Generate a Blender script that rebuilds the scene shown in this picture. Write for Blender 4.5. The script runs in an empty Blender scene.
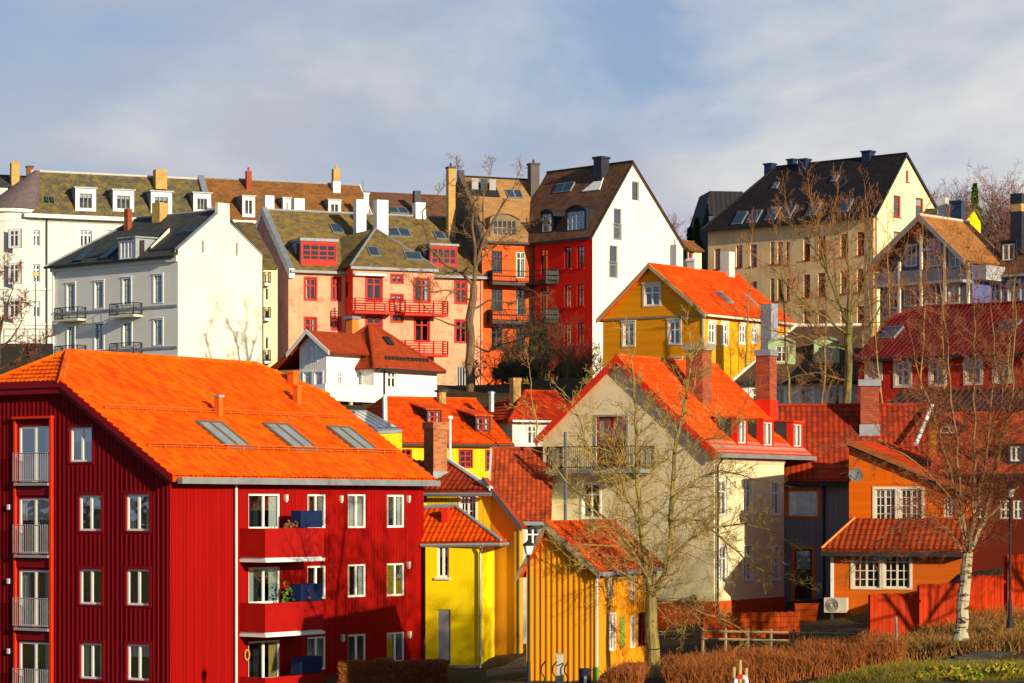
import bpy, math, random
from mathutils import Vector, noise
from mathutils.geometry import delaunay_2d_cdt
random.seed(7)
R = math.radians
# ------------------------------------------------------------------ camera, sky, sun
F = 2600.0; CX = 512.0; HY = 505.0          # focal length in pixels, principal column, horizon row
scn = bpy.context.scene
COL = scn.collection
cam = bpy.data.objects.new('camera', bpy.data.cameras.new('camera'))
COL.objects.link(cam); scn.camera = cam
cam.rotation_euler = (R(90), 0, 0)
cam.data.sensor_width = 36; cam.data.lens = F / 1024 * 36
cam.data.shift_y = (HY - 341.5) / 1024
cam.data.clip_start = 1; cam.data.clip_end = 6000
SUN_AZ, SUN_EL = 50.0, 15.0                  # degrees right of straight-behind-the-camera, height
sd = Vector((math.cos(R(SUN_AZ)) * math.cos(R(SUN_EL)), -math.sin(R(SUN_AZ)) * math.cos(R(SUN_EL)), math.sin(R(SUN_EL))))
sun = bpy.data.objects.new('sun', bpy.data.lights.new('sun', 'SUN'))
COL.objects.link(sun)
sun.data.energy = 5.0; sun.data.angle = R(0.5); sun.data.color = (1.0, 0.83, 0.58)
sun.rotation_euler = sd.to_track_quat('Z', 'Y').to_euler()
wd = bpy.data.worlds.new("World"); scn.world = wd; wd.use_nodes = True
nt = wd.node_tree; nt.nodes.clear()
def wn(t, **k):
    n = nt.nodes.new(t)
    for a, b in k.items(): setattr(n, a, b)
    return n
sky = wn('ShaderNodeTexSky', sky_type='NISHITA', sun_disc=False)
sky.sun_elevation = R(SUN_EL)
sky.sun_rotation = math.atan2(sd.x, sd.y)
sky.air_density = 1.0; sky.dust_density = 0.6; sky.ozone_density = 2.5
bg = wn('ShaderNodeBackground'); out = wn('ShaderNodeOutputWorld')
tc = wn('ShaderNodeTexCoord'); mp = wn('ShaderNodeMapping')
mp.inputs['Scale'].default_value = (1.0, 1.0, 2.0); mp.inputs['Location'].default_value = (0.37, 0.2, 0.1)
nz = wn('ShaderNodeTexNoise'); nz.inputs['Scale'].default_value = 6.5; nz.inputs['Detail'].default_value = 7; nz.inputs['Roughness'].default_value = 0.55; nz.inputs['Distortion'].default_value = 0.35
rp = wn('ShaderNodeValToRGB'); rp.color_ramp.elements[0].position = 0.33; rp.color_ramp.elements[1].position = 0.62
nz2 = wn('ShaderNodeTexNoise'); nz2.inputs['Scale'].default_value = 9; nz2.inputs['Detail'].default_value = 6
rp2 = wn('ShaderNodeValToRGB'); rp2.color_ramp.elements[0].color = (5.1, 5.25, 6.0, 1); rp2.color_ramp.elements[1].color = (7.6, 7.4, 7.3, 1)
rp2.color_ramp.elements[0].position = 0.36; rp2.color_ramp.elements[1].position = 0.62
base = wn('ShaderNodeMix', data_type='RGBA'); base.inputs[0].default_value = 0.7; base.inputs[7].default_value = (3.1, 4.2, 6.3, 1)
mx = wn('ShaderNodeMix', data_type='RGBA')
L = nt.links
L.new(tc.outputs['Generated'], mp.inputs[0]); L.new(mp.outputs[0], nz.inputs['Vector']); L.new(mp.outputs[0], nz2.inputs['Vector'])
sep = wn('ShaderNodeSeparateXYZ'); L.new(tc.outputs['Generated'], sep.inputs[0])
mm1 = wn('ShaderNodeMath', operation='MULTIPLY_ADD'); mm1.inputs[1].default_value = 0.62; L.new(sep.outputs['X'], mm1.inputs[0])
mm2 = wn('ShaderNodeMath', operation='MULTIPLY_ADD'); mm2.inputs[1].default_value = -1.4; mm2.inputs[2].default_value = 0.235; L.new(sep.outputs['Z'], mm2.inputs[0])
L.new(mm2.outputs[0], mm1.inputs[2])
mm3 = wn('ShaderNodeMath', operation='ADD'); L.new(nz.outputs['Fac'], mm3.inputs[0]); L.new(mm1.outputs[0], mm3.inputs[1])
L.new(mm3.outputs[0], rp.inputs[0]); mm4 = wn('ShaderNodeMath', operation='MULTIPLY_ADD'); mm4.inputs[1].default_value = 1.1; L.new(sep.outputs['X'], mm4.inputs[0]); L.new(nz2.outputs['Fac'], mm4.inputs[2]); L.new(mm4.outputs[0], rp2.inputs[0])
L.new(sky.outputs[0], base.inputs[6])
zr_ = wn('ShaderNodeMapRange'); zr_.inputs[1].default_value = .22; zr_.inputs[2].default_value = .55; zr_.inputs[3].default_value = .75; zr_.inputs[4].default_value = .15; L.new(sep.outputs['Z'], zr_.inputs[0]); L.new(zr_.outputs[0], base.inputs[0])
L.new(rp.outputs[0], mx.inputs[0]); L.new(base.outputs[2], mx.inputs[6]); L.new(rp2.outputs[0], mx.inputs[7])
L.new(mx.outputs[2], bg.inputs[0]); bg.inputs[1].default_value = 0.078
L.new(bg.outputs[0], out.inputs[0])
scn.view_settings.view_transform = 'Standard'; scn.view_settings.look = 'None'
scn.view_settings.gamma = 1; scn.view_settings.use_curve_mapping = False
scn.view_settings.exposure = 0.38
scn.cycles.max_bounces = 6; scn.cycles.transparent_max_bounces = 12

# ------------------------------------------------------------------ materials
MATS = {}
class NT:
    def __init__(s, name):
        s.m = bpy.data.materials.new(name); s.m.use_nodes = True
        s.t = s.m.node_tree; s.b = s.t.nodes['Principled BSDF']; s.o = s.t.nodes['Material Output']
        s.uv = s.n('ShaderNodeUVMap').outputs[0]
    def n(s, t, **k):
        n = s.t.nodes.new(t)
        for a, b in k.items(): setattr(n, a, b)
        return n
    def put(s, sock, v):
        if isinstance(v, bpy.types.NodeSocket): s.t.links.new(v, sock)
        elif v is not None: sock.default_value = v
    def math(s, op, a, b=None, c=None):
        n = s.n('ShaderNodeMath', operation=op)
        for i, v in enumerate((a, b, c)):
            if v is not None: s.put(n.inputs[i], v)
        return n.outputs[0]
    def sepuv(s):
        n = s.n('ShaderNodeSeparateXYZ'); s.put(n.inputs[0], s.uv); return n.outputs[0], n.outputs[1]
    def comb(s, x, y, z=0.0):
        n = s.n('ShaderNodeCombineXYZ'); s.put(n.inputs[0], x); s.put(n.inputs[1], y); s.put(n.inputs[2], z); return n.outputs[0]
    def noise(s, scale, detail=4, vec=None, sc=(1, 1, 1), rough=0.55):
        mp = s.n('ShaderNodeMapping'); mp.inputs['Scale'].default_value = sc
        s.put(mp.inputs[0], vec if vec is not None else s.uv)
        n = s.n('ShaderNodeTexNoise'); s.put(n.inputs['Vector'], mp.outputs[0])
        n.inputs['Scale'].default_value = scale; n.inputs['Detail'].default_value = detail; n.inputs['Roughness'].default_value = rough
        return n.outputs['Fac']
    def ramp(s, f, p0, p1):
        n = s.n('ShaderNodeMapRange'); n.clamp = True; s.put(n.inputs[0], f); n.inputs[1].default_value = p0; n.inputs[2].default_value = p1
        return n.outputs[0]
    def mix(s, f, a, b):
        n = s.n('ShaderNodeMix', data_type='RGBA'); s.put(n.inputs[0], f)
        for i, v in ((6, a), (7, b)):
            if not isinstance(v, bpy.types.NodeSocket): v = (v[0], v[1], v[2], 1)
            s.put(n.inputs[i], v)
        return n.outputs[2]
    def bump(s, h, dist, strength=1.0):
        n = s.n('ShaderNodeBump'); s.put(n.inputs['Height'], h); n.inputs['Distance'].default_value = dist; n.inputs['Strength'].default_value = strength
        s.put(s.b.inputs['Normal'], n.outputs[0])
    def white(s, vec):
        n = s.n('ShaderNodeTexWhiteNoise', noise_dimensions='3D'); s.put(n.inputs['Vector'], vec); return n.outputs[0]
def sc(c, k): return tuple(min(1, x * k) for x in c)

def M(name, col, rough=0.6, var=0.12, metal=0.0, bump=0.0):
    """plain painted / metal surface with slight uneven tone"""
    if name in MATS: return MATS[name]
    t = NT(name)
    f = t.noise(1.7, 5); c = t.mix(t.ramp(f, 0.3, 0.7), sc(col, 1 - var), sc(col, 1 + var))
    t.put(t.b.inputs['Base Color'], c); t.b.inputs['Roughness'].default_value = rough; t.b.inputs['Metallic'].default_value = metal; t.b.inputs['Specular IOR Level'].default_value = .13
    if bump: t.bump(t.noise(25, 3), bump)
    MATS[name] = t.m; return t.m

def plaster(name, col, dirt=0.25, tint=None, patch=0.0):
    """rendered wall: cloudy tone, vertical rain streaks, fine grain"""
    if name in MATS: return MATS[name]
    t = NT(name)
    big = t.ramp(t.noise(0.35, 6, rough=0.65), 0.32, 0.7)
    c = t.mix(big, sc(col, 1 - dirt * .6), col)
    st = t.ramp(t.noise(1.0, 5, sc=(2.2, 0.16, 1)), 0.52, 0.8)
    c = t.mix(t.math('MULTIPLY', st, dirt), c, sc(col, 0.55) if tint is None else tint)
    if patch:
        pt = t.ramp(t.noise(0.9, 6, rough=0.7), 0.55, 0.62)
        c = t.mix(t.math('MULTIPLY', pt, patch), c, tint or sc(col, .5))
    t.put(t.b.inputs['Base Color'], c); t.b.inputs['Roughness'].default_value = 0.85
    t.b.inputs['Specular IOR Level'].default_value = 0.06
    t.bump(t.noise(9, 6), 0.02, 0.6)
    MATS[name] = t.m; return t.m

def boards(name, col, period=0.16, vertical=True, groove=0.02, var=0.16, prof='groove', dirt=.25):
    if name in MATS: return MATS[name]
    t = NT(name); u, v = t.sepuv()
    if not vertical: u, v = v, u
    q = t.math('DIVIDE', u, period)
    fr = t.math('FRACT', q); fl = t.math('FLOOR', q)
    rnd = t.white(t.comb(fl, 3.0, 1.0))
    c = t.mix(rnd, sc(col, 1 - var), sc(col, 1 + var * .6))
    f = t.ramp(t.noise(1.0, 5, sc=((3, .35, 1) if vertical else (.35, 3, 1))), 0.45, 0.8)
    c = t.mix(t.math('MULTIPLY', f, dirt), c, sc(col, 0.6))
    c = t.mix(t.math('MULTIPLY', t.ramp(t.noise(.3, 5, rough=.7), .45, .75), .30), c, sc(col, 1.25) if max(col) < .6 else sc(col, .8))
    t.put(t.b.inputs['Base Color'], c); t.b.inputs['Roughness'].default_value = 0.6
    t.b.inputs['Specular IOR Level'].default_value = 0.06
    if prof == 'groove': h = t.ramp(t.math('ABSOLUTE', t.math('SUBTRACT', fr, 0.5)), 0.49, 0.40)
    elif prof == 'batten': h = t.ramp(t.math('ABSOLUTE', t.math('SUBTRACT', fr, 0.5)), 0.2, 0.13)
    else: h = t.math('SUBTRACT', 1.0, fr)                       # lap siding
    t.bump(h, groove)
    MATS[name] = t.m; return t.m

def tiles(name, a, b, pu=0.25, pv=0.34, hgt=0.05, moss=None, mossamt=0.0, rough=0.6, per=0.6, flat=False, cover=0.5, stain=0.5):
    """pantiles or slates laid in rows: UV in metres"""
    if name in MATS: return MATS[name]
    t = NT(name); u, v = t.sepuv()
    qv = t.math('DIVIDE', v, pv); fv = t.math('FRACT', qv); iv = t.math('FLOOR', qv)
    qu = t.math('DIVIDE', u, pu)
    if flat: qu = t.math('ADD', qu, t.math('MULTIPLY', t.math('MODULO', iv, 2.0), 0.5))
    iu = t.math('FLOOR', qu); fu = t.math('FRACT', qu)
    rnd = t.white(t.comb(iu, iv, 7.0))
    c = t.mix(t.math('MULTIPLY', rnd, per), a, b)
    big = t.ramp(t.noise(0.45, 6, rough=.65), 0.42, 0.72)
    c = t.mix(t.math('MULTIPLY', big, stain), c, sc(b, 0.8))
    if moss:
        mo = t.ramp(t.noise(1.3, 8, rough=.75), 0.62 - 0.25 * cover, 0.72 - 0.2 * cover)
        c = t.mix(t.math('MULTIPLY', mo, mossamt), c, moss)
    t.put(t.b.inputs['Base Color'], c); t.b.inputs['Roughness'].default_value = rough
    t.b.inputs['Specular IOR Level'].default_value = 0.06
    if flat: prof = t.ramp(t.math('ABSOLUTE', t.math('SUBTRACT', fu, 0.5)), 0.5, 0.44)
    else: prof = t.math('MULTIPLY_ADD', t.math('SINE', t.math('MULTIPLY', qu, 2 * math.pi)), 0.5, 0.5)
    saw = t.math('SUBTRACT', 1.0, fv)
    h = t.math('ADD', t.math('MULTIPLY', prof, 0.42), t.math('MULTIPLY', saw, 0.95))
    h = t.math('ADD', h, t.math('MULTIPLY', rnd, 0.25))
    t.bump(h, hgt)
    MATS[name] = t.m; return t.m

def brick(name, a, b, mortar=(.45, .42, .38), sx=0.25, sy=0.085):
    if name in MATS: return MATS[name]
    t = NT(name); n = t.n('ShaderNodeTexBrick'); t.put(n.inputs['Vector'], t.uv)
    n.inputs['Color1'].default_value = (*a, 1); n.inputs['Color2'].default_value = (*b, 1); n.inputs['Mortar'].default_value = (*mortar, 1)
    n.inputs['Scale'].default_value = 1; n.inputs['Brick Width'].default_value = sx; n.inputs['Row Height'].default_value = sy
    n.inputs['Mortar Size'].default_value = 0.010
    c = t.mix(t.math('MULTIPLY', t.ramp(t.noise(1.2, 5), .45, .8), .6), n.outputs['Color'], sc(a, .4))
    t.put(t.b.inputs['Base Color'], c); t.b.inputs['Roughness'].default_value = .85
    t.bump(t.math('SUBTRACT', 1.0, n.outputs['Fac']), 0.012)
    MATS[name] = t.m; return t.m

def glass_mat():
    t = NT('window_glass'); nt = t.t
    tr = t.n('ShaderNodeBsdfTransparent'); tr.inputs[0].default_value = (.8, .85, .88, 1)
    gl = t.n('ShaderNodeBsdfGlossy'); gl.inputs['Roughness'].default_value = 0.02; gl.inputs[0].default_value = (.95, .97, 1, 1)
    fr = t.n('ShaderNodeFresnel'); fr.inputs[0].default_value = 1.5
    k = t.math('MINIMUM', t.math('MULTIPLY_ADD', fr.outputs[0], 0.9, 0.03), 0.3)
    bn = t.n('ShaderNodeBump'); bn.inputs['Distance'].default_value = 0.01; t.put(bn.inputs['Height'], t.noise(1.1, 2))
    t.put(gl.inputs['Normal'], bn.outputs[0])
    m = t.n('ShaderNodeMixShader'); t.put(m.inputs[0], k); t.put(m.inputs[1], tr.outputs[0]); t.put(m.inputs[2], gl.outputs[0])
    t.put(t.o.inputs[0], m.outputs[0]); return t.m
GLASS = glass_mat()
def skyglass():
    t = NT('roof_window_glass'); t.b.inputs['Base Color'].default_value = (.03, .05, .08, 1); t.b.inputs['Roughness'].default_value = .06
    t.b.inputs['IOR'].default_value = 1.55
    return t.m
SKYGLASS = skyglass()
ROOM = M('room_dark', (.035, .03, .028), .9)
WHITE = M('white_paint', (.80, .79, .74), .45, .05)
CREAM = M('cream_paint', (.68, .62, .48), .5, .1)
REDFR = M('red_window_paint', (.42, .014, .006), .5, .15)
DARKFR = M('dark_window_paint', (.035, .035, .04), .45, .1)
GREYFR = M('grey_window_paint', (.30, .31, .32), .5, .1)
ZINC = M('zinc_sheet', (.30, .34, .37), .45, .15, .5)
LEAD = M('grey_flashing', (.27, .31, .34), .6, .2)
DKMETAL = M('dark_metal', (.03, .032, .036), .5, .1, .3)
CURT = M('curtain_cloth', (.72, .72, .62), .9, .08)
CURTG = M('pale_green_curtain', (.52, .62, .50), .9, .08)
CURTY = M('ochre_curtain', (.55, .38, .10), .9, .1)

# ------------------------------------------------------------------ mesh tools
def ray(px, py): return Vector(((px - CX) / F, 1.0, (HY - py) / F))
def pt(px, py, Y): return ray(px, py) * Y
class MB:
    def __init__(s): s.v = []; s.f = []; s.m = []; s.k = 0; s.ax = {}
    def mat(s, k): s.k = k; return s
    def face(s, pts, k=None):
        i = len(s.v); s.v += [Vector(p) for p in pts]; s.f.append(tuple(range(i, i + len(pts)))); s.m.append(s.k if k is None else k)
    def hexa(s, p, k=None):
        i = len(s.v); s.v += [Vector(q) for q in p]; k = s.k if k is None else k
        for f in ((0, 3, 2, 1), (4, 5, 6, 7), (0, 1, 5, 4), (1, 2, 6, 5), (2, 3, 7, 6), (3, 0, 4, 7)):
            s.f.append(tuple(i + j for j in f)); s.m.append(k)
    def box(s, o, a, b, c, k=None):
        o, a, b, c = map(Vector, (o, a, b, c)); s.hexa([o, o + a, o + a + b, o + b, o + c, o + a + c, o + a + b + c, o + b + c], k)
    def prism(s, poly, vec, k=None):
        n = len(poly); i = len(s.v); vec = Vector(vec); k = s.k if k is None else k
        s.v += [Vector(p) for p in poly] + [Vector(p) + vec for p in poly]
        s.f.append(tuple(range(i, i + n))); s.f.append(tuple(range(i + 2 * n - 1, i + n - 1, -1))); s.m += [k, k]
        for j in range(n):
            q = (j + 1) % n; s.f.append((i + j, i + n + j, i + n + q, i + q)); s.m.append(k)
    def tube(s, p0, p1, r0, r1=None, n=6, k=None, cap=True):
        p0, p1 = Vector(p0), Vector(p1); r1 = r0 if r1 is None else r1; d = (p1 - p0)
        if d.length < 1e-5: return
        d.normalize(); a = d.cross(Vector((0, 0, 1)) if abs(d.z) < .9 else Vector((1, 0, 0))).normalized(); b = d.cross(a)
        i = len(s.v); k = s.k if k is None else k
        for p, r in ((p0, r0), (p1, r1)):
            for j in range(n):
                t = 2 * math.pi * j / n; s.v.append(p + a * (r * math.cos(t)) + b * (r * math.sin(t)))
        for j in range(n):
            q = (j + 1) % n; s.f.append((i + j, i + q, i + n + q, i + n + j)); s.m.append(k)
        if cap: s.f.append(tuple(range(i + n - 1, i - 1, -1))); s.f.append(tuple(range(i + n, i + 2 * n))); s.m += [k, k]
    def path(s, pts, r, n=6, k=None):
        for a, b in zip(pts, pts[1:]): s.tube(a, b, r, r, n, k)
    def lathe(s, c, prof, n=12, k=None):
        c = Vector(c); i = len(s.v); k = s.k if k is None else k
        for z, r in prof:
            for j in range(n):
                t = 2 * math.pi * j / n; s.v.append(c + Vector((r * math.cos(t), r * math.sin(t), z)))
        for a in range(len(prof) - 1):
            for j in range(n):
                q = (j + 1) % n; s.f.append((i + a * n + j, i + a * n + q, i + a * n + n + q, i + a * n + n + j)); s.m.append(k)
    def build(s, name, mats, parent=None, smooth=False, loc=None):
        if not isinstance(mats, (list, tuple)): mats = [mats]
        if parent is not None:
            org = Vector(parent['org']); 
        else: org = Vector(loc) if loc is not None else Vector((0, 0, 0))
        me = bpy.data.meshes.new(name)
        me.from_pydata([tuple(p - org) for p in s.v], [], s.f)
        for m in mats: me.materials.append(m)
        if len(mats) > 1: me.polygons.foreach_set('material_index', s.m)
        uvl = me.uv_layers.new(name='UVMap').data; uvs = [0.0] * (2 * len(me.loops))
        for p in me.polygons:
            n = p.normal
            if abs(n.z) > .999: t = Vector((1, 0, 0))
            else: t = Vector((-n.y, n.x, 0)).normalized()
            b = n.cross(t)
            if b.z < 0: b = -b; t = -t
            if p.index in s.ax: t, b = s.ax[p.index]
            for li in p.loop_indices:
                co = s.v[me.loops[li].vertex_index]
                uvs[2 * li] = co.dot(t); uvs[2 * li + 1] = co.dot(b)
        uvl.foreach_set('uv', uvs)
        if smooth: me.polygons.foreach_set('use_smooth', [True] * len(me.polygons))
        o = bpy.data.objects.new(name, me); COL.objects.link(o)
        o['org'] = tuple(org)
        if parent is not None: o.parent = parent
        else: o.location = org
        return o
def tag(o, label, cat, group=None):
    o['label'] = label; o['category'] = cat
    if group: o['group'] = group
    return o
def empty(name, loc, label, cat, group=None):
    o = bpy.data.objects.new(name, None); COL.objects.link(o); o.location = loc; o.empty_display_size = .5
    o['org'] = tuple(loc); tag(o, label, cat, group); return o
# parts sit relative to the thing's origin; sub-parts too (their parent part stays at the thing's origin)

class Face:
    """a vertical plane: origin o (z ignored), horizontal direction t, inward direction nin"""
    def __init__(s, o, t, nin): s.o = Vector((o[0], o[1], 0)); s.t = Vector(t).normalized(); s.n = Vector(nin).normalized()
    def P(s, a, z, d=0.0): return s.o + s.t * a + s.n * d + Vector((0, 0, z))
    def hit(s, px, py, d=0.0):
        r = ray(px, py); o = s.o + s.n * d; k = o.dot(s.n) / r.dot(s.n); p = r * k
        return (p - o).dot(s.t), p.z
    def rect(s, x0, y0, x1, y1, d=0.0):
        ym = (y0 + y1) / 2; xm = (x0 + x1) / 2
        a, _ = s.hit(x0, ym, d); b, _ = s.hit(x1, ym, d); _, z1 = s.hit(xm, y0, d); _, z0 = s.hit(xm, y1, d)
        return min(a, b), max(a, b), z0, z1
class Plane:
    """a roof slope; top surface"""
    def __init__(s, pts):
        s.p = Vector(pts[0]); n = Vector((0, 0, 0))
        for i in range(len(pts)):
            a, b = Vector(pts[i]), Vector(pts[(i + 1) % len(pts)]); n += Vector(((a.y - b.y) * (a.z + b.z), (a.z - b.z) * (a.x + b.x), (a.x - b.x) * (a.y + b.y)))
        n.normalize(); s.n = n if n.z > 0 else -n
        s.h = Vector((-s.n.y, s.n.x, 0)).normalized(); s.s = s.n.cross(s.h)
        if s.s.z < 0: s.s = -s.s
    def hit(s, px, py): r = ray(px, py); return r * (s.p.dot(s.n) / r.dot(s.n))
    def z(s, x, y): return s.p.z - (s.n.x * (x - s.p.x) + s.n.y * (y - s.p.y)) / s.n.z

def tile_cover(mb, poly, pl, pu=.25, pv=.36, amp=.028, step=.032, k=0, sub=6):
    """real pantile courses on a convex roof slope"""
    h, s_, n = pl.h, pl.s, pl.n
    if h.cross(s_).dot(n) < 0: h = -h
    Q = [(p.dot(h), p.dot(s_)) for p in map(Vector, poly)]; d0 = pl.p.dot(n)
    u0, u1 = min(q[0] for q in Q), max(q[0] for q in Q); v0, v1 = min(q[1] for q in Q), max(q[1] for q in Q)
    def lim(u):
        vs = []
        for (a, b), (c, d) in zip(Q, Q[1:] + Q[:1]):
            if abs(c - a) < 1e-7: continue
            if min(a, c) - 1e-6 <= u <= max(a, c) + 1e-6: vs.append(b + (d - b) * (u - a) / (c - a))
        return (min(vs), max(vs)) if vs else (0, 0)
    du = pu / sub; cols = [u0 + 1e-4] + [i * du for i in range(int(math.ceil((u0 + 1e-4) / du)), int(math.floor((u1 - 1e-4) / du)) + 1)] + [u1 - 1e-4]
    rows = []
    for i in range(int(math.floor(v0 / pv)), int(math.ceil(v1 / pv)) + 1): rows += [(i * pv, 1.0), ((i + .999) * pv, 0.0)]
    base = len(mb.v); nr = len(rows)
    for u in cols:
        a, b = lim(u); w = .5 + .5 * math.sin(2 * math.pi * u / pu)
        for v, sw in rows:
            vc = min(max(v, a), b); mb.v.append(h * u + s_ * vc + n * (d0 + .012 + amp * w + step * sw))
    for i in range(len(cols) - 1):
        a0, b0 = lim(cols[i]); a1, b1 = lim(cols[i + 1]); lo, hi = min(a0, a1), max(b0, b1)
        for j in range(nr - 1):
            if rows[j + 1][0] < lo or rows[j][0] > hi: continue
            mb.ax[len(mb.f)] = (h, s_); q = base + i * nr + j; mb.f.append((q, q + nr, q + nr + 1, q + 1)); mb.m.append(k)
def fbox(mb, f, a0, a1, z0, z1, d0, d1, k=None):
    """box on a vertical face between depths d0..d1 (negative = proud of the wall)"""
    p = [f.P(a0, z0, d0), f.P(a1, z0, d0), f.P(a1, z0, d1), f.P(a0, z0, d1), f.P(a0, z1, d0), f.P(a1, z1, d0), f.P(a1, z1, d1), f.P(a0, z1, d1)]
    mb.hexa(p, k)

def inter(prof, s):
    for (a, za), (b, zb) in zip(prof, prof[1:]):
        if a - 1e-6 <= s <= b + 1e-6: return za + (zb - za) * (s - a) / max(b - a, 1e-6)
    return prof[0][1] if s < prof[0][0] else prof[-1][1]
def wall_mesh(mb, f, prof, zb, holes, reveal=.14, k=0):
    pts = [(prof[0][0], zb), (prof[-1][0], zb)] + [(a, z) for a, z in reversed(prof)]
    vs = [Vector(p) for p in pts]; ed = [(i, (i + 1) % len(pts)) for i in range(len(pts))]
    hs = []
    for (a0, a1, z0, z1) in holes:
        a0 = max(a0, prof[0][0] + .03); a1 = min(a1, prof[-1][0] - .03); z0 = max(z0, zb + .02)
        z1 = min(z1, inter(prof, a0) - .03, inter(prof, a1) - .03)
        if a1 - a0 < .05 or z1 - z0 < .05: continue
        hs.append((a0, a1, z0, z1)); i = len(vs)
        vs += [Vector((a0, z0)), Vector((a1, z0)), Vector((a1, z1)), Vector((a0, z1))]; ed += [(i, i + 1), (i + 1, i + 2), (i + 2, i + 3), (i + 3, i)]
    r = delaunay_2d_cdt(vs, ed, [], 0, 1e-5); V, T = r[0], r[2]
    base = len(mb.v); mb.v += [f.P(p[0], p[1]) for p in V]
    for t in T:
        c = sum((V[i] for i in t), Vector((0, 0))) / len(t)
        if c.x < prof[0][0] or c.x > prof[-1][0] or c.y > inter(prof, c.x) or c.y < zb: continue
        if any(a0 < c.x < a1 and z0 < c.y < z1 for a0, a1, z0, z1 in hs): continue
        mb.f.append(tuple(base + i for i in t)); mb.m.append(k)
    for a0, a1, z0, z1 in hs:
        q = [(a0, z0), (a1, z0), (a1, z1), (a0, z1)]
        for i in range(4):
            a, b = q[i], q[(i + 1) % 4]
            mb.face([f.P(*a), f.P(*b), f.P(b[0], b[1], reveal), f.P(a[0], a[1], reveal)], k)

WR = random.Random(11)
def window(f, rect, parent, panem=None, frame=WHITE, fw=.07, nv=1, hz=(), bars=None, rec=.06, casing=None, cw=.1, sill=None, curtain=None, name='window', room=.7, arch=False, head=False):
    """window in an opening: frame with mullions (nv vertical posts, hz transom heights 0..1 from the bottom), pane, dark room behind"""
    a0, a1, z0, z1 = rect; w = a1 - a0; h = z1 - z0; fw = min(fw, w * .16)
    mb = MB(); d0, d1 = rec, rec + .06
    fbox(mb, f, a0, a0 + fw, z0, z1, d0, d1); fbox(mb, f, a1 - fw, a1, z0, z1, d0, d1)
    fbox(mb, f, a0 + fw, a1 - fw, z0, z0 + fw, d0, d1); fbox(mb, f, a0 + fw, a1 - fw, z1 - fw, z1, d0, d1)
    for i in range(nv):
        c = a0 + w * (i + 1) / (nv + 1); fbox(mb, f, c - fw * .6, c + fw * .6, z0 + fw, z1 - fw, d0 - .004, d1)
    for q in hz:
        c = z0 + h * q; fbox(mb, f, a0 + fw, a1 - fw, c - fw * .45, c + fw * .45, d0 - .008, d1 - .002)
    if bars:                                                    # thin glazing bars (columns per light, rows)
        nb, rows = bars
        for i in range(1, nb):
            c = a0 + w * i / nb; fbox(mb, f, c - .018, c + .018, z0 + fw, z1 - fw, d0 + .01, d1 - .01)
        for i in range(1, rows):
            c = z0 + h * i / rows; fbox(mb, f, a0 + fw, a1 - fw, c - .018, c + .018, d0 + .012, d1 - .012)
    if casing is not None:
        o = -.035
        fbox(mb, f, a0 - cw, a0 + .01, z0 - cw * .6, z1 + cw, o, .01, 2); fbox(mb, f, a1 - .01, a1 + cw, z0 - cw * .6, z1 + cw, o, .01, 2)
        fbox(mb, f, a0 + .01, a1 - .01, z1 - .01, z1 + cw, o, .01, 2); fbox(mb, f, a0 + .01, a1 - .01, z0 - cw * .6, z0 + .01, o, .01, 2)
        if head: fbox(mb, f, a0 - cw * 1.4, a1 + cw * 1.4, z1 + cw, z1 + cw * 1.5, -.09, .01, 2)
    # dark interior
    rd = rec + .06 + room; b = rec + .061; e = .02
    b -= .1; q = [(a0 - e, z0 - e), (a1 + e, z0 - e), (a1 + e, z1 + e), (a0 - e, z1 + e)]
    g = [(a0 - e - .25, z0 - e - .1), (a1 + e + .25, z0 - e - .1), (a1 + e + .25, z1 + e + .1), (a0 - e - .25, z1 + e + .1)]
    for i in range(4):
        j = (i + 1) % 4; mb.face([f.P(*q[i], b + .1), f.P(*q[j], b + .1), f.P(*g[j], rd), f.P(*g[i], rd)], 1)
    mb.face([f.P(*x, rd) for x in g], 1)
    o = mb.build(name, [frame, ROOM, casing or frame], parent)
    lvl2 = parent.get('lvl', 0) >= 1
    host = parent if lvl2 else o
    pb = MB(); fbox(pb, f, a0 + fw * .5, a1 - fw * .5, z0 + fw * .5, z1 - fw * .5, rec + .03, rec + .042); pb.build('pane', panem or GLASS, host)
    if sill is not None:
        sb = MB(); fbox(sb, f, a0 - .08, a1 + .08, z0 - .09, z0 - .003, -.09, rec); sb.build('sill', sill, host)
    cur = curtain
    if cur == '' and w > .45 and rec > 0 and WR.random() < .4: cur = WR.choice(['L', 'B', 'LR', 'R', 'Bg'])
    if cur is None and w > .5: cur = WR.choice(['', '', 'L', 'B', 'LR', ''])
    if cur:
        cb = MB(); m = CURT; dd = rec + .12
        if 'g' in cur: m = CURTG
        if 'y' in cur: m = CURTY
        def cloth(x0, x1, y0, y1):
            n = max(2, int((x1 - x0) / .07))
            for i in range(n):
                p, q2 = x0 + (x1 - x0) * i / n, x0 + (x1 - x0) * (i + 1) / n; e0 = .02 * (i % 2); e1 = .02 * ((i + 1) % 2)
                cb.face([f.P(p, y0, dd + e0), f.P(q2, y0, dd + e1), f.P(q2, y1, dd + e1), f.P(p, y1, dd + e0)])
        if 'F' in cur: cloth(a0 + .01, a1 - .01, z0, z1)
        if 'L' in cur: cloth(a0 + .01, a0 + w * .27, z0, z1)
        if 'R' in cur: cloth(a1 - w * .27, a1 - .01, z0, z1)
        if 'B' in cur: cloth(a0 + .01, a1 - .01, z1 - h * WR.uniform(.2, .45), z1)
        if cb.f: cb.build('curtain', m, host)
    return o

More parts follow.
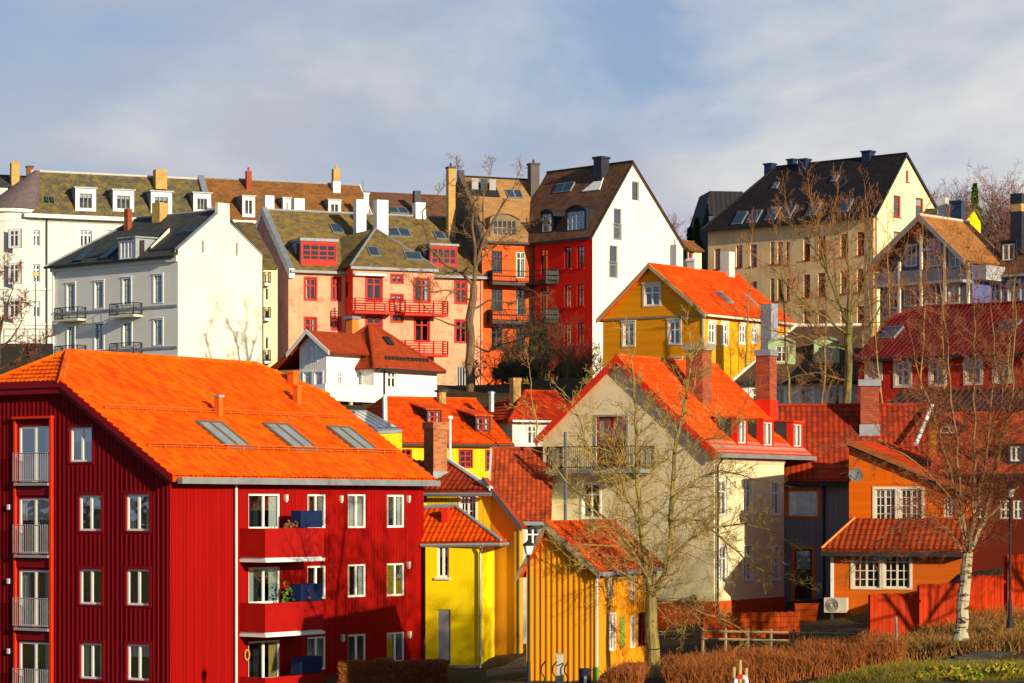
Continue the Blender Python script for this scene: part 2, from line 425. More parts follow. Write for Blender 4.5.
class House:
    def __init__(s, name, label, cat, px, Y, theta, zb, group=None):
        s.O = Vector(((px - CX) / F * Y, Y, 0)); th = R(theta)
        s.u = Vector((math.cos(th), math.sin(th), 0)); s.v = Vector((-math.sin(th), math.cos(th), 0)); s.zb = zb; s.Y = Y
        s.root = empty(name, (s.O.x, s.O.y, zb), label, cat, group)
        s.Rf = Face(s.O, s.u, s.v); s.Lf = Face(s.O, s.v, s.u); s.holes = {}; s.pl = {}; s.windows = []
    def W(s, a, b, z): return s.O + s.u * a + s.v * b + Vector((0, 0, z))
    def aR(s, px): return s.Rf.hit(px, HY)[0]
    def bL(s, px): return s.Lf.hit(px, HY)[0]
    def zR(s, py, px): return s.Rf.hit(px, py)[1]
    def faceR(s, b=0, a=0): return Face(s.W(a, b, 0), s.u, s.v)
    def faceL(s, a=0, b=0): return Face(s.W(a, b, 0), s.v, s.u)
    def win(s, f, x0, y0, x1, y1, **k):
        r = f.rect(x0, y0, x1, y1); s.holes.setdefault(id(f), []).append(r)
        return window(f, r, s.root, **k)
    def wall(s, f, prof, mat, zb=None, name='wall', reveal=.24, parent=None):
        mb = MB(); wall_mesh(mb, f, prof, s.zb if zb is None else zb, s.holes.get(id(f), []), reveal)
        return mb.build(name, mat, parent or s.root)
    def shell(s, La, Lb, profR, profL, mat, matL=None, zb=None):
        """four walls; profR over a (front right side), profL over b"""
        s.wall(s.Rf, profR, mat, zb); s.wall(s.Lf, profL, matL or mat, zb)
        fb = Face(s.W(0, Lb, 0), s.u, s.v); fl = Face(s.W(La, 0, 0), s.v, s.u)
        if getattr(s, 'hipped1', False):
            zm = min(profR[0][1], profR[-1][1], profL[0][1], profL[-1][1])
            if s.mode == 'v': profR = [(0, zm), (La, zm)]
            else: profL = [(0, zm), (Lb, zm)]
        mb = MB(); wall_mesh(mb, fb, profR, s.zb if zb is None else zb, []); wall_mesh(mb, fl, profL, s.zb if zb is None else zb, [])
        mb.build('wall', mat, s.root)
    def gable(s, La, Lb, mode, rb, zr, ze0, ze1, oe=.35, og0=.25, og1=.25, hip0=None, hip1=None, th=.16, mat=None, ridge=True, capmat=None, capr=.11, soffit=None, geo=None):
        """ridge along u ('u', gables on L wall) or along v ('v', gables on R wall). hip=(length, z or None)"""
        Lx, Wy = (La, Lb) if mode == 'u' else (Lb, La); s.hipped1 = bool(hip1)
        T = (lambda x, y, z: s.W(x, y, z)) if mode == 'u' else (lambda x, y, z: s.W(y, x, z))
        m0 = (zr - ze0) / rb; m1 = (zr - ze1) / (Wy - rb)
        zf = lambda y: ze0 + m0 * y if y <= rb else zr - m1 * (y - rb)
        fr, bk, hips = [], [], []
        def end(h, sign, g):
            x0 = -g if sign > 0 else Lx + g
            if h is None: return [(x0, -oe)], [(x0, rb)], [(x0, Wy + oe)], (x0, 0, Wy)
            hl, zc = h; xr = hl if sign > 0 else Lx - hl
            if zc is None:
                x0 = -oe if sign > 0 else Lx + oe
                hips.append([(x0, -oe), (x0, Wy + oe), (xr, rb)]); return [(x0, -oe)], [(xr, rb)], [(x0, Wy + oe)], None
            bc = (zc - ze0) / m0; bc2 = rb + (zr - zc) / m1
            hips.append([(x0, bc), (x0, bc2), (xr, rb)])
            return [(x0, -oe), (x0, bc)], [(xr, rb)], [(x0, bc2), (x0, Wy + oe)], (x0, bc, bc2)
        A = end(hip0, 1, og0); B = end(hip1, -1, og1)
        front = A[0] + A[1] + B[1] + list(reversed(B[0])); back = A[1] + A[2] + list(reversed(B[2])) + B[1]
        mb = MB(); planes = []
        for nm, poly in [('front', front), ('back', back)] + [('hip%d' % i, h) for i, h in enumerate(hips)]:
            P = [T(x, y, zf(y)) for x, y in poly]; pl = Plane(P); s.pl[nm] = pl; planes.append(P)
            mb.prism(P, -pl.n * th, 0)
            if geo and nm != 'back': tile_cover(mb, P, pl, *geo)
        if ridge:
            mb.tube(T(A[1][0][0], rb, zr + .02), T(B[1][0][0], rb, zr + .02), capr, capr, 6, 1)
            for h in hips:
                for q in (0, 1): mb.tube(T(h[q][0], h[q][1], zf(h[q][1]) + .02), T(h[2][0], rb, zr + .02), capr, capr, 6, 1)
        s.roof = mb.build('roof', [mat, capmat or mat], s.root); s.roof['lvl'] = 1
        s.T, s.zf, s.Lx, s.Wy, s.oe, s.m0, s.m1, s.mode, s.rb, s.og = T, zf, Lx, Wy, oe, m0, m1, mode, rb, (og0, og1)
        d = th * 1.1
        prof = [(0, ze0 - d)]
        if hip0 and hip0[1] is not None: zc = hip0[1]; prof += [((zc - ze0) / m0, zc - d), (rb + (zr - zc) / m1, zc - d)]
        elif not hip0: prof += [(rb, zr - d)]
        prof += [(Wy, ze1 - d)]
        if hip0 and hip0[1] is None: prof = [(0, ze0 - d), (Wy, ze0 - d)]
        flat = [(0, ze0 - d), (Lx, ze0 - d)]
        return (flat, prof) if mode == 'u' else (prof, flat)
    def gutter(s, mat=ZINC, x0=None, x1=None, r=.09, h=.16, fascia=None):
        g0 = -s.og[0] if x0 is None else x0; g1 = s.Lx + s.og[1] if x1 is None else x1
        z = s.zf(-s.oe); mb = MB(); A = s.T(g0, -s.oe - 2 * r, z - h); ex = s.T(g1, -s.oe - 2 * r, z - h) - A; ey = s.T(g0, -s.oe - .003, z - h) - A
        mb.box(A, ex, ey, (0, 0, h)); mb.build('gutter', mat, s.root)
    def barge(s, mat, end=0, w=.28, t=.06, lift=.03, both=True):
        x = (-s.og[0] - t) if end == 0 else (s.Lx + s.og[1]); mb = MB()
        segs = [(-s.oe, s.rb)] + ([(s.rb, s.Wy + s.oe)] if both else [])
        for y0, y1 in segs:
            P = [s.T(x, y0, s.zf(y0) + lift), s.T(x, y1, s.zf(y1) + lift), s.T(x, y1, s.zf(y1) + lift - w), s.T(x, y0, s.zf(y0) + lift - w)]
            mb.prism(P, s.T(x + t, 0, 0) - s.T(x, 0, 0))
        mb.build('bargeboard', mat, s.root)
    def skylight(s, pl, x0, y0, x1, y1, nv=1, frame=DKMETAL, fw=.09, glass=None, name='skylight', up=.15, m=None):
        """roof window: (x0,y0) upper-left and (x1,y1) lower-right corner in the photo"""
        p = s.pl[pl]; a = p.hit(x0, y0); b = p.hit(x1, y1); d = b - a; hh = d.dot(p.h); ss = d.dot(p.s)
        H = p.h * hh; S = p.s * ss; n = p.n * up; fh = p.h * math.copysign(fw, hh); fs = p.s * math.copysign(fw, ss)
        mb = MB()
        mb.box(a, H, fs, n); mb.box(a + S - fs, H, fs, n); mb.box(a + fs, fh, S - 2 * fs, n); mb.box(a + H - fh + fs, fh, S - 2 * fs, n)
        for i in range(nv - 1):
            c = a + H * ((i + 1) / nv) - fh * .5 + fs; mb.box(c, fh, S - 2 * fs, n)
        o = mb.build(name, frame, s.roof)
        gb = MB(); gb.box(a + fh * .5 + fs * .5, H - fh, S - fs, n * .8); gb.build('pane', glass or SKYGLASS, s.roof)
        return o
    def chimney(s, x0, ytop, x1, ybase, mat, cap=None, Y=None, pl='front', drop=.8, capo=.07, caph=.16, pots=0, base=None, baseh=.0, name='chimney', parent=None, ratio=1.0):
        xm = (x0 + x1) / 2
        if Y is None: c = s.pl[pl].hit(xm, ybase); Yc = c.y
        else: Yc = Y; c = pt(xm, ybase, Y)
        w = (x1 - x0) / F * Yc / (abs(s.u.x) + abs(s.v.x) * ratio); k = pt(xm, ytop, Yc).z
        wu, wv = w, w * ratio
        mb = MB(); o = c - s.u * wu / 2 - s.v * wv / 2; o.z = c.z - drop; top = k - (caph if cap else 0)
        mb.box(o, s.u * wu, s.v * wv, (0, 0, top - o.z), 0)
        if baseh: mb.box(o - (s.u + s.v) * .05, s.u * (wu + .1), s.v * (wv + .1), (0, 0, drop + baseh), 2)
        if cap:
            q = o - (s.u + s.v) * capo; q.z = top
            mb.box(q, s.u * (wu + 2 * capo), s.v * (wv + 2 * capo), (0, 0, caph), 1)
        for i in range(pots):
            q = c + s.u * wu * ((i + .5) / pots - .5); q.z = k; mb.lathe(q, [(0, .11), (.35, .09), (.35, .05), (.3, .04)], 8, 1)
        return mb.build(name, [mat, cap or mat, base or mat], parent or s.roof)
    def dormer(s, pl, x0, y0, x1, y1, wallm, roofm, roof='flat', win=None, cheek=None, over=.1, th=.12, frame=WHITE, inset=(.1, .1, .12, .08), **k):
        """box dormer: pixel rect of its front face; bottom edge lies on the slope pl"""
        p = s.pl[pl]; c = p.hit((x0 + x1) / 2, y1)
        t = p.h; nin = Vector((-p.n.x, -p.n.y, 0)).normalized(); f = Face(c, t, nin)
        a0, a1, z0, z1 = f.rect(x0, y0, x1, y1); m = math.hypot(p.n.x, p.n.y) / p.n.z
        dep = (z1 - z0) / m + .05
        mb = MB(); il, ir, ib, it = inset
        r = (a0 + il, a1 - ir, z0 + ib, z1 - it)
        if roof == 'gable': prof = [(a0, z1), ((a0 + a1) / 2, z1 + (a1 - a0) * .35), (a1, z1)]
        elif roof == 'arch':
            prof = [(a0 + (a1 - a0) * i / 8, z1 - .0 + (a1 - a0) * .17 * math.sin(math.pi * i / 8)) for i in range(9)]
        else: prof = [(a0, z1), (a1, z1)]
        wall_mesh(mb, f, prof, z0 - .1, [r], .08, 0)
        for a in (a0, a1):
            P = [f.P(a, z0 - .1, 0), f.P(a, z1, 0), f.P(a, z1, dep), f.P(a, z0 - .1, .0 + .01)]
            sgn = .03 if a == a0 else -.03
            mb.prism([f.P(a, z0 - .1, 0.002), f.P(a, z1, 0.002), f.P(a, z1, dep), f.P(a, z0 - .05, .06)], f.t * sgn, 1)
        o = mb.build('dormer', [wallm, cheek or wallm], s.root); o['lvl'] = 1
        rb2 = MB()
        if roof == 'flat': rb2.prism([f.P(a0 - over, z1 + .01, -over), f.P(a1 + over, z1 + .01, -over), f.P(a1 + over, z1 + .09, dep + .2), f.P(a0 - over, z1 + .09, dep + .2)], (0, 0, th))
        elif roof == 'shed':
            up = k.pop('rise', .5); L2 = k.pop('run', dep * 1.4)
            rb2.prism([f.P(a0 - over, z1 - .02, -over), f.P(a1 + over, z1 - .02, -over), f.P(a1 + over, z1 + up, L2), f.P(a0 - over, z1 + up, L2)], (0, 0, th))
            for a in (a0, a1):
                rb2.prism([f.P(a, z1 - .6, 0.01), f.P(a, z1, .01), f.P(a, z1 + up, L2), f.P(a, z1, L2 * .6)], f.t * (.03 if a == a0 else -.03), 1)
        elif roof == 'gable':
            am = (a0 + a1) / 2; zz = z1 + (a1 - a0) * .35; sl = .7
            for sg, aa in ((-1, a0), (1, a1)):
                e = aa + sg * over
                ze = z1 - over * sl
                rb2.prism([f.P(e, ze + .02, -over * 1.5), f.P(am, zz + .02, -over * 1.5), f.P(am, zz + .02, dep + (zz - z1) / m), f.P(e, ze + .02, dep)], (0, 0, th))
        else:
            for (p0, q0), (p1, q1) in zip(prof, prof[1:]):
                rb2.prism([f.P(p0, q0 + .01, -over), f.P(p1, q1 + .01, -over), f.P(p1, q1 + .01, dep + .3), f.P(p0, q0 + .01, dep + .3)], (0, 0, th))
        k.pop('rise', None); k.pop('run', None)
        rb2.build('dormer_roof', [roofm, cheek or wallm], o)
        window(f, r, o, frame=frame, **k)
        return o, f, (a0, a1, z0, z1)
    def balcony(s, f, a0, a1, z, proj, railh=1.0, slab=.14, slabm=WHITE, railm=DKMETAL, style='bars', gap=.13, panel=None, rail_r=.025, name='balcony', parent=None):
        mb = MB(); fbox(mb, f, a0, a1, z - slab, z, -proj, -.002)
        o = mb.build(name, slabm, s.root)
        rb = MB(); e = .04; P = lambda a, zz, d: f.P(a, zz, d)
        if style == 'bars':
            cor = [P(a0 + e, 0, -.02), P(a0 + e, 0, -proj + e), P(a1 - e, 0, -proj + e), P(a1 - e, 0, -.02)]
            for A, B in zip(cor, cor[1:]):
                for zz in (z + .1, z + railh): rb.tube(A + Vector((0, 0, zz)), B + Vector((0, 0, zz)), rail_r, rail_r, 4)
                n = max(1, int((B - A).length / gap))
                for i in range(n + 1):
                    q = A.lerp(B, i / n); rr = rail_r * (1.3 if i in (0, n) else .5); rb.tube(q + Vector((0, 0, z)), q + Vector((0, 0, z + railh)), rr, rr, 4)
        elif style == 'hbars':
            cor = [P(a0 + e, 0, -.02), P(a0 + e, 0, -proj + e), P(a1 - e, 0, -proj + e), P(a1 - e, 0, -.02)]
            for A, B in zip(cor, cor[1:]):
                for i in range(6):
                    zz = z + .08 + (railh - .08) * i / 5; rb.tube(A + Vector((0, 0, zz)), B + Vector((0, 0, zz)), rail_r * .8, rail_r * .8, 4)
                n = max(1, int((B - A).length / 1.2))
                for i in range(n + 1):
                    q = A.lerp(B, i / n); rb.tube(q + Vector((0, 0, z)), q + Vector((0, 0, z + railh)), rail_r * 1.5, rail_r * 1.5, 4)
        else:
            fbox(rb, f, a0, a1, z - slab + .06, z + railh, -proj - .05, -proj - .002)
            fbox(rb, f, a0 - .05, a0 - .002, z - slab + .06, z + railh, -proj - .05, -.01); fbox(rb, f, a1 + .002, a1 + .05, z - slab + .06, z + railh, -proj - .05, -.01)
        rb.build('railing', railm, o)
        return o
    def pipe(s, f, a, z0, z1, r=.05, mat=ZINC, d=-.1, name='downpipe'):
        mb = MB(); mb.path([f.P(a, z0, d), f.P(a, z1 - .3, d), f.P(a, z1, d - .25)], r, 8); return mb.build(name, mat, s.root)
def battens(mb, f, a0, a1, prof, zb, holes, per=.2, w=.05, d=.03, off=.05, margin=.12):
    n = int((a1 - a0) / per)
    for i in range(n + 1):
        a = a0 + off + i * per
        if a + w > a1: break
        segs = [(zb, inter(prof, a) - .02)]
        for h0, h1, z0, z1 in holes:
            if h0 - margin < a + w and a < h1 + margin:
                ns = []
                for p, q in segs:
                    if z0 - margin > p: ns.append((p, min(q, z0 - margin)))
                    if z1 + margin < q: ns.append((max(p, z1 + margin), q))
                segs = ns
        for p, q in segs:
            if q - p > .03: fbox(mb, f, a, a + w, p, q, -d, .0)
GP = []     # terrain control points: X, Y, z
def gp(px, Y, z): GP.append(((px - CX) / F * Y, Y, z))
# ------------------------------------------------------------------ palette for the buildings
ORT = tiles('orange_pantiles', (.88, .15, .004), (.52, .055, .003), .25, .36, .004, per=.8, stain=.5, moss=(.30, .11, .03), mossamt=.45, cover=.25)
ORT2 = tiles('bright_orange_tiles', (.84, .105, .005), (.50, .045, .004), .25, .36, .006, per=.8, stain=.6)
RDT = tiles('red_orange_tiles', (.66, .065, .008), (.30, .025, .008), .28, .36, .006, per=.8, stain=.6)
BRT = tiles('weathered_brown_red_tiles', (.55, .085, .02), (.22, .04, .02), .21, .28, .006, moss=(.07, .035, .02), mossamt=.75, per=.8, cover=.35, stain=.3)
BRT2 = tiles('red_brown_tiles', (.42, .05, .015), (.18, .025, .012), .25, .36, .006, per=.8)
RUST = tiles('rust_brown_tiles', (.36, .055, .014), (.20, .03, .010), .25, .36, .02, per=.6, stain=.4)
DKR = tiles('dark_red_tiles', (.24, .022, .014), (.11, .014, .010), .30, .38, .06, per=.7)
DBR = tiles('dark_brown_slates', (.17, .085, .045), (.09, .045, .03), .35, .38, .05, flat=True, per=.9)
OCB = tiles('ochre_brown_slates', (.27, .12, .035), (.15, .07, .03), .4, .3, .04, flat=True, per=.9, stain=.6)
TAN = tiles('tan_slates', (.40, .22, .09), (.27, .15, .06), .4, .3, .04, flat=True, per=.8, stain=.5)
MOSS = tiles('mossy_slates', (.11, .10, .07), (.07, .07, .055), .4, .3, .05, flat=True, moss=(.23, .16, .03), mossamt=.85, per=1.0, cover=.62)
MOSS2 = tiles('lichen_slates', (.16, .12, .06), (.10, .08, .05), .4, .3, .05, flat=True, moss=(.26, .17, .035), mossamt=.75, per=1.0, cover=.7)
SLATE = tiles('dark_slates', (.075, .08, .075), (.045, .05, .05), .4, .3, .04, flat=True, per=1.0, moss=(.10, .10, .06), mossamt=.5)
BLKT = tiles('black_tiles', (.030, .024, .026), (.018, .016, .018), .33, .40, .06, per=.9, rough=.55)
PURP = tiles('purple_slates', (.17, .125, .13), (.12, .095, .10), .3, .26, .03, flat=True, per=.9)
RIDGE = M('pale_ridge', (.50, .50, .46), .7)
REDW = boards('shaded_red_boards', (.19, .003, .006), .16, True, .012, .12)  # darker copy of the red cladding: the gable's shade put into its colour
REDW2 = boards('red_cladding', (.29, .004, .003), .13, True, .012, .13, dirt=.35)
REDTRIM = M('dark_red_trim', (.20, .004, .007), .5)
REDBR = M('bright_red_paint', (.62, .03, .01), .5, .08)
YEL = plaster('yellow_render', (.94, .70, .006), .10)
YEL2 = boards('yellow_cladding', (.85, .55, .015), .16, True, .015, .06)
OCH = plaster('ochre_render', (.70, .33, .02), .25)
ORW = boards('orange_cladding', (.80, .34, .015), .30, True, .0, .06)
ORW2 = boards('orange_boards_house', (.74, .30, .02), .16, False, .02, .1, prof='lap')
ORH = boards('deep_orange_boards', (.72, .135, .006), .18, False, .02, .12, prof='lap')
CRM = plaster('cream_render', (.80, .70, .42), .35, tint=(.30, .26, .17))
WHR = plaster('white_render', (.82, .78, .64), .28, tint=(.56, .42, .28))
WHG = plaster('white_gable_render', (.80, .78, .67), .2)
GRYR = plaster('pale_grey_render', (.80, .80, .72), .15)
LGT = plaster('shade_cooled_cream', (.64, .68, .62), .12)  # cream cooled to grey: bluish shade of the left end put into it
PINK = plaster('salmon_render', (.86, .40, .25), .5, tint=(.66, .15, .10), patch=.6)
PINKD = plaster('shaded_pink_render', (.62, .30, .26), .5, tint=(.45, .10, .08), patch=.7)  # darker copy of the salmon render, with the left gable's shade in it
ORRED = plaster('orange_red_render', (.80, .13, .025), .35, tint=(.55, .05, .015))
REDR = plaster('red_render', (.70, .022, .014), .2, tint=(.4, .015, .012))
BEI = plaster('sandy_render', (.88, .64, .34), .45, tint=(.30, .22, .13))
PALY = plaster('pale_yellow_render', (.82, .74, .42), .1)
GRYB = boards('slate_grey_boards', (.21, .23, .24), .22, True, .02, .1)
WHB = boards('white_boards', (.80, .80, .76), .18, True, .018, .05, prof='batten')
BLUB = boards('blue_boards', (.10, .13, .30), .16, True, .012, .15)
GBLU = boards('shaded_blue_boards', (.15, .15, .19), .18, True, .012, .2)  # greyed copy of the blue boards, carrying the gable's shade in its colour
FIRE = brick('dark_firewall', (.13, .09, .07), (.07, .055, .05), (.12, .10, .09))
BRK = brick('orange_brick', (.56, .16, .035), (.30, .085, .025), (.34, .26, .18), .28, .105)
BRK2 = brick('red_brick', (.44, .075, .02), (.24, .045, .018), (.16, .09, .055), .30, .115)
BRK3 = brick('ochre_brick', (.62, .36, .08), (.50, .27, .06), (.5, .4, .2))
STONE = plaster('grey_stone', (.34, .31, .24), .5)
BLKM = M('black_chimney_metal', (.03, .033, .05), .45, .2)
BLUM = M('blue_black_chimney_metal', (.02, .035, .09), .35, .2, .2)
WHM = M('white_sheet_metal', (.68, .70, .70), .4, .06)
FRB = M('weathered_board', (.30, .22, .13), .8, .3)

# ================================================================== 1. red apartment house
h = House('apartment_house', 'large dark red four-storey apartment house with orange tiled roof and three balconies, front left', 'apartment house', 170, 97.0, 54.6, -8.6)
La = 15.6; Lb = 15.0; ze = 1.30; zr = 6.05
pr = h.gable(La, Lb, 'u', 7.5, zr, ze, ze, oe=.42, og0=.3, og1=.3, hip0=(2.18, 4.72), hip1=(2.18, 4.72), mat=ORT, th=.2, capr=.15, geo=(.25, .36, .035, .060))
GW = dict(frame=WHITE, fw=.085, nv=1)
for (x0, y0, x1, y1) in ((70, 427, 92.5, 462), (79, 495, 101.5, 531), (126, 494, 149.5, 531), (79.5, 569, 102, 604.5), (126.5, 569, 149.5, 605.5), (80, 643, 102.5, 679), (127, 644, 150, 680.5)):
    h.win(h.Lf, x0, y0, x1, y1, casing=REDTRIM, cw=.11, **GW)
fw_rects = []
for i, (y0, y1) in enumerate(((426, 482), (498, 554), (570, 627), (642, 698))):
    h.win(h.Lf, 18.5, y0, 51, y1, curtain=('Lg', 'B', 'LRg', 'L')[i], **GW)
for i, (y0, y1) in enumerate(((493.5, 529), (567, 603.5), (640.5, 680))):
    h.win(h.Rf, 248.6, y0, 280.6, y1, curtain=('R', 'LRg', 'Ry')[i], **GW)
for r, yy in enumerate((((494, 528), (494, 528), (494.5, 527.5)), ((565.5, 599), (564, 597), (563, 596)), ((636.5, 670), (634, 664.5), (632, 662.5)))):
    for (x0, x1), (y0, y1) in zip(((307.5, 326.5), (348, 366.5), (387, 405)), yy):
        h.win(h.Rf, x0, y0, x1, y1, curtain=WR.choice(['LR', 'Bg', 'L', 'FB', '']), **GW)
h.wall(h.Lf, pr[1], REDW); h.wall(h.Rf, pr[0], REDW2)
fb = Face(h.W(0, Lb, 0), h.u, h.v); fl = Face(h.W(La, 0, 0), h.v, h.u)
h.wall(fb, pr[0], REDW); h.wall(fl, pr[1], REDW)
HL = h.holes[id(h.Lf)]
mb = MB(); battens(mb, h.Lf, 0.05, Lb - .05, pr[1], h.zb, HL, .235, .05, .028); mb.build('cladding_batten', REDW, h.root)
mb = MB(); battens(mb, h.Rf, 0.02, La - .02, pr[0], h.zb, h.holes[id(h.Rf)], .21, .03, .012); mb.build('cladding_batten', REDW2, h.root)
# fins beside the french windows, aprons and french balconies
b0 = h.bL(51.5); b1 = h.bL(17.5)
mb = MB(); fbox(mb, h.Lf, b0 - .12, b0 - .02, h.zb, 3.35, -.15, .0); fbox(mb, h.Lf, b1 + .02, b1 + .12, h.zb, 3.35, -.12, .0)
fbox(mb, h.Lf, b0 - .16, b1 + .14, 3.35, 3.45, -.20, .0); mb.build('window_bay_fin', REDBR, h.root)
for i, (y0, y1) in enumerate(((426, 482), (498, 554), (570, 627), (642, 698))):
    zt = h.Lf.hit(35, y1)[1]; mb = MB(); fbox(mb, h.Lf, b0, b1, zt - .14, zt - .04, -.22, -.001)
    o = mb.build('french_balcony', GREYFR, h.root); rb = MB()
    for zz in (zt + .05, zt + 1.12): rb.tube(h.Lf.P(b0 - .02, zz, -.24), h.Lf.P(b1 + .02, zz, -.24), .022, .022, 4)
    n = 16
    for j in range(n + 1):
        a = b0 + (b1 - b0) * j / n; rb.tube(h.Lf.P(a, zt + .05, -.24), h.Lf.P(a, zt + 1.12, -.24), .012, .012, 4)
    rb.build('railing', GREYFR, o)
    mb = MB(); fbox(mb, h.Lf, b0, b1, zt - .52, zt - .15, -.06, -.001); mb.build('apron_panel', REDTRIM, h.root)
# barge boards on the near gable (two-stepped) and fascia under the hip
def half_barge(end, w, t, lift, mat, name='bargeboard'):
    x = -h.og[0] - t if end == 0 else La + h.og[1]
    bc = (4.72 - ze) / h.m0; bc2 = Lb - bc
    for y0, y1 in ((-h.oe, bc), (bc, bc2), (bc2, Lb + h.oe)):
        z0, z1 = min(h.zf(y0), 4.72), min(h.zf(y1), 4.72); mb = MB()
        P = [h.T(x, y0, z0 + lift), h.T(x, y1, z1 + lift), h.T(x, y1, z1 + lift - w), h.T(x, y0, z0 + lift - w)]
        mb.prism(P, h.T(x + t, 0, 0) - h.T(x, 0, 0)); mb.build(name, mat, h.root)
half_barge(0, .24, .05, .05, REDTRIM); half_barge(1, .24, .05, .05, REDTRIM)
mb = MB(); x = -h.og[0] + .02; bc = (4.72 - ze) / h.m0
for y0, y1 in ((-h.oe + .3, bc), (bc, Lb - bc), (Lb - bc, Lb)):
    z0, z1 = min(h.zf(y0), 4.72), min(h.zf(y1), 4.72)
    mb.prism([h.T(x, y0, z0 - .2), h.T(x, y1, z1 - .2), h.T(x, y1, z1 - .42), h.T(x, y0, z0 - .42)], h.T(-.005, 0, 0) - h.T(x, 0, 0))
mb.build('under_fascia', REDTRIM, h.root)
h.gutter(ZINC, x0=-.05, r=.12, h=.24)
h.pipe(h.Rf, h.aR(233.5), h.zb, 1.05, .055, M('pale_downpipe', (.62, .60, .56), .4), d=-.14)
for (x0, y0, x1, y1) in ((194, 423.5, 252, 451), (261, 425.5, 318.5, 452.8), (325, 428.5, 378, 453.5)):
    h.skylight('front', x0, y0, x1, y1, 2, M('brown_metal', (.16, .12, .08), .5), .11, up=.17, glass=M('sky_pale_glass', (.24, .28, .30), .12, .15))  # pale pane tone is the sky's reflection put into the colour
# snow guards, roof vents
for yy, x in ((413, 150), (452, 250)):
    p = h.pl['front']; c = p.hit(x, yy); b = (c - h.O).dot(h.v); mb = MB()
    a0 = .3 if b > 3 else .2; z = h.zf(b)
    for k in range(2): mb.tube(h.W(a0, b, z + .16 + .1 * k), h.W(La - .1, b, z + .16 + .1 * k), .022, .022, 5)
    for i in range(18):
        a = a0 + (La - .4) * i / 17; mb.tube(h.W(a, b, z - .05), h.W(a, b, z + .22), .03, .03, 4)
    mb.build('snow_guard', M('orange_rail', (.62, .12, .02), .5), h.root)
VNT = M('orange_vent_metal', (.72, .13, .015), .5)
for x0, y0, x1, y1 in ((214.5, 395, 223, 417), (293, 385, 301.5, 405), (287.5, 371, 298.5, 386)):
    h.chimney(x0, y0, x1, y1, VNT, LEAD if y0 == 395 else VNT, caph=.1, capo=.04, drop=.4, name='roof_vent')
# wall lamps beside the windows
LMP = M('pale_lamp_case', (.6, .58, .5), .4)
for x, y in ((340, 497), (407.5, 497), (285, 496), (407.5, 563), (341.5, 636), (408.5, 632.5)):
    a, z = h.Rf.hit(x, y); mb = MB(); fbox(mb, h.Rf, a - .06, a + .06, z - .18, z + .06, -.13, -.001); fbox(mb, h.Rf, a - .04, a + .04, z - .24, z - .18, -.11, -.02); mb.build('wall_lamp', LMP, h.root)
for y in (506, 580, 650):
    b, z = h.Lf.hit(10, y); 
    mb = MB(); fbox(mb, h.Lf, b - .06, b + .06, z - .14, z + .06, -.12, -.001); mb.build('wall_lamp', LMP, h.root)
# balconies with solid red parapets, awning edges below, blue privacy boxes
BLUE = M('navy_canvas', (.008, .018, .075), .55, .2)
TERRA = M('terracotta', (.5, .17, .06), .8); PLANTG = M('pot_plant_leaves', (.10, .22, .03), .7, .3)
apt = h
for i, yf in enumerate((555.5, 629.5, 703)):
    pj = 1.25
    a0, z = h.Rf.hit(265, yf, -pj); a1, _ = h.Rf.hit(322, yf, -pj)
    z = h.Rf.hit(290, yf - 1, -pj)[1]
    o = h.balcony(h.Rf, a0, a1, z, pj, railh=1.02, slab=.16, slabm=WHM, railm=M('parapet_red', (.33, .006, .004), .5), style='solid')
    mb = MB(); fbox(mb, h.Rf, a0 - .07, a1 + .07, z - .28, z - .165, -pj - .10, -.02); mb.build('awning_case', WHM, o)
    mb = MB(); mb.box(h.Rf.P(a1 - 1.32, z + 1.04, -pj - .02), h.u * 1.3, h.v * .5, (0, 0, .66)); q = mb.build('privacy_screen', BLUE, o)
# things on the balconies
def pots(f, lst, z, label):
    pass
def flower_pot(P, r, label, leaf, g=None, tall=.3, group=None):
    root = empty('potted_plant', tuple(P), label, 'potted plant', group)
    mb = MB(); mb.lathe(P, [(0, 0), (0, r * .7), (r * 1.5, r), (r * 1.5, r * .8), (r * 1.4, 0)], 10); mb.build('pot', TERRA, root)
    mb = MB(); rr = random.Random(str(label))
    for i in range(40):
        c = P + Vector((rr.gauss(0, r * .8), rr.gauss(0, r * .8), r * 1.5 + abs(rr.gauss(0, tall)))); s = r * .5
        d = Vector((rr.uniform(-1, 1), rr.uniform(-1, 1), rr.uniform(-1, 1))).normalized() * s; e = d.cross(Vector((rr.uniform(-1, 1), 1, rr.uniform(-1, 1)))).normalized() * s * .6
        mb.face([c - d, c + e, c + d, c - e])
    mb.build('leaves', leaf, root)
zz2 = apt.Rf.hit(290, 628.5, -1.25)[1]
a, _ = apt.Rf.hit(284, 600, -.5)
flower_pot(apt.Rf.P(a, zz2 + .55, -.6), .2, 'green pot plant with pale flowers on the middle balcony of the red house', PLANTG, tall=.45)
flower_pot(apt.Rf.P(a + .75, zz2 + .72, -.9), .2, 'orange-leaved pot plant beside the middle blue screen', M('orange_leaves', (.65, .18, .03), .7, .3), tall=.22)
zz1 = apt.Rf.hit(290, 554.5, -1.25)[1]
for j, x in enumerate((287, 294, 301)):
    a, _ = apt.Rf.hit(x, 527, -1.0); flower_pot(apt.Rf.P(a, zz1 + .82, -1.0), .13, 'small heather pot on the top balcony ledge, ' + ('left of three by the blue screen', 'middle of three by the blue screen', 'right of three, just before the blue screen')[j], M('heather_leaves', (.30, .12, .06), .8, .3), tall=.1, group='heather pots on the top balcony')
a, z = apt.Rf.hit(245.5, 655)
mb = MB()
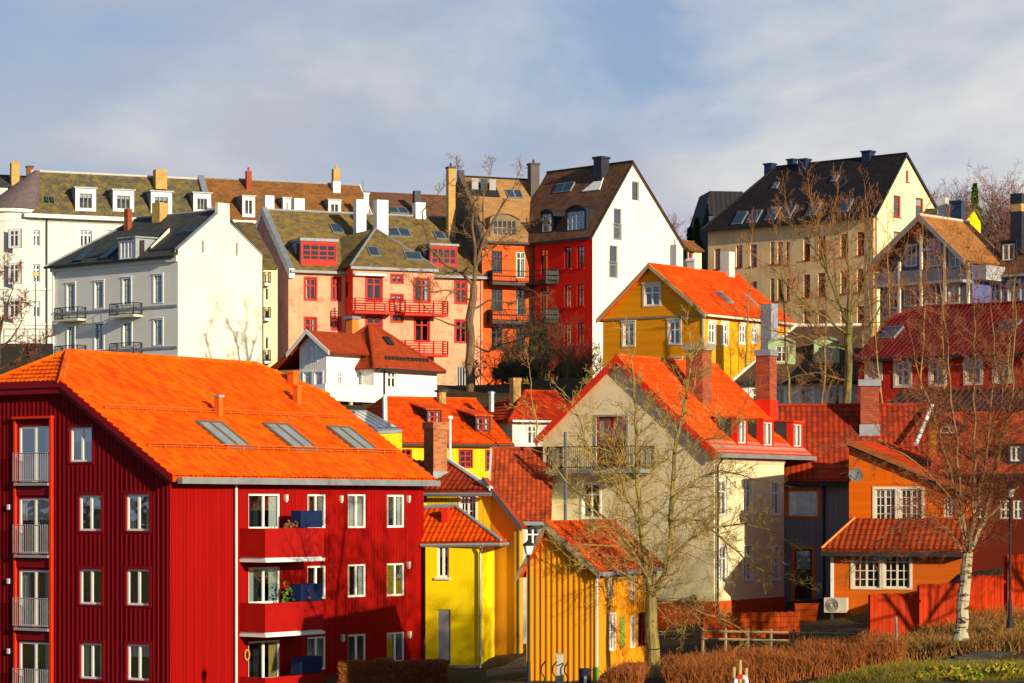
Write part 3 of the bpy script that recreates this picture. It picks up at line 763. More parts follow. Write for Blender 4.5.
for i in range(14):
    t0, t1 = 2 * math.pi * i / 14, 2 * math.pi * (i + 1) / 14
    mb.tube(apt.Rf.P(a + .13 * math.cos(t0), z + .2 * math.sin(t0), -.08), apt.Rf.P(a + .13 * math.cos(t1), z + .2 * math.sin(t1), -.08), .035, .035, 5)
w = mb.build('wreath', M('straw', (.45, .28, .08), .9, .3), None, loc=tuple(apt.Rf.P(a, z, -.08))); tag(w, 'small straw wreath hung on the red wall left of the lowest balcony door', 'wreath')
for px in (0, 60, 170, 300, 420): gp(px, 96 if px > 100 else 99, -7.7)

# ================================================================== 2. low yellow house
h = House('yellow_house', 'bright lemon-yellow low house with orange hipped roof and grey steel door', 'house', 478.5, 108.5, 70.0, -8.0)
Lb = h.bL(425.5); La = 1.9
ze = h.zR(543, 478.5); zr = h.pl['x'] = None
zr = pt(430, 507, 110).z
del h.pl['x']
pr = ([(0, ze - .05), (La, ze - .05)], [(0, ze - .05), (Lb, ze - .05)])
E_ = [pt(501, 541.5, 108.0), pt(421, 542.5, 109.55), pt(421, 507, 111.2), pt(455, 507, 110.6)]
pl = Plane([E_[0], E_[1], E_[3]]); E_[2] = E_[2] + Vector((0, 0, pl.z(E_[2].x, E_[2].y) - E_[2].z)); h.pl['front'] = pl
bk_ = h.W(La + .35, -.45, E_[0].z)
mb = MB(); mb.prism(E_, -pl.n * .12); tile_cover(mb, E_, pl); p2 = Plane([E_[0], E_[3], bk_]); mb.prism([E_[0], E_[3], bk_], -p2.n * .12)
mb.tube(E_[0] + Vector((0, 0, .06)), E_[3] + Vector((0, 0, .06)), .07, .07, 6, 1); mb.tube(E_[3] + Vector((0, 0, .08)), E_[2] + Vector((0, 0, .08)), .1, .1, 6, 1)
h.roof = mb.build('roof', [ORT2, LEAD], h.root); h.roof['lvl'] = 1
h.win(h.Lf, 437, 546, 449, 577.5, frame=WHITE, fw=.1, curtain='', sill=WHM)
h.win(h.Lf, 437.5, 609.5, 450.5, 664, frame=GREYFR, fw=.08, nv=5, hz=(.5,), curtain='', name='steel_grille_door')
h.shell(La, Lb, pr[0], pr[1], YEL); h.windows = []
mb = MB(); q_ = Vector((0, -.1, -.12)); mb.tube(E_[0] + q_, E_[1] + q_, .08, .08, 6); mb.tube(E_[0] + q_, bk_ + Vector((.1, 0, -.12)), .07, .07, 6); mb.build('gutter', LEAD, h.root)
mb = MB(); fbox(mb, h.Lf, -.06, Lb, h.zb, h.zb + 1.3, -.06, -.001); mb.build('plinth', STONE, h.root)
mb = MB(); mb.path([h.W(-.12, -.12, h.zb), h.W(-.12, -.12, ze - .4), h.W(-.3, -.3, ze - .1)], .05, 8); mb.build('downpipe', ZINC, h.root)
h.chimney(441.5, 508, 450, 521, REDBR, None, drop=.4, name='roof_vent')
gp(440, 107, -7.0); gp(480, 107, -7.0); gp(505, 104, -6.5); gp(512, 118, -6.3)

# ================================================================== 3. yellow house with big chimney
h = House('yellow_house', 'yellow house with rusty tiled roof, tall brick chimney and dark ochre side wall', 'house', 490.5, 110.7, 54.6, -7.8)
Fr = Face(h.O, Vector((-.93, .37, 0)), Vector((.37, .93, 0)))
za = .62; Wl = 2.95
r = Fr.rect(460, 495, 476, 519); h.holes[id(Fr)] = [r]
window(Fr, r, h.root, frame=WHITE, fw=.07, nv=1, bars=(4, 3), curtain='', casing=WHITE, cw=.06)
h.wall(Fr, [(0, za), (Wl, za)], YEL2)
# gabled wing coming forward to the right: its shaded half gable
nc = h.O - h.v * 1.52
Sd = Face(nc, h.v, h.u); z_end = Sd.hit(519.5, 523)[1]; z_top = Sd.hit(491, 486)[1]
h.wall(Sd, [(0, z_end), (1.52, z_top)], OCH); Sr = Face(nc, h.u, h.v); h.wall(Sr, [(0, z_end), (.25, z_end)], OCH)
bkw = Face(nc + h.u * .25, h.v, h.u); h.wall(bkw, [(0, z_end), (1.52, z_top)], OCH)
sl = (z_top - z_end) / 1.52
P = [Sd.P(-.28, z_end - sl * .28 + .12, -.25), Sd.P(1.75, z_top + sl * .23 + .12, -.25), Sd.P(1.75, z_top + sl * .23 + .12, .12), Sd.P(-.28, z_end - sl * .28 + .12, .12)]
wp = Plane(P); mb = MB(); mb.prism(P, -wp.n * .12); mb.build('wing_roof', BRT2, h.root)
mb = MB(); q = [P[0] + Vector((0, 0, .06)), P[1] + Vector((0, 0, .06)), P[1] - Vector((0, 0, .22)), P[0] - Vector((0, 0, .22))]; mb.prism([p - h.u * .03 for p in q], h.u * .03 - h.u * .002); mb.build('bargeboard', M('dark_grey_board', (.10, .11, .12), .6), h.root)
E0 = pt(491, 490.5, 110.35); E1 = E0 + Fr.t * 3.3; R0 = pt(447, 461, 113.6); R1 = R0 + Fr.t * 2.2
pl = Plane([E0, E1, R0]); h.pl['front'] = pl; R1.z = pl.z(R1.x, R1.y); P1 = [E0, E1, R1, R0]
mb = MB(); mb.prism(P1, -pl.n * .14); tile_cover(mb, P1, pl)
B0 = E0 + Vector((.5, 5.5, 0)); bp = Plane([E0, R0, B0]); mb.prism([E0, R0, B0], -bp.n * .14)
h.roof = mb.build('roof', BRT2, h.root); h.roof['lvl'] = 1
mb = MB(); mb.tube(E0 + Vector((0, 0, .08)), R0 + Vector((0, 0, .08)), .11, .09, 6); mb.build('verge', M('white_verge', (.72, .72, .68), .6), h.root)
mb = MB(); q = Vector((0, -.12, -.16)); mb.tube(E0 + q, E1 + q, .09, .09, 6); mb.build('gutter', ZINC, h.root)
mb = MB(); mb.path([Sd.P(.02, z_end - .3, -.12), Sd.P(.02, h.zb, -.12)], .05, 8); mb.build('downpipe', DKMETAL, h.root)
h.u = Vector((.80, .6, 0)); h.v = Vector((-.6, .80, 0))
h.chimney(423.8, 422.5, 447.2, 475, BRK, BRK, drop=1.2, capo=.05, caph=.3, base=LEAD, baseh=.15)

# flagpole-like white flue beside the chimney
mb = MB(); a = pt(450, 463, 113.6); mb.tube(a + Vector((0, 0, -.5)), pt(450, 420, 113.6), .07, .06, 8); mb.lathe(pt(450, 420, 113.6), [(0, .07), (.05, .13), (.16, .13), (.2, 0)], 8); mb.build('flue_pipe', WHM, h.root)

# ================================================================== 4. small orange gabled shed
h = House('shed', 'small orange batten-clad house with steep gable and orange roof, front centre', 'shed', 595.0, 90.0, 70.0, -7.2)
Lb = h.bL(526.5); La = 7.4
bA = h.bL(548.5)
ze = h.Rf.hit(597, 574, -.25)[1] + .30; zr = h.Lf.hit(549, 523)[1]; z1 = h.Lf.hit(520, 568)[1]
pr = h.gable(La, Lb, 'u', bA, zr, ze, z1 + .2, oe=.28, og0=.32, og1=.2, mat=ORT2, th=.12, ridge=True, capmat=ORT2, capr=.08, geo=(.25, .36))
h.barge(FRB, 0, w=.26, t=.05); h.barge(FRB, 1, w=.2, t=.04)
WW = dict(frame=WHITE, fw=.05, curtain='', casing=WHITE, cw=.05)
for r in ((606.5, 574, 611, 597), (630, 575, 634, 599), (648.5, 572, 653.5, 592), (608.5, 614, 615, 650), (630.5, 617, 634, 647)):
    h.win(h.Rf, *r, hz=(.5,), nv=0 if r[2] - r[0] < 5 else 1, **WW)
h.win(h.Rf, 638, 612, 650, 646, frame=REDTRIM, fw=.08, curtain='', name='door')
a0, a1, z0, z9 = h.Rf.rect(619.5, 617, 623.5, 647)
mb = MB(); fbox(mb, h.Rf, a0, a1, z0, z9, -.05, -.001); mb.build('shutter', M('green_shutter', (.22, .32, .05), .6), h.root)
h.shell(La, Lb, pr[0], pr[1], ORW)
mb = MB(); battens(mb, h.Lf, .02, Lb - .02, pr[1], h.zb, [], .205, .065, .05, off=.03); mb.build('cladding_batten', ORW, h.root)
mb = MB(); battens(mb, h.Rf, .1, La - .02, pr[0], h.zb, h.holes[id(h.Rf)], .25, .05, .03, margin=.06); mb.build('cladding_batten', ORW, h.root)
h.gutter(LEAD, r=.07, h=.13)
mb = MB(); mb.path([h.W(-.08, -.1, ze - .2), h.W(-.08, -.1, -5.6)], .04, 8); mb.build('downpipe', WHM, h.root)
mb = MB(); mb.path([h.W(-.08, -.1, -5.6), h.W(-.08, -.1, h.zb)], .06, 8); mb.build('downpipe_foot', M('green_pipe', (.05, .30, .06), .6), h.root)
gp(560, 89, -6.15); gp(600, 88, -6.1); gp(655, 92, -5.6); gp(530, 89, -6.2)

# ================================================================== 5. cream gable house
h = House('cream_house', 'cream plastered gable house with red bargeboards, balcony and red dormers', 'house', 714.0, 112.0, 58.0, -6.4)
Lb = h.bL(543); La = h.aR(806)
ze = 2.45; z1 = h.Lf.hit(542, 434)[1]; bA = h.bL(619); zr = h.Lf.hit(619, 356.5)[1]
pr = h.gable(La, Lb, 'u', bA, zr, ze, z1, oe=.25, og0=.22, og1=.2, mat=ORT2, th=.16, capr=.12, geo=(.25, .36))
h.barge(REDBR, 0, w=.36, t=.06, lift=.05); h.barge(REDBR, 1, w=.3, t=.05)
T3 = dict(frame=WHITE, fw=.07, nv=1, hz=(.68,), casing=WHITE, cw=.07)
h.win(h.Lf, 596, 416.5, 626.5, 468, frame=REDTRIM, fw=.08, nv=1, curtain='', casing=ZINC, cw=.08)
h.win(h.Lf, 582.5, 483.5, 600, 518, curtain='', **T3)
for r in ((718, 480.5, 727, 515), (743, 479, 751.5, 515), (771.5, 483, 779.5, 514.5), (719, 547, 727.5, 582.5), (743.5, 546, 752, 580), (772, 547, 779.5, 580)):
    h.win(h.Rf, *r, **T3)
Lw = h.aR(784); h.shell(Lw, Lb, [(0, pr[0][0][1]), (Lw, pr[0][-1][1])], pr[1], CRM)
pz = h.Rf.hit(720, 601)[1]
mb = MB(); fbox(mb, h.Rf, -.05, Lw, h.zb, pz, -.05, -.001); fbox(mb, h.Lf, -.05, h.bL(650), h.zb, pz, -.05, -.001); mb.build('plinth', plaster('rust_red_plinth', (.55, .08, .015), .4), h.root)
h.gutter(ZINC, r=.1, h=.18)
for zz, t in ((h.zf(0) - .42, .10),):
    mb = MB(); fbox(mb, h.Rf, 0, Lw, zz - t, zz, -.08, -.001)
    for i in range(60):
        a = Lw * i / 60; fbox(mb, h.Rf, a, a + .06, zz - .22, zz - t - .002, -.05, -.001)
    mb.build('cornice', M('cream_trim', (.74, .66, .44), .7), h.root)
h.pipe(h.Rf, .12, h.zb, 2.0, .05, DKMETAL, d=-.12)
# gable balcony with steel post
f = h.Lf; pj = 1.3
s0, z = f.hit(640, 469, -pj); s1, _ = f.hit(546, 469, -pj)
o = h.balcony(f, min(s0, s1), max(s0, s1), z, pj, railh=1.0, slab=.16, slabm=ZINC, railm=DKMETAL, gap=.11)
s2, _ = f.hit(566, 560, -pj)
mb = MB(); fbox(mb, f, s2 - .05, s2 + .05, h.zb, f.hit(566, 432, -pj)[1], -pj - .12, -pj - .005); mb.build('post', M('grey_post', (.12, .13, .15), .5), h.root)
# dormers
for (x0, x1, yt, yb) in ((737.5, 747.5, 418.5, 446), (763, 773.8, 420.5, 448), (793, 803, 422.5, 449)):
    h.dormer('front', x0, yt, x1, yb, REDBR, M('red_dormer_roof', (.60, .05, .012), .5), roof='flat', cheek=REDBR, over=.06, th=.07, inset=(.09, .09, .12, .08), fw=.05, frame=WHITE, nv=1, curtain='F')
mb = MB(); a = h.T(0, -.2, 0)
mb.prism([h.T(0, -.23, h.zf(-.23) + .03), h.T(La + .1, -.23, h.zf(-.23) + .03), h.T(La + .1, .35, h.zf(.35) + .03), h.T(0, .35, h.zf(.35) + .03)], (0, 0, .02)); mb.build('eave_flashing', LEAD, h.root)
h.chimney(685.5, 343.5, 712, 398, BRK2, STONE, drop=1.0, capo=.12, caph=.32, pl='front')
h.chimney(755.5, 350, 777, 411, BRK2, ZINC, drop=1.0, capo=.06, caph=.28, base=REDBR, baseh=.5)
# lamps
b_, z_ = h.Lf.hit(695.5, 598)
mb = MB(); mb.lathe(h.Lf.P(b_, z_ - .15, -.2), [(0, 0), (.02, .12), (.2, .15), (.3, .05), (.32, 0)], 10); mb.build('wall_lamp', DKMETAL, h.root)
gp(700, 108, -5.2); gp(640, 110, -5.5); gp(745, 112, -5.0); gp(556, 112, -6.0)

# ================================================================== 6. grey boarded house and tiled wing
h = House('grey_house', 'slate-grey boarded house with orange-framed window and red-brown tiled roof', 'house', 930.0, 118.6, 84.0, -6.6)
Lb = h.bL(781); La = 6
ze = h.Lf.hit(850, 475)[1]; zr = pt(850, 405.5, 122.2).z
pr = h.gable(La, Lb, 'v', 3.5, zr, ze, ze, oe=.35, og0=0.1, og1=.1, mat=BRT2, th=.18, geo=(.25, .36))
h.win(h.Lf, 788.5, 490.5, 817.5, 516, frame=WHITE, fw=.07, nv=2, casing=M('orange_casing', (.60, .16, .02), .6), cw=.16, curtain='R')
h.win(h.Lf, 794.5, 549, 812, 600, frame=DARKFR, fw=.08, nv=0, casing=M('orange_casing', (.5, .2, .05), .6), cw=.14, curtain='', name='door')
h.shell(La, Lb, pr[0], pr[1], GRYB)
h.gutter(DKMETAL)
h.pipe(h.Lf, h.bL(824), h.zb, ze - .3, .06, DKMETAL)
h.chimney(859.5, 380, 879.5, 428, BRK2, ZINC, drop=1, capo=.1, caph=.3, pl='front', base=LEAD, baseh=.15)
gp(800, 114, -5.0)
mb = MB(); c0 = pt(916, 444, 118.5); c1 = pt(932, 405, 121.5); mb.tube(c0, c1, .10, .10, 8); mb.build('verge_pipe', WHM, h.root)

# ================================================================== 7. orange house on the right
h = House('orange_house', 'deep orange boarded house with white paired windows and tiled pent roof, right', 'house', 966.0, 108.0, 70.0, -6.4)
Lb = h.bL(849); La = 9.0
zl = h.Lf.hit(849, 440)[1]; zrr = h.Lf.hit(963, 490)[1]
th = .16
P = [h.W(-.25, -.3, zrr - .1), h.W(-.25, Lb + .05, zl + .02), h.W(La, Lb + .05, zl + .02), h.W(La, -.3, zrr - .1)]
pl = Plane(P); mb = MB(); mb.prism(P, -pl.n * th); h.pl['front'] = pl; tile_cover(mb, P, pl)
h.roof = mb.build('roof', RDT, h.root); h.roof['lvl'] = 1
mb = MB(); mb.prism([P[0] + h.u * -.05 + Vector((0, 0, .04)), P[1] + h.u * -.05 + Vector((0, 0, .04)), P[1] + h.u * -.05 - Vector((0, 0, .2)), P[0] + h.u * -.05 - Vector((0, 0, .2))], h.u * .045); mb.build('bargeboard', M('rust_board', (.35, .10, .02), .6), h.root)
mb = MB(); mb.prism([P[0] - h.u * -.02 - Vector((0, 0, .2)), P[1] - h.u * -.02 - Vector((0, 0, .2)), P[1] - h.u * -.02 - Vector((0, 0, .32)), P[0] - h.u * -.02 - Vector((0, 0, .32))], h.u * .12); mb.build('under_board', DARKFR, h.root)
OW = dict(frame=CREAM, fw=.07, nv=1, bars=(4, 4), casing=CREAM, cw=.10)
h.win(h.Lf, 875, 489, 895.5, 522, **OW); h.win(h.Lf, 900.5, 489, 922, 522, **OW)
h.win(h.Lf, 944, 497, 955, 517, frame=CREAM, fw=.06, nv=2, curtain='')
prL = [(0, zrr - .15), (Lb, zl - .15)]
h.wall(h.Lf, prL, ORH); h.wall(h.Rf, [(0, zrr - .15), (La, zrr - .15)], ORH)
fbk = Face(h.W(La, 0, 0), h.v, h.u); h.wall(fbk, prL, ORH); fbk = Face(h.W(0, Lb, 0), h.u, h.v); h.wall(fbk, [(0, zl - .15), (La, zl - .15)], ORH)
# lower storey in front with pent roof
fd = 1.1
lf = Face(h.W(-fd, 0, 0), h.v, h.u)
b_l = lf.hit(831.5, 570)[0]; b_r = 0.0
zt = lf.hit(890, 549)[1]
h.win(lf, 853, 553.5, 880, 588, **OW); h.win(lf, 884, 553.5, 910, 588, **OW)
LOWM = boards('pale_orange_boards', (.62, .13, .010), .17, False, .02, .12, prof='lap')
h.wall(lf, [(b_r, zt), (b_l, zt)], LOWM, reveal=.1)
sf = Face(h.W(-fd, b_l, 0), h.u, h.v * -1); h.wall(sf, [(0, zt), (fd + .5, zt)], LOWM)
sf = Face(h.W(-fd, b_r, 0), h.u, h.v); h.wall(sf, [(0, zt), (fd, zt)], LOWM)
zu = h.Lf.hit(880, 519)[1]
P = [h.W(-fd - .55, b_l + .3, zt - .02), h.W(-fd - .55, -.3, zt - .02), h.W(-.04, -.3, zu), h.W(-.04, Lb + .0, zu)]
P[3] = h.W(-.04, b_l - .75, zu)
pl2 = Plane(P[:3]); mb = MB(); mb.prism(P, -pl2.n * .14); tile_cover(mb, P, pl2); mb.build('pent_roof', RUST, h.root)
mb = MB(); A = h.W(-fd - .60, b_l + .32, zt - .30); mb.box(A, h.v * -(b_l + .6), h.u * .6, (0, 0, .16)); mb.build('soffit', DARKFR, h.root)
mb = MB(); mb.tube(P[0] + Vector((0, 0, .04)), P[3] + Vector((0, 0, .05)), .06, .06, 6); mb.build('verge', M('orange_verge', (.75, .25, .05), .6), h.root)
mb = MB(); fbox(mb, lf, b_l - .10, b_l + .03, h.zb, zt, -.04, -.001); mb.build('corner_board', WHITE, h.root)
gp(850, 104, -5.0); gp(900, 104, -4.9); gp(950, 98, -4.5); gp(1020, 98, -3.8)
oh = h
# satellite dish on its wall
b_, z_ = h.Lf.hit(858, 475); root = empty('satellite_dish', tuple(h.Lf.P(b_, z_, -.05)), 'grey satellite dish on the left edge of the orange wall', 'satellite dish')
mb = MB(); cc = h.Lf.P(b_, z_, -.45); ax = (h.u * -1 + h.v * -.5 + Vector((0, 0, .25))).normalized(); e1 = ax.cross(Vector((0, 0, 1))).normalized(); e2 = e1.cross(ax)
ring = []
for rr, dd in ((0, -.08), (.13, -.06), (.23, -.02), (.31, .03)): ring.append([cc + ax * dd + (e1 * math.cos(2 * math.pi * i / 16) + e2 * math.sin(2 * math.pi * i / 16)) * rr for i in range(16)])
for a_, c_ in zip(ring, ring[1:]):
    for i in range(16): j = (i + 1) % 16; mb.face([a_[i], a_[j], c_[j], c_[i]])
mb.build('dish', M('grey_dish', (.13, .15, .14), .5), root)
mb = MB(); mb.tube(h.Lf.P(b_, z_, 0), cc - ax * .08, .03, .03, 6); mb.tube(cc - ax * .05 - e2 * .2, cc + ax * .35, .015, .015, 5); mb.lathe(cc + ax * .35 - Vector((0, 0, .05)), [(0, .03), (.1, .03)], 6); mb.build('arm', DKMETAL, root)
# heat pump
c = lf.P(b_l - .75, 0, -.5); zg = pt(840, 614, c.y).z; root = empty('heat_pump', (c.x, c.y, zg), 'beige heat pump unit on the ground by the orange house corner', 'heat pump')
mb = MB(); w = .95; mb.box(Vector((c.x, c.y, zg + .05)) - h.v * -.0, h.v * w * -1 * -1, h.u * .38, (0, 0, .62)); mb.build('case', M('beige_case', (.55, .50, .38), .5), root)
mb = MB(); cf = Vector((c.x, c.y, zg + .36)) + h.v * .62 - h.u * .01
for rr in (.08, .14, .2, .26):
    for i in range(16):
        t0, t1 = 2 * math.pi * i / 16, 2 * math.pi * (i + 1) / 16; mb.tube(cf + h.v * rr * math.cos(t0) + Vector((0, 0, rr * math.sin(t0))), cf + h.v * rr * math.cos(t1) + Vector((0, 0, rr * math.sin(t1))), .012, .012, 4)
mb.build('fan_grille', DKMETAL, root)

# ================================================================== 8. brown tiled roof house between yellow and cream
h = House('white_house', 'white house under a steep weathered brown-red tiled roof, left of the cream gable', 'house', 547.0, 113.6, 88.0, -6.8)
Lb = h.bL(522); La = 7.0
ze = h.Lf.hit(530, 516)[1]; zr = pt(520, 449, 117.2).z
pr = h.gable(La, Lb, 'v', 3.7, zr, ze, ze, oe=.3, og0=.2, og1=1.45, mat=BRT, th=.16, capmat=BRT, geo=(.21, .28, .026, .03))
h.win(h.Lf, 526, 523, 539.5, 546, frame=WHITE, fw=.07, nv=1, hz=(.5,), curtain='')
h.shell(La, Lb, pr[0], pr[1], M('pale_boards', (.55, .58, .55), .6, .1)); h.gutter(ZINC)
h.barge(M('pale_verge', (.60, .52, .42), .6), 1, w=.22, t=.1, lift=.08)
gp(530, 110, -6.3)
# ================================================================== 9. orange-roofed yellow house with two dormers
h = House('yellow_house', 'yellow house with bright orange roof and two black-cheeked dormers, behind the brick chimney', 'house', 388.0, 150.0, 27.0, -3.0)
La = h.aR(508); Lb = 9.4
ze = h.Rf.hit(450, 441)[1]; zr = pt(430, 399.5, 157.5).z
pr = h.gable(La, Lb, 'u', 4.7, zr, ze, ze, oe=.3, og0=.2, og1=.2, hip0=(1.9, None), mat=ORT2, th=.16, capmat=ORT2, geo=(.3, .38, .03, .04, 0, 4))
mb = MB(); mb.tube(h.T(-.3, -.3, ze - .05), h.T(1.9, 4.7, zr + .1), .14, .14, 6); mb.build('verge', WHITE, h.root)
for r in ((459.5, 450, 472, 467.5), (486, 450.5, 498.5, 470.5)): h.win(h.Rf, *r, frame=REDFR, fw=.08, nv=1, hz=(.33, .66), curtain='', casing=REDFR, cw=.05)
for r in ((400, 449, 412, 467), (430, 449, 442, 467)): h.win(h.Rf, *r, frame=REDFR, fw=.08, nv=1, hz=(.33, .66), curtain='')
h.shell(La, Lb, pr[0], pr[1], YEL2); h.gutter(DKMETAL, h=.14)
h.barge(DARKFR, 1, w=.22, t=.06, lift=.04)
for r in ((427, 409.5, 442, 424), (475.5, 416, 491, 432)):
    h.dormer('front', *r, DARKFR, ORT2, roof='shed', cheek=DARKFR, frame=REDFR, fw=.07, nv=1, hz=(.5,), curtain='', inset=(.08, .08, .1, .08), over=.12, rise=.45, run=2.6, th=.08)
h.chimney(436.5, 390, 446, 403, BRK3, DKMETAL, pl='front', drop=1.2, capo=.1, caph=.12)
gp(450, 148, -1.5); gp(400, 150, -1.5)
# hipped stub + glazed roof to the left of it
h = House('glass_roofed_house', 'house with grey glazed roof lights behind the big orange roof', 'house', 404.0, 140.0, 40.0, -3.0)
P = [pt(402, 430, 140), pt(378, 431, 138), pt(341, 409.5, 147), pt(366, 409.5, 149)]
pl = Plane(P[:3]); P[3] = pl.hit(366, 410); h.pl['front'] = pl
mb = MB(); mb.prism(P, -pl.n * .15); h.roof = mb.build('roof', LEAD, h.root); h.roof['lvl'] = 1
for i in range(4):
    a, b, c, d = P[1].lerp(P[0], .04 + i * .24), P[1].lerp(P[0], .24 + i * .24), P[2].lerp(P[3], .24 + i * .24), P[2].lerp(P[3], .04 + i * .24)
    aa, bb, cc, dd = a.lerp(d, .1), b.lerp(c, .1), b.lerp(c, .9), a.lerp(d, .9)
    mb = MB(); mb.prism([aa, bb, cc, dd], pl.n * .05); mb.build('pane', SKYGLASS, h.roof)
mb = MB(); q = [Vector((p.x, p.y, 0)) for p in P]
for i in range(4):
    a, b = P[i], P[(i + 1) % 4]; mb.face([a - Vector((0, 0, .17)), b - Vector((0, 0, .17)), Vector((b.x, b.y, -3)), Vector((a.x, a.y, -3))])
mb.build('wall', YEL2, h.root)
h = House('red_roofed_house', 'small house with red hipped roof showing between the glazed roof and the yellow house', 'house', 372.0, 158.0, 30.0, -3.0)
pr = h.gable(6, 6, 'v', 3.0, pt(372, 402, 160).z, pt(380, 424, 158).z, pt(380, 424, 158).z, mat=RDT, hip0=(2.9, None), hip1=(2.9, None)); h.shell(6, 6, *pr, YEL2)
h = House('red_roofed_house', 'low house with red-brown tiles just left of the tall brick chimney', 'house', 399.0, 121.0, 54.6, -6.0)
P = [pt(424, 470, 117), pt(388, 437, 121), pt(395, 442, 124), pt(424, 447, 124)]
La = h.aR(421); pr = h.gable(La, 4.4, 'u', 2.2, pt(410, 442, 123).z, pt(420, 462, 120).z, pt(420, 462, 120).z, mat=BRT2, og1=0, oe=.3); h.shell(La, 4.4, *pr, YEL2)

# ================================================================== 10. white cottage with orange hipped roof
h = House('white_cottage', 'white cottage with orange hipped roof and brick chimney, above the brown roof', 'house', 512.5, 155.0, 28.0, -2.5)
La = h.aR(578); Lb = 6.5
ze = h.Rf.hit(514, 417)[1]; zr = pt(545, 391, 158.5).z
pr = h.gable(La, Lb, 'u', 3.2, zr, ze, ze, oe=.35, hip0=(2.6, None), mat=RDT, geo=(.3, .38, .03, .04, 0, 4))
h.win(h.Rf, 527.5, 425, 537, 444.5, frame=WHITE, fw=.09, hz=(.66,), casing=WHITE, cw=.08, curtain='')
h.win(h.Rf, 558, 425, 567, 444.5, frame=WHITE, fw=.09, hz=(.66,), casing=WHITE, cw=.08, curtain='')
h.shell(La, Lb, pr[0], pr[1], M('white_wall', (.78, .77, .70), .7), WHB); h.gutter(WHM, h=.12)
h.chimney(509.5, 378, 521, 394, BRK3, BRK3, pl='front', Y=158, drop=1.2, capo=.04, caph=.2)
mb = MB(); mb.tube(pt(491.5, 412, 155), pt(491.5, 394, 155), .17, .17, 8); mb.lathe(pt(491.5, 394, 155), [(0, .22), (.12, .22), (.2, 0)], 8); mb.build('flue_pipe', ZINC, h.root)
gp(512, 152, .0); gp(560, 150, .0)

# ================================================================== 11. white villa with rust roof
h = House('white_villa', 'white timber villa with rust-brown pyramid roof and small gabled wing', 'house', 374.0, 178.0, 50.0, 5.0)
La = h.aR(437); Lb = h.bL(345)
ze = h.Rf.hit(376, 361.5)[1]; ax, az = 3.4, pt(373, 326.5, 182).z
La0 = La
oe = .45
hl = (373 - 374, 0)
pr = h.gable(La, Lb + 3, 'u', (Lb + 3) * .45, az, ze, ze, oe=oe, hip0=(2.2, None), hip1=(3.6, None), mat=RUST, th=.16, capr=.13)
h.win(h.Rf, 387.5, 370.5, 396, 388, frame=WHITE, fw=.1, nv=1, hz=(.6,), casing=WHITE, cw=.1, curtain='', sill=WHITE)
h.win(h.Lf, 348.5, 371, 354.5, 386, frame=WHITE, fw=.09, hz=(.66,), casing=WHITE, cw=.07, curtain='', nv=0); h.win(h.Lf, 356, 371, 362, 386, frame=WHITE, fw=.09, hz=(.66,), nv=0, casing=WHITE, cw=.07, curtain='')
h.shell(La, Lb + 3, pr[0], pr[1], M('villa_white', (.82, .80, .74), .6, .05), WHB)
h.skylight('front', 382, 337.5, 393.5, 345.5, 2, DKMETAL, .12)
h.gutter(DKMETAL, h=.14); h.pipe(h.Rf, h.aR(383.5), h.zb, ze - .3, .06, DKMETAL)
h.chimney(346, 316.5, 358.5, 331, M('orange_box_metal', (.75, .20, .03), .6), ZINC, Y=184, drop=2.5, capo=.12, caph=.2)
mb = MB(); p = h.pl['front']; q0, q1 = p.hit(386, 360), p.hit(428, 362.5)
for k in (.1, .25): mb.tube(q0 + Vector((0, 0, k)), q1 + Vector((0, 0, k)), .035, .035, 4)
for i in range(12): q = q0.lerp(q1, i / 11); mb.tube(q, q + Vector((0, 0, .28)), .05, .05, 4)
mb.build('snow_guard', DARKFR, h.root)
# wing: own face set
wx, wY = 326.5, 176.5
wO = pt(wx, HY, wY); wf = Face(wO, h.v, h.u); wr = Face(wO, h.u, h.v)
wb = wf.hit(299.5, 360)[0]; wa = 6.2
zc = wr.hit(328, 345)[1]; zA = wf.hit(310, 330.5)[1]; bm = wf.hit(311.5, 350)[0]
def whole(f, *r): q = f.rect(*r); h.holes.setdefault(id(f), []).append(q); return q
WV = dict(frame=WHITE, fw=.09, casing=WHITE, cw=.09, curtain='')
window(wf, whole(wf, 307.5, 344.5, 317, 361), h.root, nv=1, hz=(.68,), head=True, **WV)
window(wf, whole(wf, 303.5, 372, 312, 388), h.root, nv=1, hz=(.7,), **WV); window(wf, whole(wf, 314.5, 372, 322.5, 388), h.root, nv=1, hz=(.7,), **WV)
window(wr, whole(wr, 337.5, 372, 342.5, 385.5), h.root, nv=1, hz=(.66,), **WV)
h.wall(wf, [(0, zc), (bm, zA - .25), (wb, zc)], WHB); h.wall(wr, [(0, zc), (wa, zc)], MATS['villa_white'])
h.wall(Face(wf.P(wb, 0), h.u, h.v), [(0, zc), (wa, zc)], WHB)
mb = MB()
for s0 in (0, 1):
    y0 = -.75 if s0 == 0 else wb + .75; sl = (zA - zc) / bm
    zl_ = zc - .75 * sl * .9
    P = [wf.P(y0, zl_, -.5), wf.P(bm, zA, -.5), wf.P(bm, zA, wa), wf.P(y0, zl_, wa)]
    pl_ = Plane(P); mb.prism(P, -pl_.n * .14)
    bb = MB(); P = [wf.P(y0, zl_ + .06, -.56), wf.P(bm, zA + .06, -.56), wf.P(bm, zA - .24, -.56), wf.P(y0, zl_ - .24, -.56)]; bb.prism(P, h.u * .055); bb.build('bargeboard', WHITE, h.root)
mb.build('wing_roof', RUST, h.root)
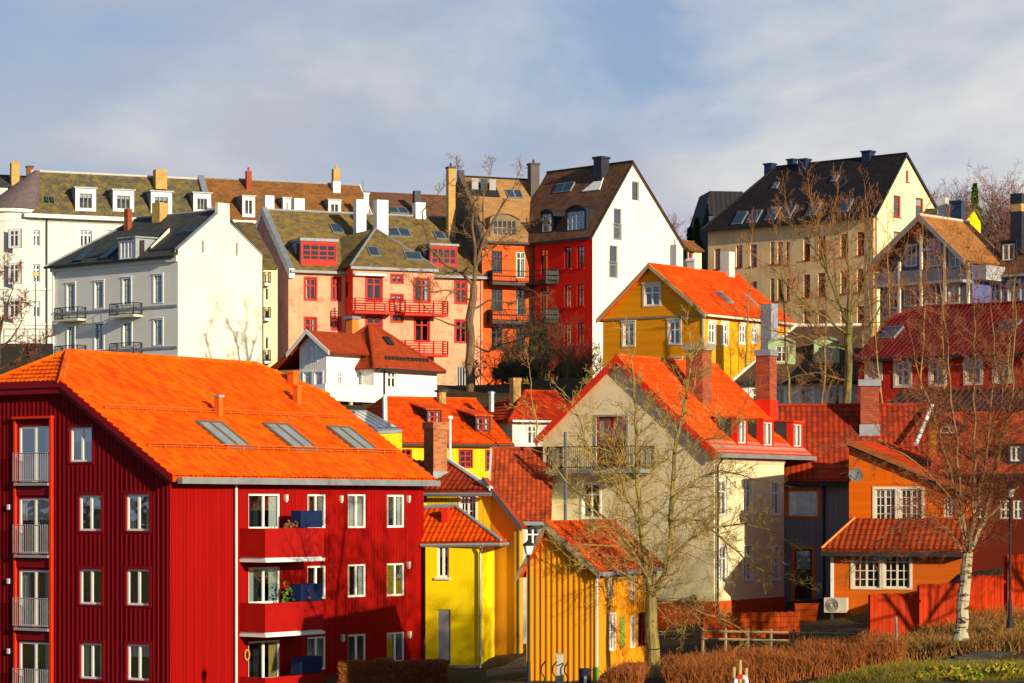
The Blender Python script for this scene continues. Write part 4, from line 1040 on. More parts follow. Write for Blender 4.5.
# lean-to on the left of the wing
P = [wf.P(wb + 2.6, pt(282, 368, 180).z, -.3), wf.P(wb + .05, pt(299, 347, 178).z, -.3), wf.P(wb + .05, pt(299, 347, 178).z, 4), wf.P(wb + 2.6, pt(282, 368, 180).z, 4)]
pl_ = Plane(P); mb = MB(); mb.prism(P, -pl_.n * .14); mb.build('lean_to_roof', RUST, h.root)
mb = MB(); mb.box(wf.P(wb + .05, 5.0, .0), h.v * 2.1, h.u * 3.5, (0, 0, P[0].z - 5.2)); mb.build('lean_to', BRK3, h.root)
# boarded balcony in the corner
s0, z = wr.hit(326, 399, -2.2)
a1, _ = wr.hit(379, 392, -2.2)
mb = MB(); fbox(mb, wr, s0, a1, z - .1, z, -2.2, -.01); o = mb.build('balcony', WHITE, h.root)
mb = MB(); fbox(mb, wr, s0, a1, z + .003, z + 1.0, -2.2, -2.1); fbox(mb, wr, s0 - .08, s0, z + .003, z + 1.0, -2.2, -.01); fbox(mb, wr, s0 - .1, a1, z + 1.0, z + 1.07, -2.25, -2.05); mb.build('railing', WHB, o)
for a in (s0 + .2, (s0 + a1) / 2, a1 - .2):
    mb = MB(); fbox(mb, wr, a - .1, a + .1, 5, z - .1, -2.1, -1.9); mb.build('post', CREAM, o)
gp(330, 172, 6.6); gp(400, 174, 6.8); gp(440, 180, 7.4)

# ================================================================== 12. white tenement with blank gable, upper left
h = House('white_tenement', 'white plastered tenement with blank sunlit gable, dark slate roof and iron balconies', 'tenement', 178.0, 205.0, 50.2, 8.5)
La = 9.3; Lb = h.bL(52)
ze = pt(178, 255, 205).z + .25; zr = 23.75; 
pr = h.gable(La, Lb, 'v', 5.15, zr, ze, ze + .3, oe=.4, og0=-.1, og1=.4, hip1=(4.8, None), mat=SLATE, th=.18, capmat=LEAD)
BW = M('teal_window_paint', (.25, .36, .38), .5, .1)
TW = dict(frame=BW, fw=.09, nv=1, hz=(.72,), rec=.14, casing=WHITE, cw=.11, head=True)
for r in ((67, 284, 75, 311), (95, 282, 103.5, 308), (123, 278.5, 131, 304), (154, 275.5, 162.5, 302.5), (67.5, 327, 74.5, 352), (95, 324, 103.5, 349.5), (123.5, 323, 131.5, 346), (154, 320, 162.5, 345), (67.5, 365, 74.5, 390), (95, 362, 103.5, 388), (123.5, 362, 131.5, 386), (154, 359, 162.5, 384)):
    h.win(h.Lf, *r, curtain='Bg' if r[0] in (95, 154) else '', **TW)
for r in ((201.8, 240.5, 203.8, 253), (235.8, 243, 237.8, 256)): h.win(h.Rf, *r, frame=DARKFR, fw=.03, nv=0, curtain='', rec=.25, name='slit_window')
h.wall(h.Lf, pr[1], GRYR)
a_ap = 5.15
prR = [(0, ze + .1), (a_ap - .9, zr - .2), (a_ap - .9, zr + .45), (a_ap + .5, zr + .45), (a_ap + .5, zr - .6), (La, ze + .35)]
prR = [(0, ze + .15), (a_ap - .85, zr - .45), (a_ap - .8, zr + .5), (a_ap + .45, zr + .5), (a_ap + .5, zr - 1.1), (La, ze + .35)]
h.wall(h.Rf, prR, WHR)
fb = Face(h.W(0, .35, 0), h.u, h.v); h.wall(fb, prR, WHR); mb = MB()
for (a0, z0), (a1, z1) in zip(prR, prR[1:]): mb.face([h.Rf.P(a0, z0), h.Rf.P(a1, z1), fb.P(a1, z1), fb.P(a0, z0)])
mb.build('gable_coping', WHR, h.root)
mb = MB()
for (a0, z0), (a1, z1) in ((prR[0], prR[1]), (prR[4], prR[5])):
    P = [h.Rf.P(a0, z0 + .02, -.06), h.Rf.P(a1, z1 + .02, -.06), h.Rf.P(a1, z1 + .02, .42), h.Rf.P(a0, z0 + .02, .42)]; mb.prism(P, (0, 0, .1))
mb.build('coping_flashing', LEAD, h.root)
h.wall(Face(h.W(0, Lb, 0), h.u, h.v), [(0, ze - .2), (La, ze)], GRYR); h.wall(Face(h.W(La, 0, 0), h.v, h.u), pr[1], GRYR)
for y in (308, 349):
    z = h.Lf.hit(140, y)[1]; mb = MB(); fbox(mb, h.Lf, 0, Lb, z - .1, z + .08, -.09, -.001); mb.build('string_course', LEAD, h.root)
mb = MB(); fbox(mb, h.Lf, 0, Lb + .05, ze - .75, ze - .3, -.18, -.001); mb.build('cornice', GRYR, h.root)
h.gutter(DKMETAL, x0=0, h=.18); h.pipe(h.Lf, Lb - .35, h.zb, ze - .3, .09, WHM, d=-.15)
IRON = DKMETAL
for (x0, x1, y) in ((54, 78, 320), (109.5, 134, 316), (54, 78, 358), (109.5, 134, 355.5)):
    s1, z = h.Lf.hit(x0, y, -.9); s0, _ = h.Lf.hit(x1, y, -.9)
    h.balcony(h.Lf, s0, s1, z, .95, railh=.95, slab=.16, slabm=CREAM, railm=IRON, gap=.16, rail_r=.03)
h.dormer('front', 118.5, 238.5, 135.5, 260, LEAD, LEAD, roof='flat', cheek=LEAD, frame=WHITE, fw=.08, nv=3, curtain='F', inset=(.2, .12, .12, .25), over=.12)
for r in ((81, 250, 88, 261), (108, 248, 112, 258.5)):
    p = h.pl['front']; c = p.hit((r[0] + r[2]) / 2, (r[1] + r[3]) / 2)
    mb = MB(); mb.box(c - p.h * .55 - p.s * 1.0, p.h * 1.1, p.s * 2.0, p.n * .12); mb.build('skylight', DKMETAL, h.roof)
    mb = MB(); mb.box(c - p.h * .45 - p.s * .9 + p.n * .121, p.h * .9, p.s * 1.8, p.n * .02); mb.build('pane', SKYGLASS, h.roof)
h.chimney(124, 209, 132, 229, BRK2, None, pl='front', drop=1); h.chimney(152, 203, 168, 219, BRK3, None, pl='front', drop=1.0)
# roof terrace cut near the gable
c = h.pl['front'].hit(163, 250); bC = (c - h.O).dot(h.v); aC = (c - h.O).dot(h.u)
mb = MB(); A = h.W(.5, bC - 1.9, h.zf(.5) + .02); P = [h.W(.4, bC - 1.8, h.zf(.4) + .04), h.W(.4, bC + 1.7, h.zf(.4) + .04), h.W(2.6, bC + 1.7, h.zf(2.6) + .04), h.W(2.6, bC - 1.8, h.zf(2.6) + .04)]
mb.prism(P, h.pl['front'].n * .05); mb.build('roof_terrace', DKMETAL, h.root)
mb = MB(); P = [h.W(.6, bC + 1.65, h.zf(.6) + .05), h.W(.6, bC + 1.65, h.zf(.6) + .25), h.W(2.6, bC + 1.65, h.zf(2.6) + .45), h.W(2.6, bC + 1.65, h.zf(2.6) + .05)]; mb.prism(P, h.v * -.08); mb.build('terrace_cheek', CREAM, h.root)
for k in range(2):
    mb = MB(); mb.box(h.W(2.4, bC + .9 - k * 1.4, h.zf(1.2)), h.v * -1.0, h.u * .05, (0, 0, 1.3)); mb.build('pane', SKYGLASS, h.root)
gp(178, 202, 9.4); gp(80, 214, 10.0); gp(250, 206, 9.0)

# narrow white stair house right of the white gable
h = House('stair_house', 'narrow pale house with tiny curved balconies squeezed between white gable and pink wall', 'house', 263.5, 212.8, 20.0, 8.5)
La = h.aR(277.5) ; Lb = 8
z0 = h.Rf.hit(268, 267)[1]
f = h.Rf
for y in (283, 305, 332, 349):
    h.win(f, 265.5, y + 5, 268.5, y + 17, frame=WHITE, fw=.05, nv=0, curtain='')
h.shell(La, Lb, [(0, z0), (La, z0)], [(0, z0), (Lb, z0 + 4.2)], PALY)
P = [h.W(-.3, -.3, z0 - .05), h.W(La, -.3, z0 - .05), h.W(La, Lb, z0 + 4.5), h.W(-.3, Lb, z0 + 4.5)]; pl_ = Plane(P); mb = MB(); mb.prism(P, -pl_.n * .16); mb.build('roof', MOSS2, h.root)
for y in (318, 361, 283):
    s0, z = f.hit(264.5, y, -.6); s1, _ = f.hit(271, y, -.6); h.balcony(f, s0, s1, z, .7, railh=.9, slab=.2, slabm=WHITE, railm=DKMETAL, gap=.2)

# ================================================================== 13. long pale corner building, far left
h = House('corner_building', 'long pale cream corner building with mossy slate mansard and white dormers, far left', 'apartment building', 26.0, 240.0, 22.0, 10.0)
La = h.aR(208); Lb = 9
ze = h.Rf.hit(30, 210)[1]; zr = pt(60, 170.5, 243.5).z
pr = h.gable(La, Lb, 'u', 3.7, zr, ze, ze, oe=.35, og0=.3, og1=.0, hip0=(1.3, None), mat=MOSS, th=.2, capmat=RIDGE)
GW2 = dict(frame=WHITE, fw=.11, rec=.18, casing=WHITE, cw=.16, curtain='')
TR = dict(nv=1, hz=(.7,), **GW2)
for r in ((33, 230, 40.5, 246.5), (32.5, 264, 40.5, 282.5), (33, 301, 40.5, 317.5)): h.win(h.Rf, *r, **TR)
for r in ((80, 230, 92, 247), (106, 230, 114, 247), (80, 266, 92, 283), (130, 231, 142, 248), (160, 232, 168, 249)): h.win(h.Rf, *r, nv=2, hz=(.7,), **GW2)
h.shell(La, Lb, pr[0], pr[1], LGT)
h.gutter(M('cornice_white', (.76, .75, .66), .6), r=.25, h=.35)
for y in (221, 290, 325):
    z = h.Rf.hit(60, y)[1]; mb = MB(); fbox(mb, h.Rf, 0, La, z - .08, z + .1, -.12, -.001); mb.build('string_course', LGT, h.root)
h.pipe(h.Rf, h.aR(46.5), h.zb, ze - .4, .08, DKMETAL)
for (x0, x1, y0, y1) in ((75.5, 96, 188.5, 211), (113, 134, 190.5, 211.5), (151, 172, 192, 213.5), (193.5, 211, 193.5, 212.5)):
    h.dormer('front', x0, y0, x1, y1, WHITE, M('dormer_zinc', (.40, .42, .42), .5), roof='flat', cheek=LEAD, frame=GREYFR, fw=.06, nv=2, inset=(.35, .35, .25, .45), over=.15, curtain='')
for x in (46, 51.5):
    h.skylight('front', x - 2, 198, x + 2.4, 203, 1, DKMETAL, .08)
h.chimney(152.5, 170, 167.5, 177, BRK3, None, Y=247.5, drop=1.2)
# rounded corner turret with purple slate cone
cx_ = h.W(-1.0, 2.2, 0); n = 28
mb = MB(); rr = 2.5
tw = []
for zz in (h.zb, ze + .0): tw.append([cx_ + Vector((rr * math.cos(2 * math.pi * i / n), rr * math.sin(2 * math.pi * i / n), zz)) for i in range(n)])
for i in range(n): j = (i + 1) % n; mb.face([tw[0][i], tw[0][j], tw[1][j], tw[1][i]])
mb.build('turret', LGT, h.root)
mb = MB(); tip = pt(37, 170.5, 243); r2 = rr + .35
rg = [cx_ + Vector((r2 * math.cos(2 * math.pi * i / n), r2 * math.sin(2 * math.pi * i / n), ze + .1)) for i in range(n)]
ti = [tip + Vector((.25 * math.cos(2 * math.pi * i / n), .25 * math.sin(2 * math.pi * i / n), 0)) for i in range(n)]
for i in range(n): j = (i + 1) % n; mb.face([rg[i], rg[j], ti[j], ti[i]])
mb.build('turret_roof', PURP, h.root)
for zz, q in ((ze - .25, .32), (ze - 1.1, .1), (pt(20, 290, 240).z, .1), (pt(20, 325, 240).z, .1)):
    a = [cx_ + Vector(((rr + q) * math.cos(2 * math.pi * i / n), (rr + q) * math.sin(2 * math.pi * i / n), zz)) for i in range(n)]; b = [p + Vector((0, 0, .3 if q > .2 else .18)) for p in a]; c = [p.lerp(cx_ + Vector((0, 0, p.z)), .15) for p in b]; d = [p.lerp(cx_ + Vector((0, 0, p.z)), .15) for p in a]
    mb = MB()
    for i in range(n):
        j = (i + 1) % n; mb.face([a[i], a[j], b[j], b[i]]); mb.face([b[i], b[j], c[j], c[i]]); mb.face([a[i], a[j], d[j], d[i]])
    mb.build('turret_cornice', MATS['cornice_white'], h.root)
# turret windows stand proud on the curve
for y0, y1 in ((230, 247), (264, 283), (300, 317.5)):
    d = (ray(14.5, HY)).normalized(); ang = Vector((-.42, -.91, 0)).normalized(); c = cx_ + ang * (rr + .14)
    f = Face(c, Vector((-ang.y * -1, ang.x * -1, 0)), -ang); s_, z1 = f.hit(14.5, y0); _, z0 = f.hit(14.5, y1)
    window(f, (s_ - .5, s_ + .5, z0, z1), h.root, panem=SKYGLASS, frame=WHITE, fw=.11, nv=1, hz=(.7,), rec=-.04, casing=WHITE, cw=.16, curtain='', room=.02)
gp(20, 236, 11.2); gp(120, 238, 11.2)
# firewall parapet between this and the next
mb = MB(); f = Face(h.W(La, 0, 0), h.v, h.u); P = [f.P(-.4, ze + .1), f.P(3.7, zr + .4), f.P(3.7, zr - .6), f.P(-.4, ze - .6)]; mb.prism(P, h.u * .6); mb.build('firewall_coping', ZINC, h.root)

# dark roof & chimneys behind the turret
h = House('rear_building', 'white-gabled building with dark roof and brick chimneys behind the far left turret', 'building', 8.0, 262.0, 22.0, 12.0)
pr = h.gable(9, 8, 'u', 4, pt(10, 176, 266).z, pt(10, 190, 262).z, pt(10, 190, 262).z, mat=SLATE); h.shell(9, 8, *pr, WHR)
h.chimney(9.5, 163, 20, 178, BRK3, None, Y=264, drop=1.5, pots=2); h.chimney(26, 166, 33.5, 177, BRK2, DKMETAL, Y=266, drop=1.5)
h = House('white_turret_house', 'white house edge with stepped white gable at the far left border', 'house', -4.0, 246.0, 20.0, 12.0)
zt = pt(0, 187, 246).z
h.win(h.Rf, -1, 214, 3, 232, frame=WHITE, fw=.1, curtain='', rec=.1)
h.shell(1.1, 5, [(0, zt), (1.1, zt)], [(0, zt), (5, zt)], WHR)
P = [h.W(-.2, -.2, zt), h.W(1.3, -.2, zt), h.W(1.3, 5.2, zt), h.W(-.2, 5.2, zt)]; mb = MB()
apx = h.W(.5, 2.5, zt + 1.4)
for i in range(4): mb.face([P[i], P[(i + 1) % 4], apx])
mb.face(P); mb.build('roof', SLATE, h.root)
# ================================================================== 14. ochre-brown roofed building
h = House('brown_roofed_building', 'pale building with long ochre-brown roof and small white dormers, behind the pink house', 'apartment building', 216.0, 247.0, 22.0, 11.0)
La = h.aR(374); Lb = 10
ze = h.Rf.hit(240, 217.5)[1]; zr = pt(230, 178.5, 252).z
pr = h.gable(La, Lb, 'u', 4.8, zr, ze, ze, oe=.35, og0=.0, og1=.1, mat=OCB, th=.2, capmat=LEAD)
h.win(h.Rf, 246, 224, 252, 236, frame=WHITE, fw=.1, curtain='')
h.shell(La, Lb, pr[0], pr[1], PALY); h.gutter(MATS['cornice_white'], r=.15, h=.25); h.barge(WHITE, 1, w=.3, t=.1, lift=.1)
for (x0, x1, y0, y1) in ((242.5, 255, 196.5, 217), (283, 291, 198.5, 213), (328.5, 341, 200.5, 215)):
    h.dormer('front', x0, y0, x1, y1, WHITE, MATS['dormer_zinc'], roof='flat', cheek=LEAD, frame=WHITE, fw=.06, nv=1, inset=(.22, .22, .25, .3), over=.1, curtain='')
h.chimney(245, 171, 252, 181, BRK2, None, Y=252, drop=1, pots=1); h.chimney(331.5, 169, 340, 190, BRK3, None, pl='front', drop=1.5, pots=1, base=WHITE, baseh=.8)

# ================================================================== 15. pink house with red balconies
h = House('pink_house', 'salmon-pink tenement with red balconies, red windows and lichen-covered roof', 'tenement', 288.5, 222.0, 22.0, 8.0)
La = h.aR(486.5); bA = h.bL(262); Lb = bA * 2
ze = h.Rf.hit(300, 268)[1]; zr = pt(262, 209.5, h.Lf.P(bA, 0).y).z
pr = h.gable(La, Lb, 'u', bA, zr, ze, ze, oe=.3, og0=-.0, og1=.0, mat=MOSS2, th=.18, capmat=LEAD)
PW = dict(frame=REDFR, fw=.12, nv=1, hz=(.66,), rec=.08, casing=REDFR, cw=.12, curtain='')
f = h.Rf
for r in ((305, 278, 316, 300), (332, 278, 340, 300.5), (305, 318, 316, 339), (332, 318, 340, 330), (305, 357, 316, 378), (455.5, 281.5, 466.5, 303.5), (455.5, 320.5, 466.5, 342.5)): h.win(f, *r, **PW)
h.win(f, 457, 366, 468, 390, frame=GREYFR, fw=.1, nv=3, curtain='', name='cellar_door')
h.shell(La, Lb, pr[0], pr[1], PINK, PINKD)
h.gutter(LEAD, x0=.05, h=.22, r=.14)
# firewall parapet with flashing on the left gable
mb = MB(); P = [h.W(-.05, -.35, ze - .1), h.W(-.05, bA, zr + .25), h.W(-.05, bA, zr - .5), h.W(-.05, -.35, ze - .9)]; mb.prism(P, h.u * .5); mb.build('firewall_coping', ZINC, h.root)
P = [h.W(-.05, bA, zr + .25), h.W(-.05, Lb, ze + .2), h.W(-.05, Lb, ze - .6), h.W(-.05, bA, zr - .5)]; mb = MB(); mb.prism(P, h.u * .5); mb.build('firewall_coping', ZINC, h.root)
h.dormer('front', 301, 241.5, 337, 265.5, REDFR, LEAD, roof='flat', cheek=LEAD, frame=REDFR, fw=.10, nv=3, hz=(.3, .62), inset=(.12, .12, .45, .25), over=.12, curtain='', th=.25)
h.dormer('front', 430.5, 246, 457.5, 267, REDFR, LEAD, roof='flat', cheek=LEAD, frame=REDFR, fw=.10, nv=3, hz=(.4,), inset=(.12, .12, .25, .2), over=.12, curtain='', th=.2)
def sq_sky(h, pl, cx, cy, w, l, nv=1, name='skylight'):
    p = h.pl[pl]; c = p.hit(cx, cy); mb = MB(); mb.box(c - p.h * w / 2 - p.s * l / 2, p.h * w, p.s * l, p.n * .12); mb.build(name, ZINC, h.roof)
    for i in range(nv):
        mb = MB(); q = w / nv; mb.box(c - p.h * (w / 2 - i * q - .07) - p.s * (l / 2 - .08) + p.n * .121, p.h * (q - .14), p.s * (l - .16), p.n * .02); mb.build('pane', SKYGLASS, h.roof)
sq_sky(h, 'front', 336.5, 229, 1.0, 1.5); sq_sky(h, 'front', 399, 233, 2.0, 1.4, 2); sq_sky(h, 'front', 444, 236, 1.8, 1.3, 2)
for (x0, x1, y0, Y) in ((262.5, 274.5, 196, 230), (353, 366.5, 200, 228.5), (373, 388.5, 200.5, 229.5), (412, 426, 203, 235), (291, 305, 199, 234)):
    h.chimney(x0, y0, x1, 243 if x0 == 353 else 222, WHM, None, Y=Y, drop=2.5)
# projecting bay block with hipped roof and the balconies
bx = h.aR(341.5); pj = 2.1
fB = Face(h.W(0, -pj, 0), h.u, h.v); b0 = fB.hit(353, 300)[0]; b1 = fB.hit(434, 300)[0]
zB = fB.hit(360, 267)[1]
hb = {}
def bw(*r, **k):
    q = fB.rect(*r); h.holes.setdefault(id(fB), []).append(q); kk = dict(PW); kk.update(k); window(fB, q, h.root, **kk)
bw(366.5, 277.5, 381.5, 301.5, name='balcony_door', hz=(.72,)); bw(391.5, 275, 402.5, 283, hz=()); bw(414.5, 279, 429.5, 302, name='balcony_door', hz=(.72,))
bw(366.5, 317, 381.5, 341, name='balcony_door', hz=(.72,)); bw(391.5, 312, 402.5, 322, hz=()); bw(415, 318.5, 429, 341.5, name='balcony_door', hz=(.72,))
bw(366.5, 357, 381.5, 380, hz=(.6,)); bw(391.5, 295, 402.5, 302, hz=())
h.wall(fB, [(b0, zB), (b1, zB)], PINK)
fS = Face(h.W(b0, -pj, 0), h.v, h.u); q = fS.rect(345, 281, 348, 297); h.holes[id(fS)] = [q]; window(fS, q, h.root, frame=REDFR, fw=.1, nv=0, curtain='', rec=.1)
h.wall(fS, [(0, zB), (pj, zB)], plaster('bright_red_render', (.66, .05, .03), .2)); fS2 = Face(h.W(b1, -pj, 0), h.v, h.u); h.wall(fS2, [(0, zB), (pj, zB)], PINK)
ap = pt(375.5, 228.5, h.W(b0, 1.2, 0).y + 1.6)
E = [h.W(b0 - .3, -pj - .3, zB + .1), h.W(b1 + .3, -pj - .3, zB + .1)]
P3 = h.W(b0 - .3, 3.4, zB + .1); 
mb = MB(); AP = ap
rgt = h.W(b1 + .3, 1.6, h.zf(1.6) + .1)
for P in ([E[0], E[1], AP], [E[0], AP, h.W(b0 - .3, .4, zB + .1)], [h.W(b0 - .3, .4, zB + .1), AP, h.W(b0 + 1, 4.5, h.zf(4.5))], [E[1], h.W(b1 + .3, .3, zB + .2), AP], [AP, h.W(b1 + .3, .3, zB + .2), h.W(b0 + 1, 4.5, h.zf(4.5))]): 
    pl_ = Plane(P); mb.prism(P, -pl_.n * .12)
mb.tube(E[0], AP, .11, .11, 6, 1); mb.tube(E[1], AP, .09, .09, 6, 1)
mb.build('bay_roof', [MOSS2, ZINC], h.root)
pf = Plane([E[0], E[1], AP]); h.pl['bay'] = pf
sq_sky(h, 'bay', 373.5, 252, .95, 1.3); sq_sky(h, 'bay', 413, 256.5, 1.5, 1.1)
mb = MB(); mb.box(E[0] + Vector((0, 0, -.32)) - h.v * .1, E[1] - E[0], h.v * .12, (0, 0, .24)); mb.build('gutter', LEAD, h.root)
a0, z = fB.hit(355.5, 274, -.5); a1, _ = fB.hit(387, 274, -.5); mb = MB(); fbox(mb, fB, a0, a1, z - .1, z + .1, -.5, -.002); mb.build('awning_case', WHM, h.root)
RR = M('red_rail', (.50, .012, .004), .5)
for (x0, x1, y) in ((354, 394, 311), (404, 447.5, 313), (404, 447.5, 353.5)):
    s0, z = fB.hit(x0, y, -1.1); s1, _ = fB.hit(x1, y, -1.1)
    h.balcony(fB, s0, s1, z, 1.3, railh=1.1, slab=.2, slabm=RR, railm=RR, style='hbars', rail_r=.045)
h.pipe(h.Rf, La - .5, h.zb, ze - .3, .08, PINK)
gp(300, 215, 9.4); gp(380, 213, 9.4); gp(450, 216, 9.4); gp(480, 200, 9.2)
pinkh = h
# chairs and a table on the upper right red balcony
# ================================================================== 16. orange-red house with tan roof
h = House('orange_red_house', 'orange-red tenement with tan slate mansard and wide arched dormer', 'tenement', 482.0, pinkh.W(pinkh.aR(484), -.15, 0).y, 22.0, 8.0)
La = h.aR(533) + .8; bR = 5.6; Lb = 11
ze = h.Rf.hit(485, 238)[1]; zr = pt(480, 176.5, h.W(0, bR, 0).y).z
pr = h.gable(La, Lb, 'u', bR, zr, ze, ze, oe=.25, og0=-.3, og1=1.2, mat=TAN, th=.18, capmat=DKMETAL)
OWD = dict(frame=DARKFR, fw=.08, nv=1, hz=(.75,), rec=.12, curtain='')
for r in ((491.5, 251, 502, 272), (491.5, 288.5, 502.5, 310), (491.5, 327, 502.5, 348)): h.win(h.Rf, *r, sill=DARKFR, **OWD)
for i, r in enumerate(((516, 252, 525.5, 278), (516, 289, 525.5, 315), (516, 327, 525.5, 352))): h.win(h.Rf, *r, frame=CREAM if i == 0 else DARKFR, fw=.09, nv=1, hz=(.75,), curtain='LRg' if i == 0 else '', name='balcony_door')
h.shell(La, Lb, pr[0], pr[1], ORRED, FIRE)
mb = MB(); P = [h.W(-.06, -.35, ze - .2), h.W(-.06, bR, zr + .3), h.W(-.06, Lb, ze), h.W(-.06, Lb, ze - 1), h.W(-.06, bR, zr - .6), h.W(-.06, -.35, ze - 1.0)]
mb.prism(P, h.u * .45); mb.build('firewall', FIRE, h.root)
mb = MB(); P = [h.W(-.1, -.4, ze - 1.1), h.W(-.1, -.4, ze - .85), h.W(-.1, bR + 2.2, zr - 1.6), h.W(-.1, bR + 2.2, zr - 1.9)]
mb = MB(); mb.tube(pinkh.W(pinkh.Lx - .1, -.3, pinkh.zf(-.3) + .1), pinkh.W(pinkh.Lx - .1, pinkh.rb, pinkh.zf(pinkh.rb) + .1), .18, .18, 6); mb.build('flashing', ZINC, h.root)
h.gutter(DKMETAL, x0=.2, h=.2)
h.dormer('front', 490, 219.5, 519.5, 236.5, M('dark_copper', (.20, .14, .08), .6), M('dark_copper', (.20, .14, .08), .6), roof='arch', cheek=TAN, frame=M('bronze_frame', (.30, .22, .12), .5), fw=.06, nv=4, hz=(.5,), inset=(.3, .3, .1, .05), over=.15, curtain='')
p = h.pl['front']
def ter(x0, y0, x1, y1):
    c = p.hit((x0 + x1) / 2, y1); f_ = Face(c, p.h, Vector((-p.n.x, -p.n.y, 0))); a0, a1, z0, z1 = f_.rect(x0, y0, x1, y1)
    mb = MB(); m = math.hypot(p.n.x, p.n.y) / p.n.z
    P = [f_.P(a0, z0 + .05, -.02), f_.P(a1, z0 + .05, -.02), f_.P(a1, z1, (z1 - z0) / m), f_.P(a0, z1, (z1 - z0) / m)]
    mb.prism(P, p.n * .06); mb.build('roof_terrace', DKMETAL, h.root)
    for k in range(3):
        mb = MB(); a = a0 + (a1 - a0) * (.12 + .3 * k); d0 = .9
        fbox(mb, f_, a, a + (a1 - a0) * .22, z0 + .4, z0 + 1.7, .55, .6); mb.build('pane', SKYGLASS if k % 2 else MATS['grey_window_paint'], h.root)
    return
ter(470.5, 184, 500, 197)
sq_sky(h, 'front', 514, 194.5, 1.5, 1.1, 2)
OY = h.Y
h.chimney(446, 167, 455.5, 219, BRK3, DKMETAL, Y=OY + 4.5, drop=3, pots=1, caph=.15); h.chimney(457, 170.5, 464.5, 182, BLKM, None, Y=OY + 6, drop=2.5)
h.chimney(527.5, 163.5, 539.5, 186, plaster('grey_chimney', (.12, .11, .10), .3), DKMETAL, Y=OY + 6.5, drop=2, pots=1)
gp(500, 220, 9.2); gp(530, 220, 9.2)
orh = h

# ================================================================== 17. red house with white gable
h = House('white_gabled_house', 'tall bright red house with white end gable and dark brown roof', 'tenement', 592.5, 224.5, 44.0, 7.5)
La = h.aR(683); Lb = h.bL(535)
ze = h.Rf.hit(592, 233)[1]; zr = pt(632, 161.5, h.Rf.P(h.aR(632), 0).y).z; aA = h.aR(632)
pr = h.gable(La, Lb + 3.5, 'v', aA, zr, ze, ze - .3, oe=.25, og0=.12, og1=0, mat=DBR, th=.18, capmat=DKMETAL)
RW = dict(frame=DARKFR, fw=.07, nv=1, hz=(.75,), rec=.14, curtain='', sill=REDR)
for y0, y1 in ((247, 268.5), (285, 307), (324, 346), (361, 383)):
    h.win(h.Lf, 564.5, y0, 570.8, y1, **RW); h.win(h.Lf, 577, y0 - 1, 583.8, y1 - 1, **RW)
for y0, y1 in ((249, 275), (287, 313), (325, 351)): h.win(h.Lf, 541, y0, 548, y1, frame=DARKFR, fw=.07, nv=1, hz=(.75,), curtain='', name='balcony_door')
for r in ((632, 181.5, 639, 200.5), (613.8, 208.5, 621.5, 239), (609.5, 245.5, 617.5, 277.5)): h.win(h.Rf, *r, frame=GREYFR, fw=.07, nv=0, hz=(.4,) if r[3] - r[1] > 25 else (), rec=.12, curtain='')
h.wall(h.Lf, [(0, ze - .2), (Lb, ze - .2)], REDR); h.wall(h.Rf, pr[0], WHG)
h.wall(Face(h.W(La, 0, 0), h.v, h.u), [(0, ze - .5), (Lb + 3, ze - .5)], WHG); h.wall(Face(h.W(0, Lb + 3.5, 0), h.u, h.v), pr[0], WHG)
h.barge(DKMETAL, 0, w=.2, t=.05, lift=.05); h.gutter(DKMETAL, x1=Lb, h=.22)
for (x0, y0, x1, y1) in ((540.5, 213.5, 553, 233), (565.5, 211, 586, 231)):
    h.dormer('front', x0, y0, x1, y1, DKMETAL, DKMETAL, roof='arch', cheek=DKMETAL, frame=M('pale_blue_frame', (.42, .48, .55), .5), fw=.05, nv=1 if x1 - x0 < 15 else 3, hz=(.4, .7), inset=(.2, .2, .12, .05), over=.12, curtain='')
sq_sky(h, 'front', 564.5, 188, 2.2, 1.1, 2)
p = h.pl['front']; c = p.hit(600, 190)
mb = MB(); mb.prism([c + p.n * .02, c + h.v * 2.2 + p.n * .02, c + h.v * .5 + p.s * 2.0 + p.n * .02], p.n * .08); mb.build('roof_cut', WHITE, h.roof)
h.chimney(593.5, 157, 609, 176, BLKM, BLKM, Y=229.5, drop=2, capo=.1, caph=.2)
# french-window rails on the gable
for (x0, y0, x1, y1) in ((613.3, 224, 622, 239), (609, 262, 618, 277)):
    a0, a1, z0, z1 = h.Rf.rect(x0, y0, x1, y1, -.1); rb = MB()
    for zz in (z0, z1): rb.tube(h.Rf.P(a0, zz, -.1), h.Rf.P(a1, zz, -.1), .03, .03, 4)
    for i in range(8): a = a0 + (a1 - a0) * i / 7; rb.tube(h.Rf.P(a, z0, -.1), h.Rf.P(a, z1, -.1), .015, .015, 4)
    rb.build('french_balcony', GREYFR, h.root)
gp(590, 215, 9.2); gp(640, 218, 9.2)
wg = h
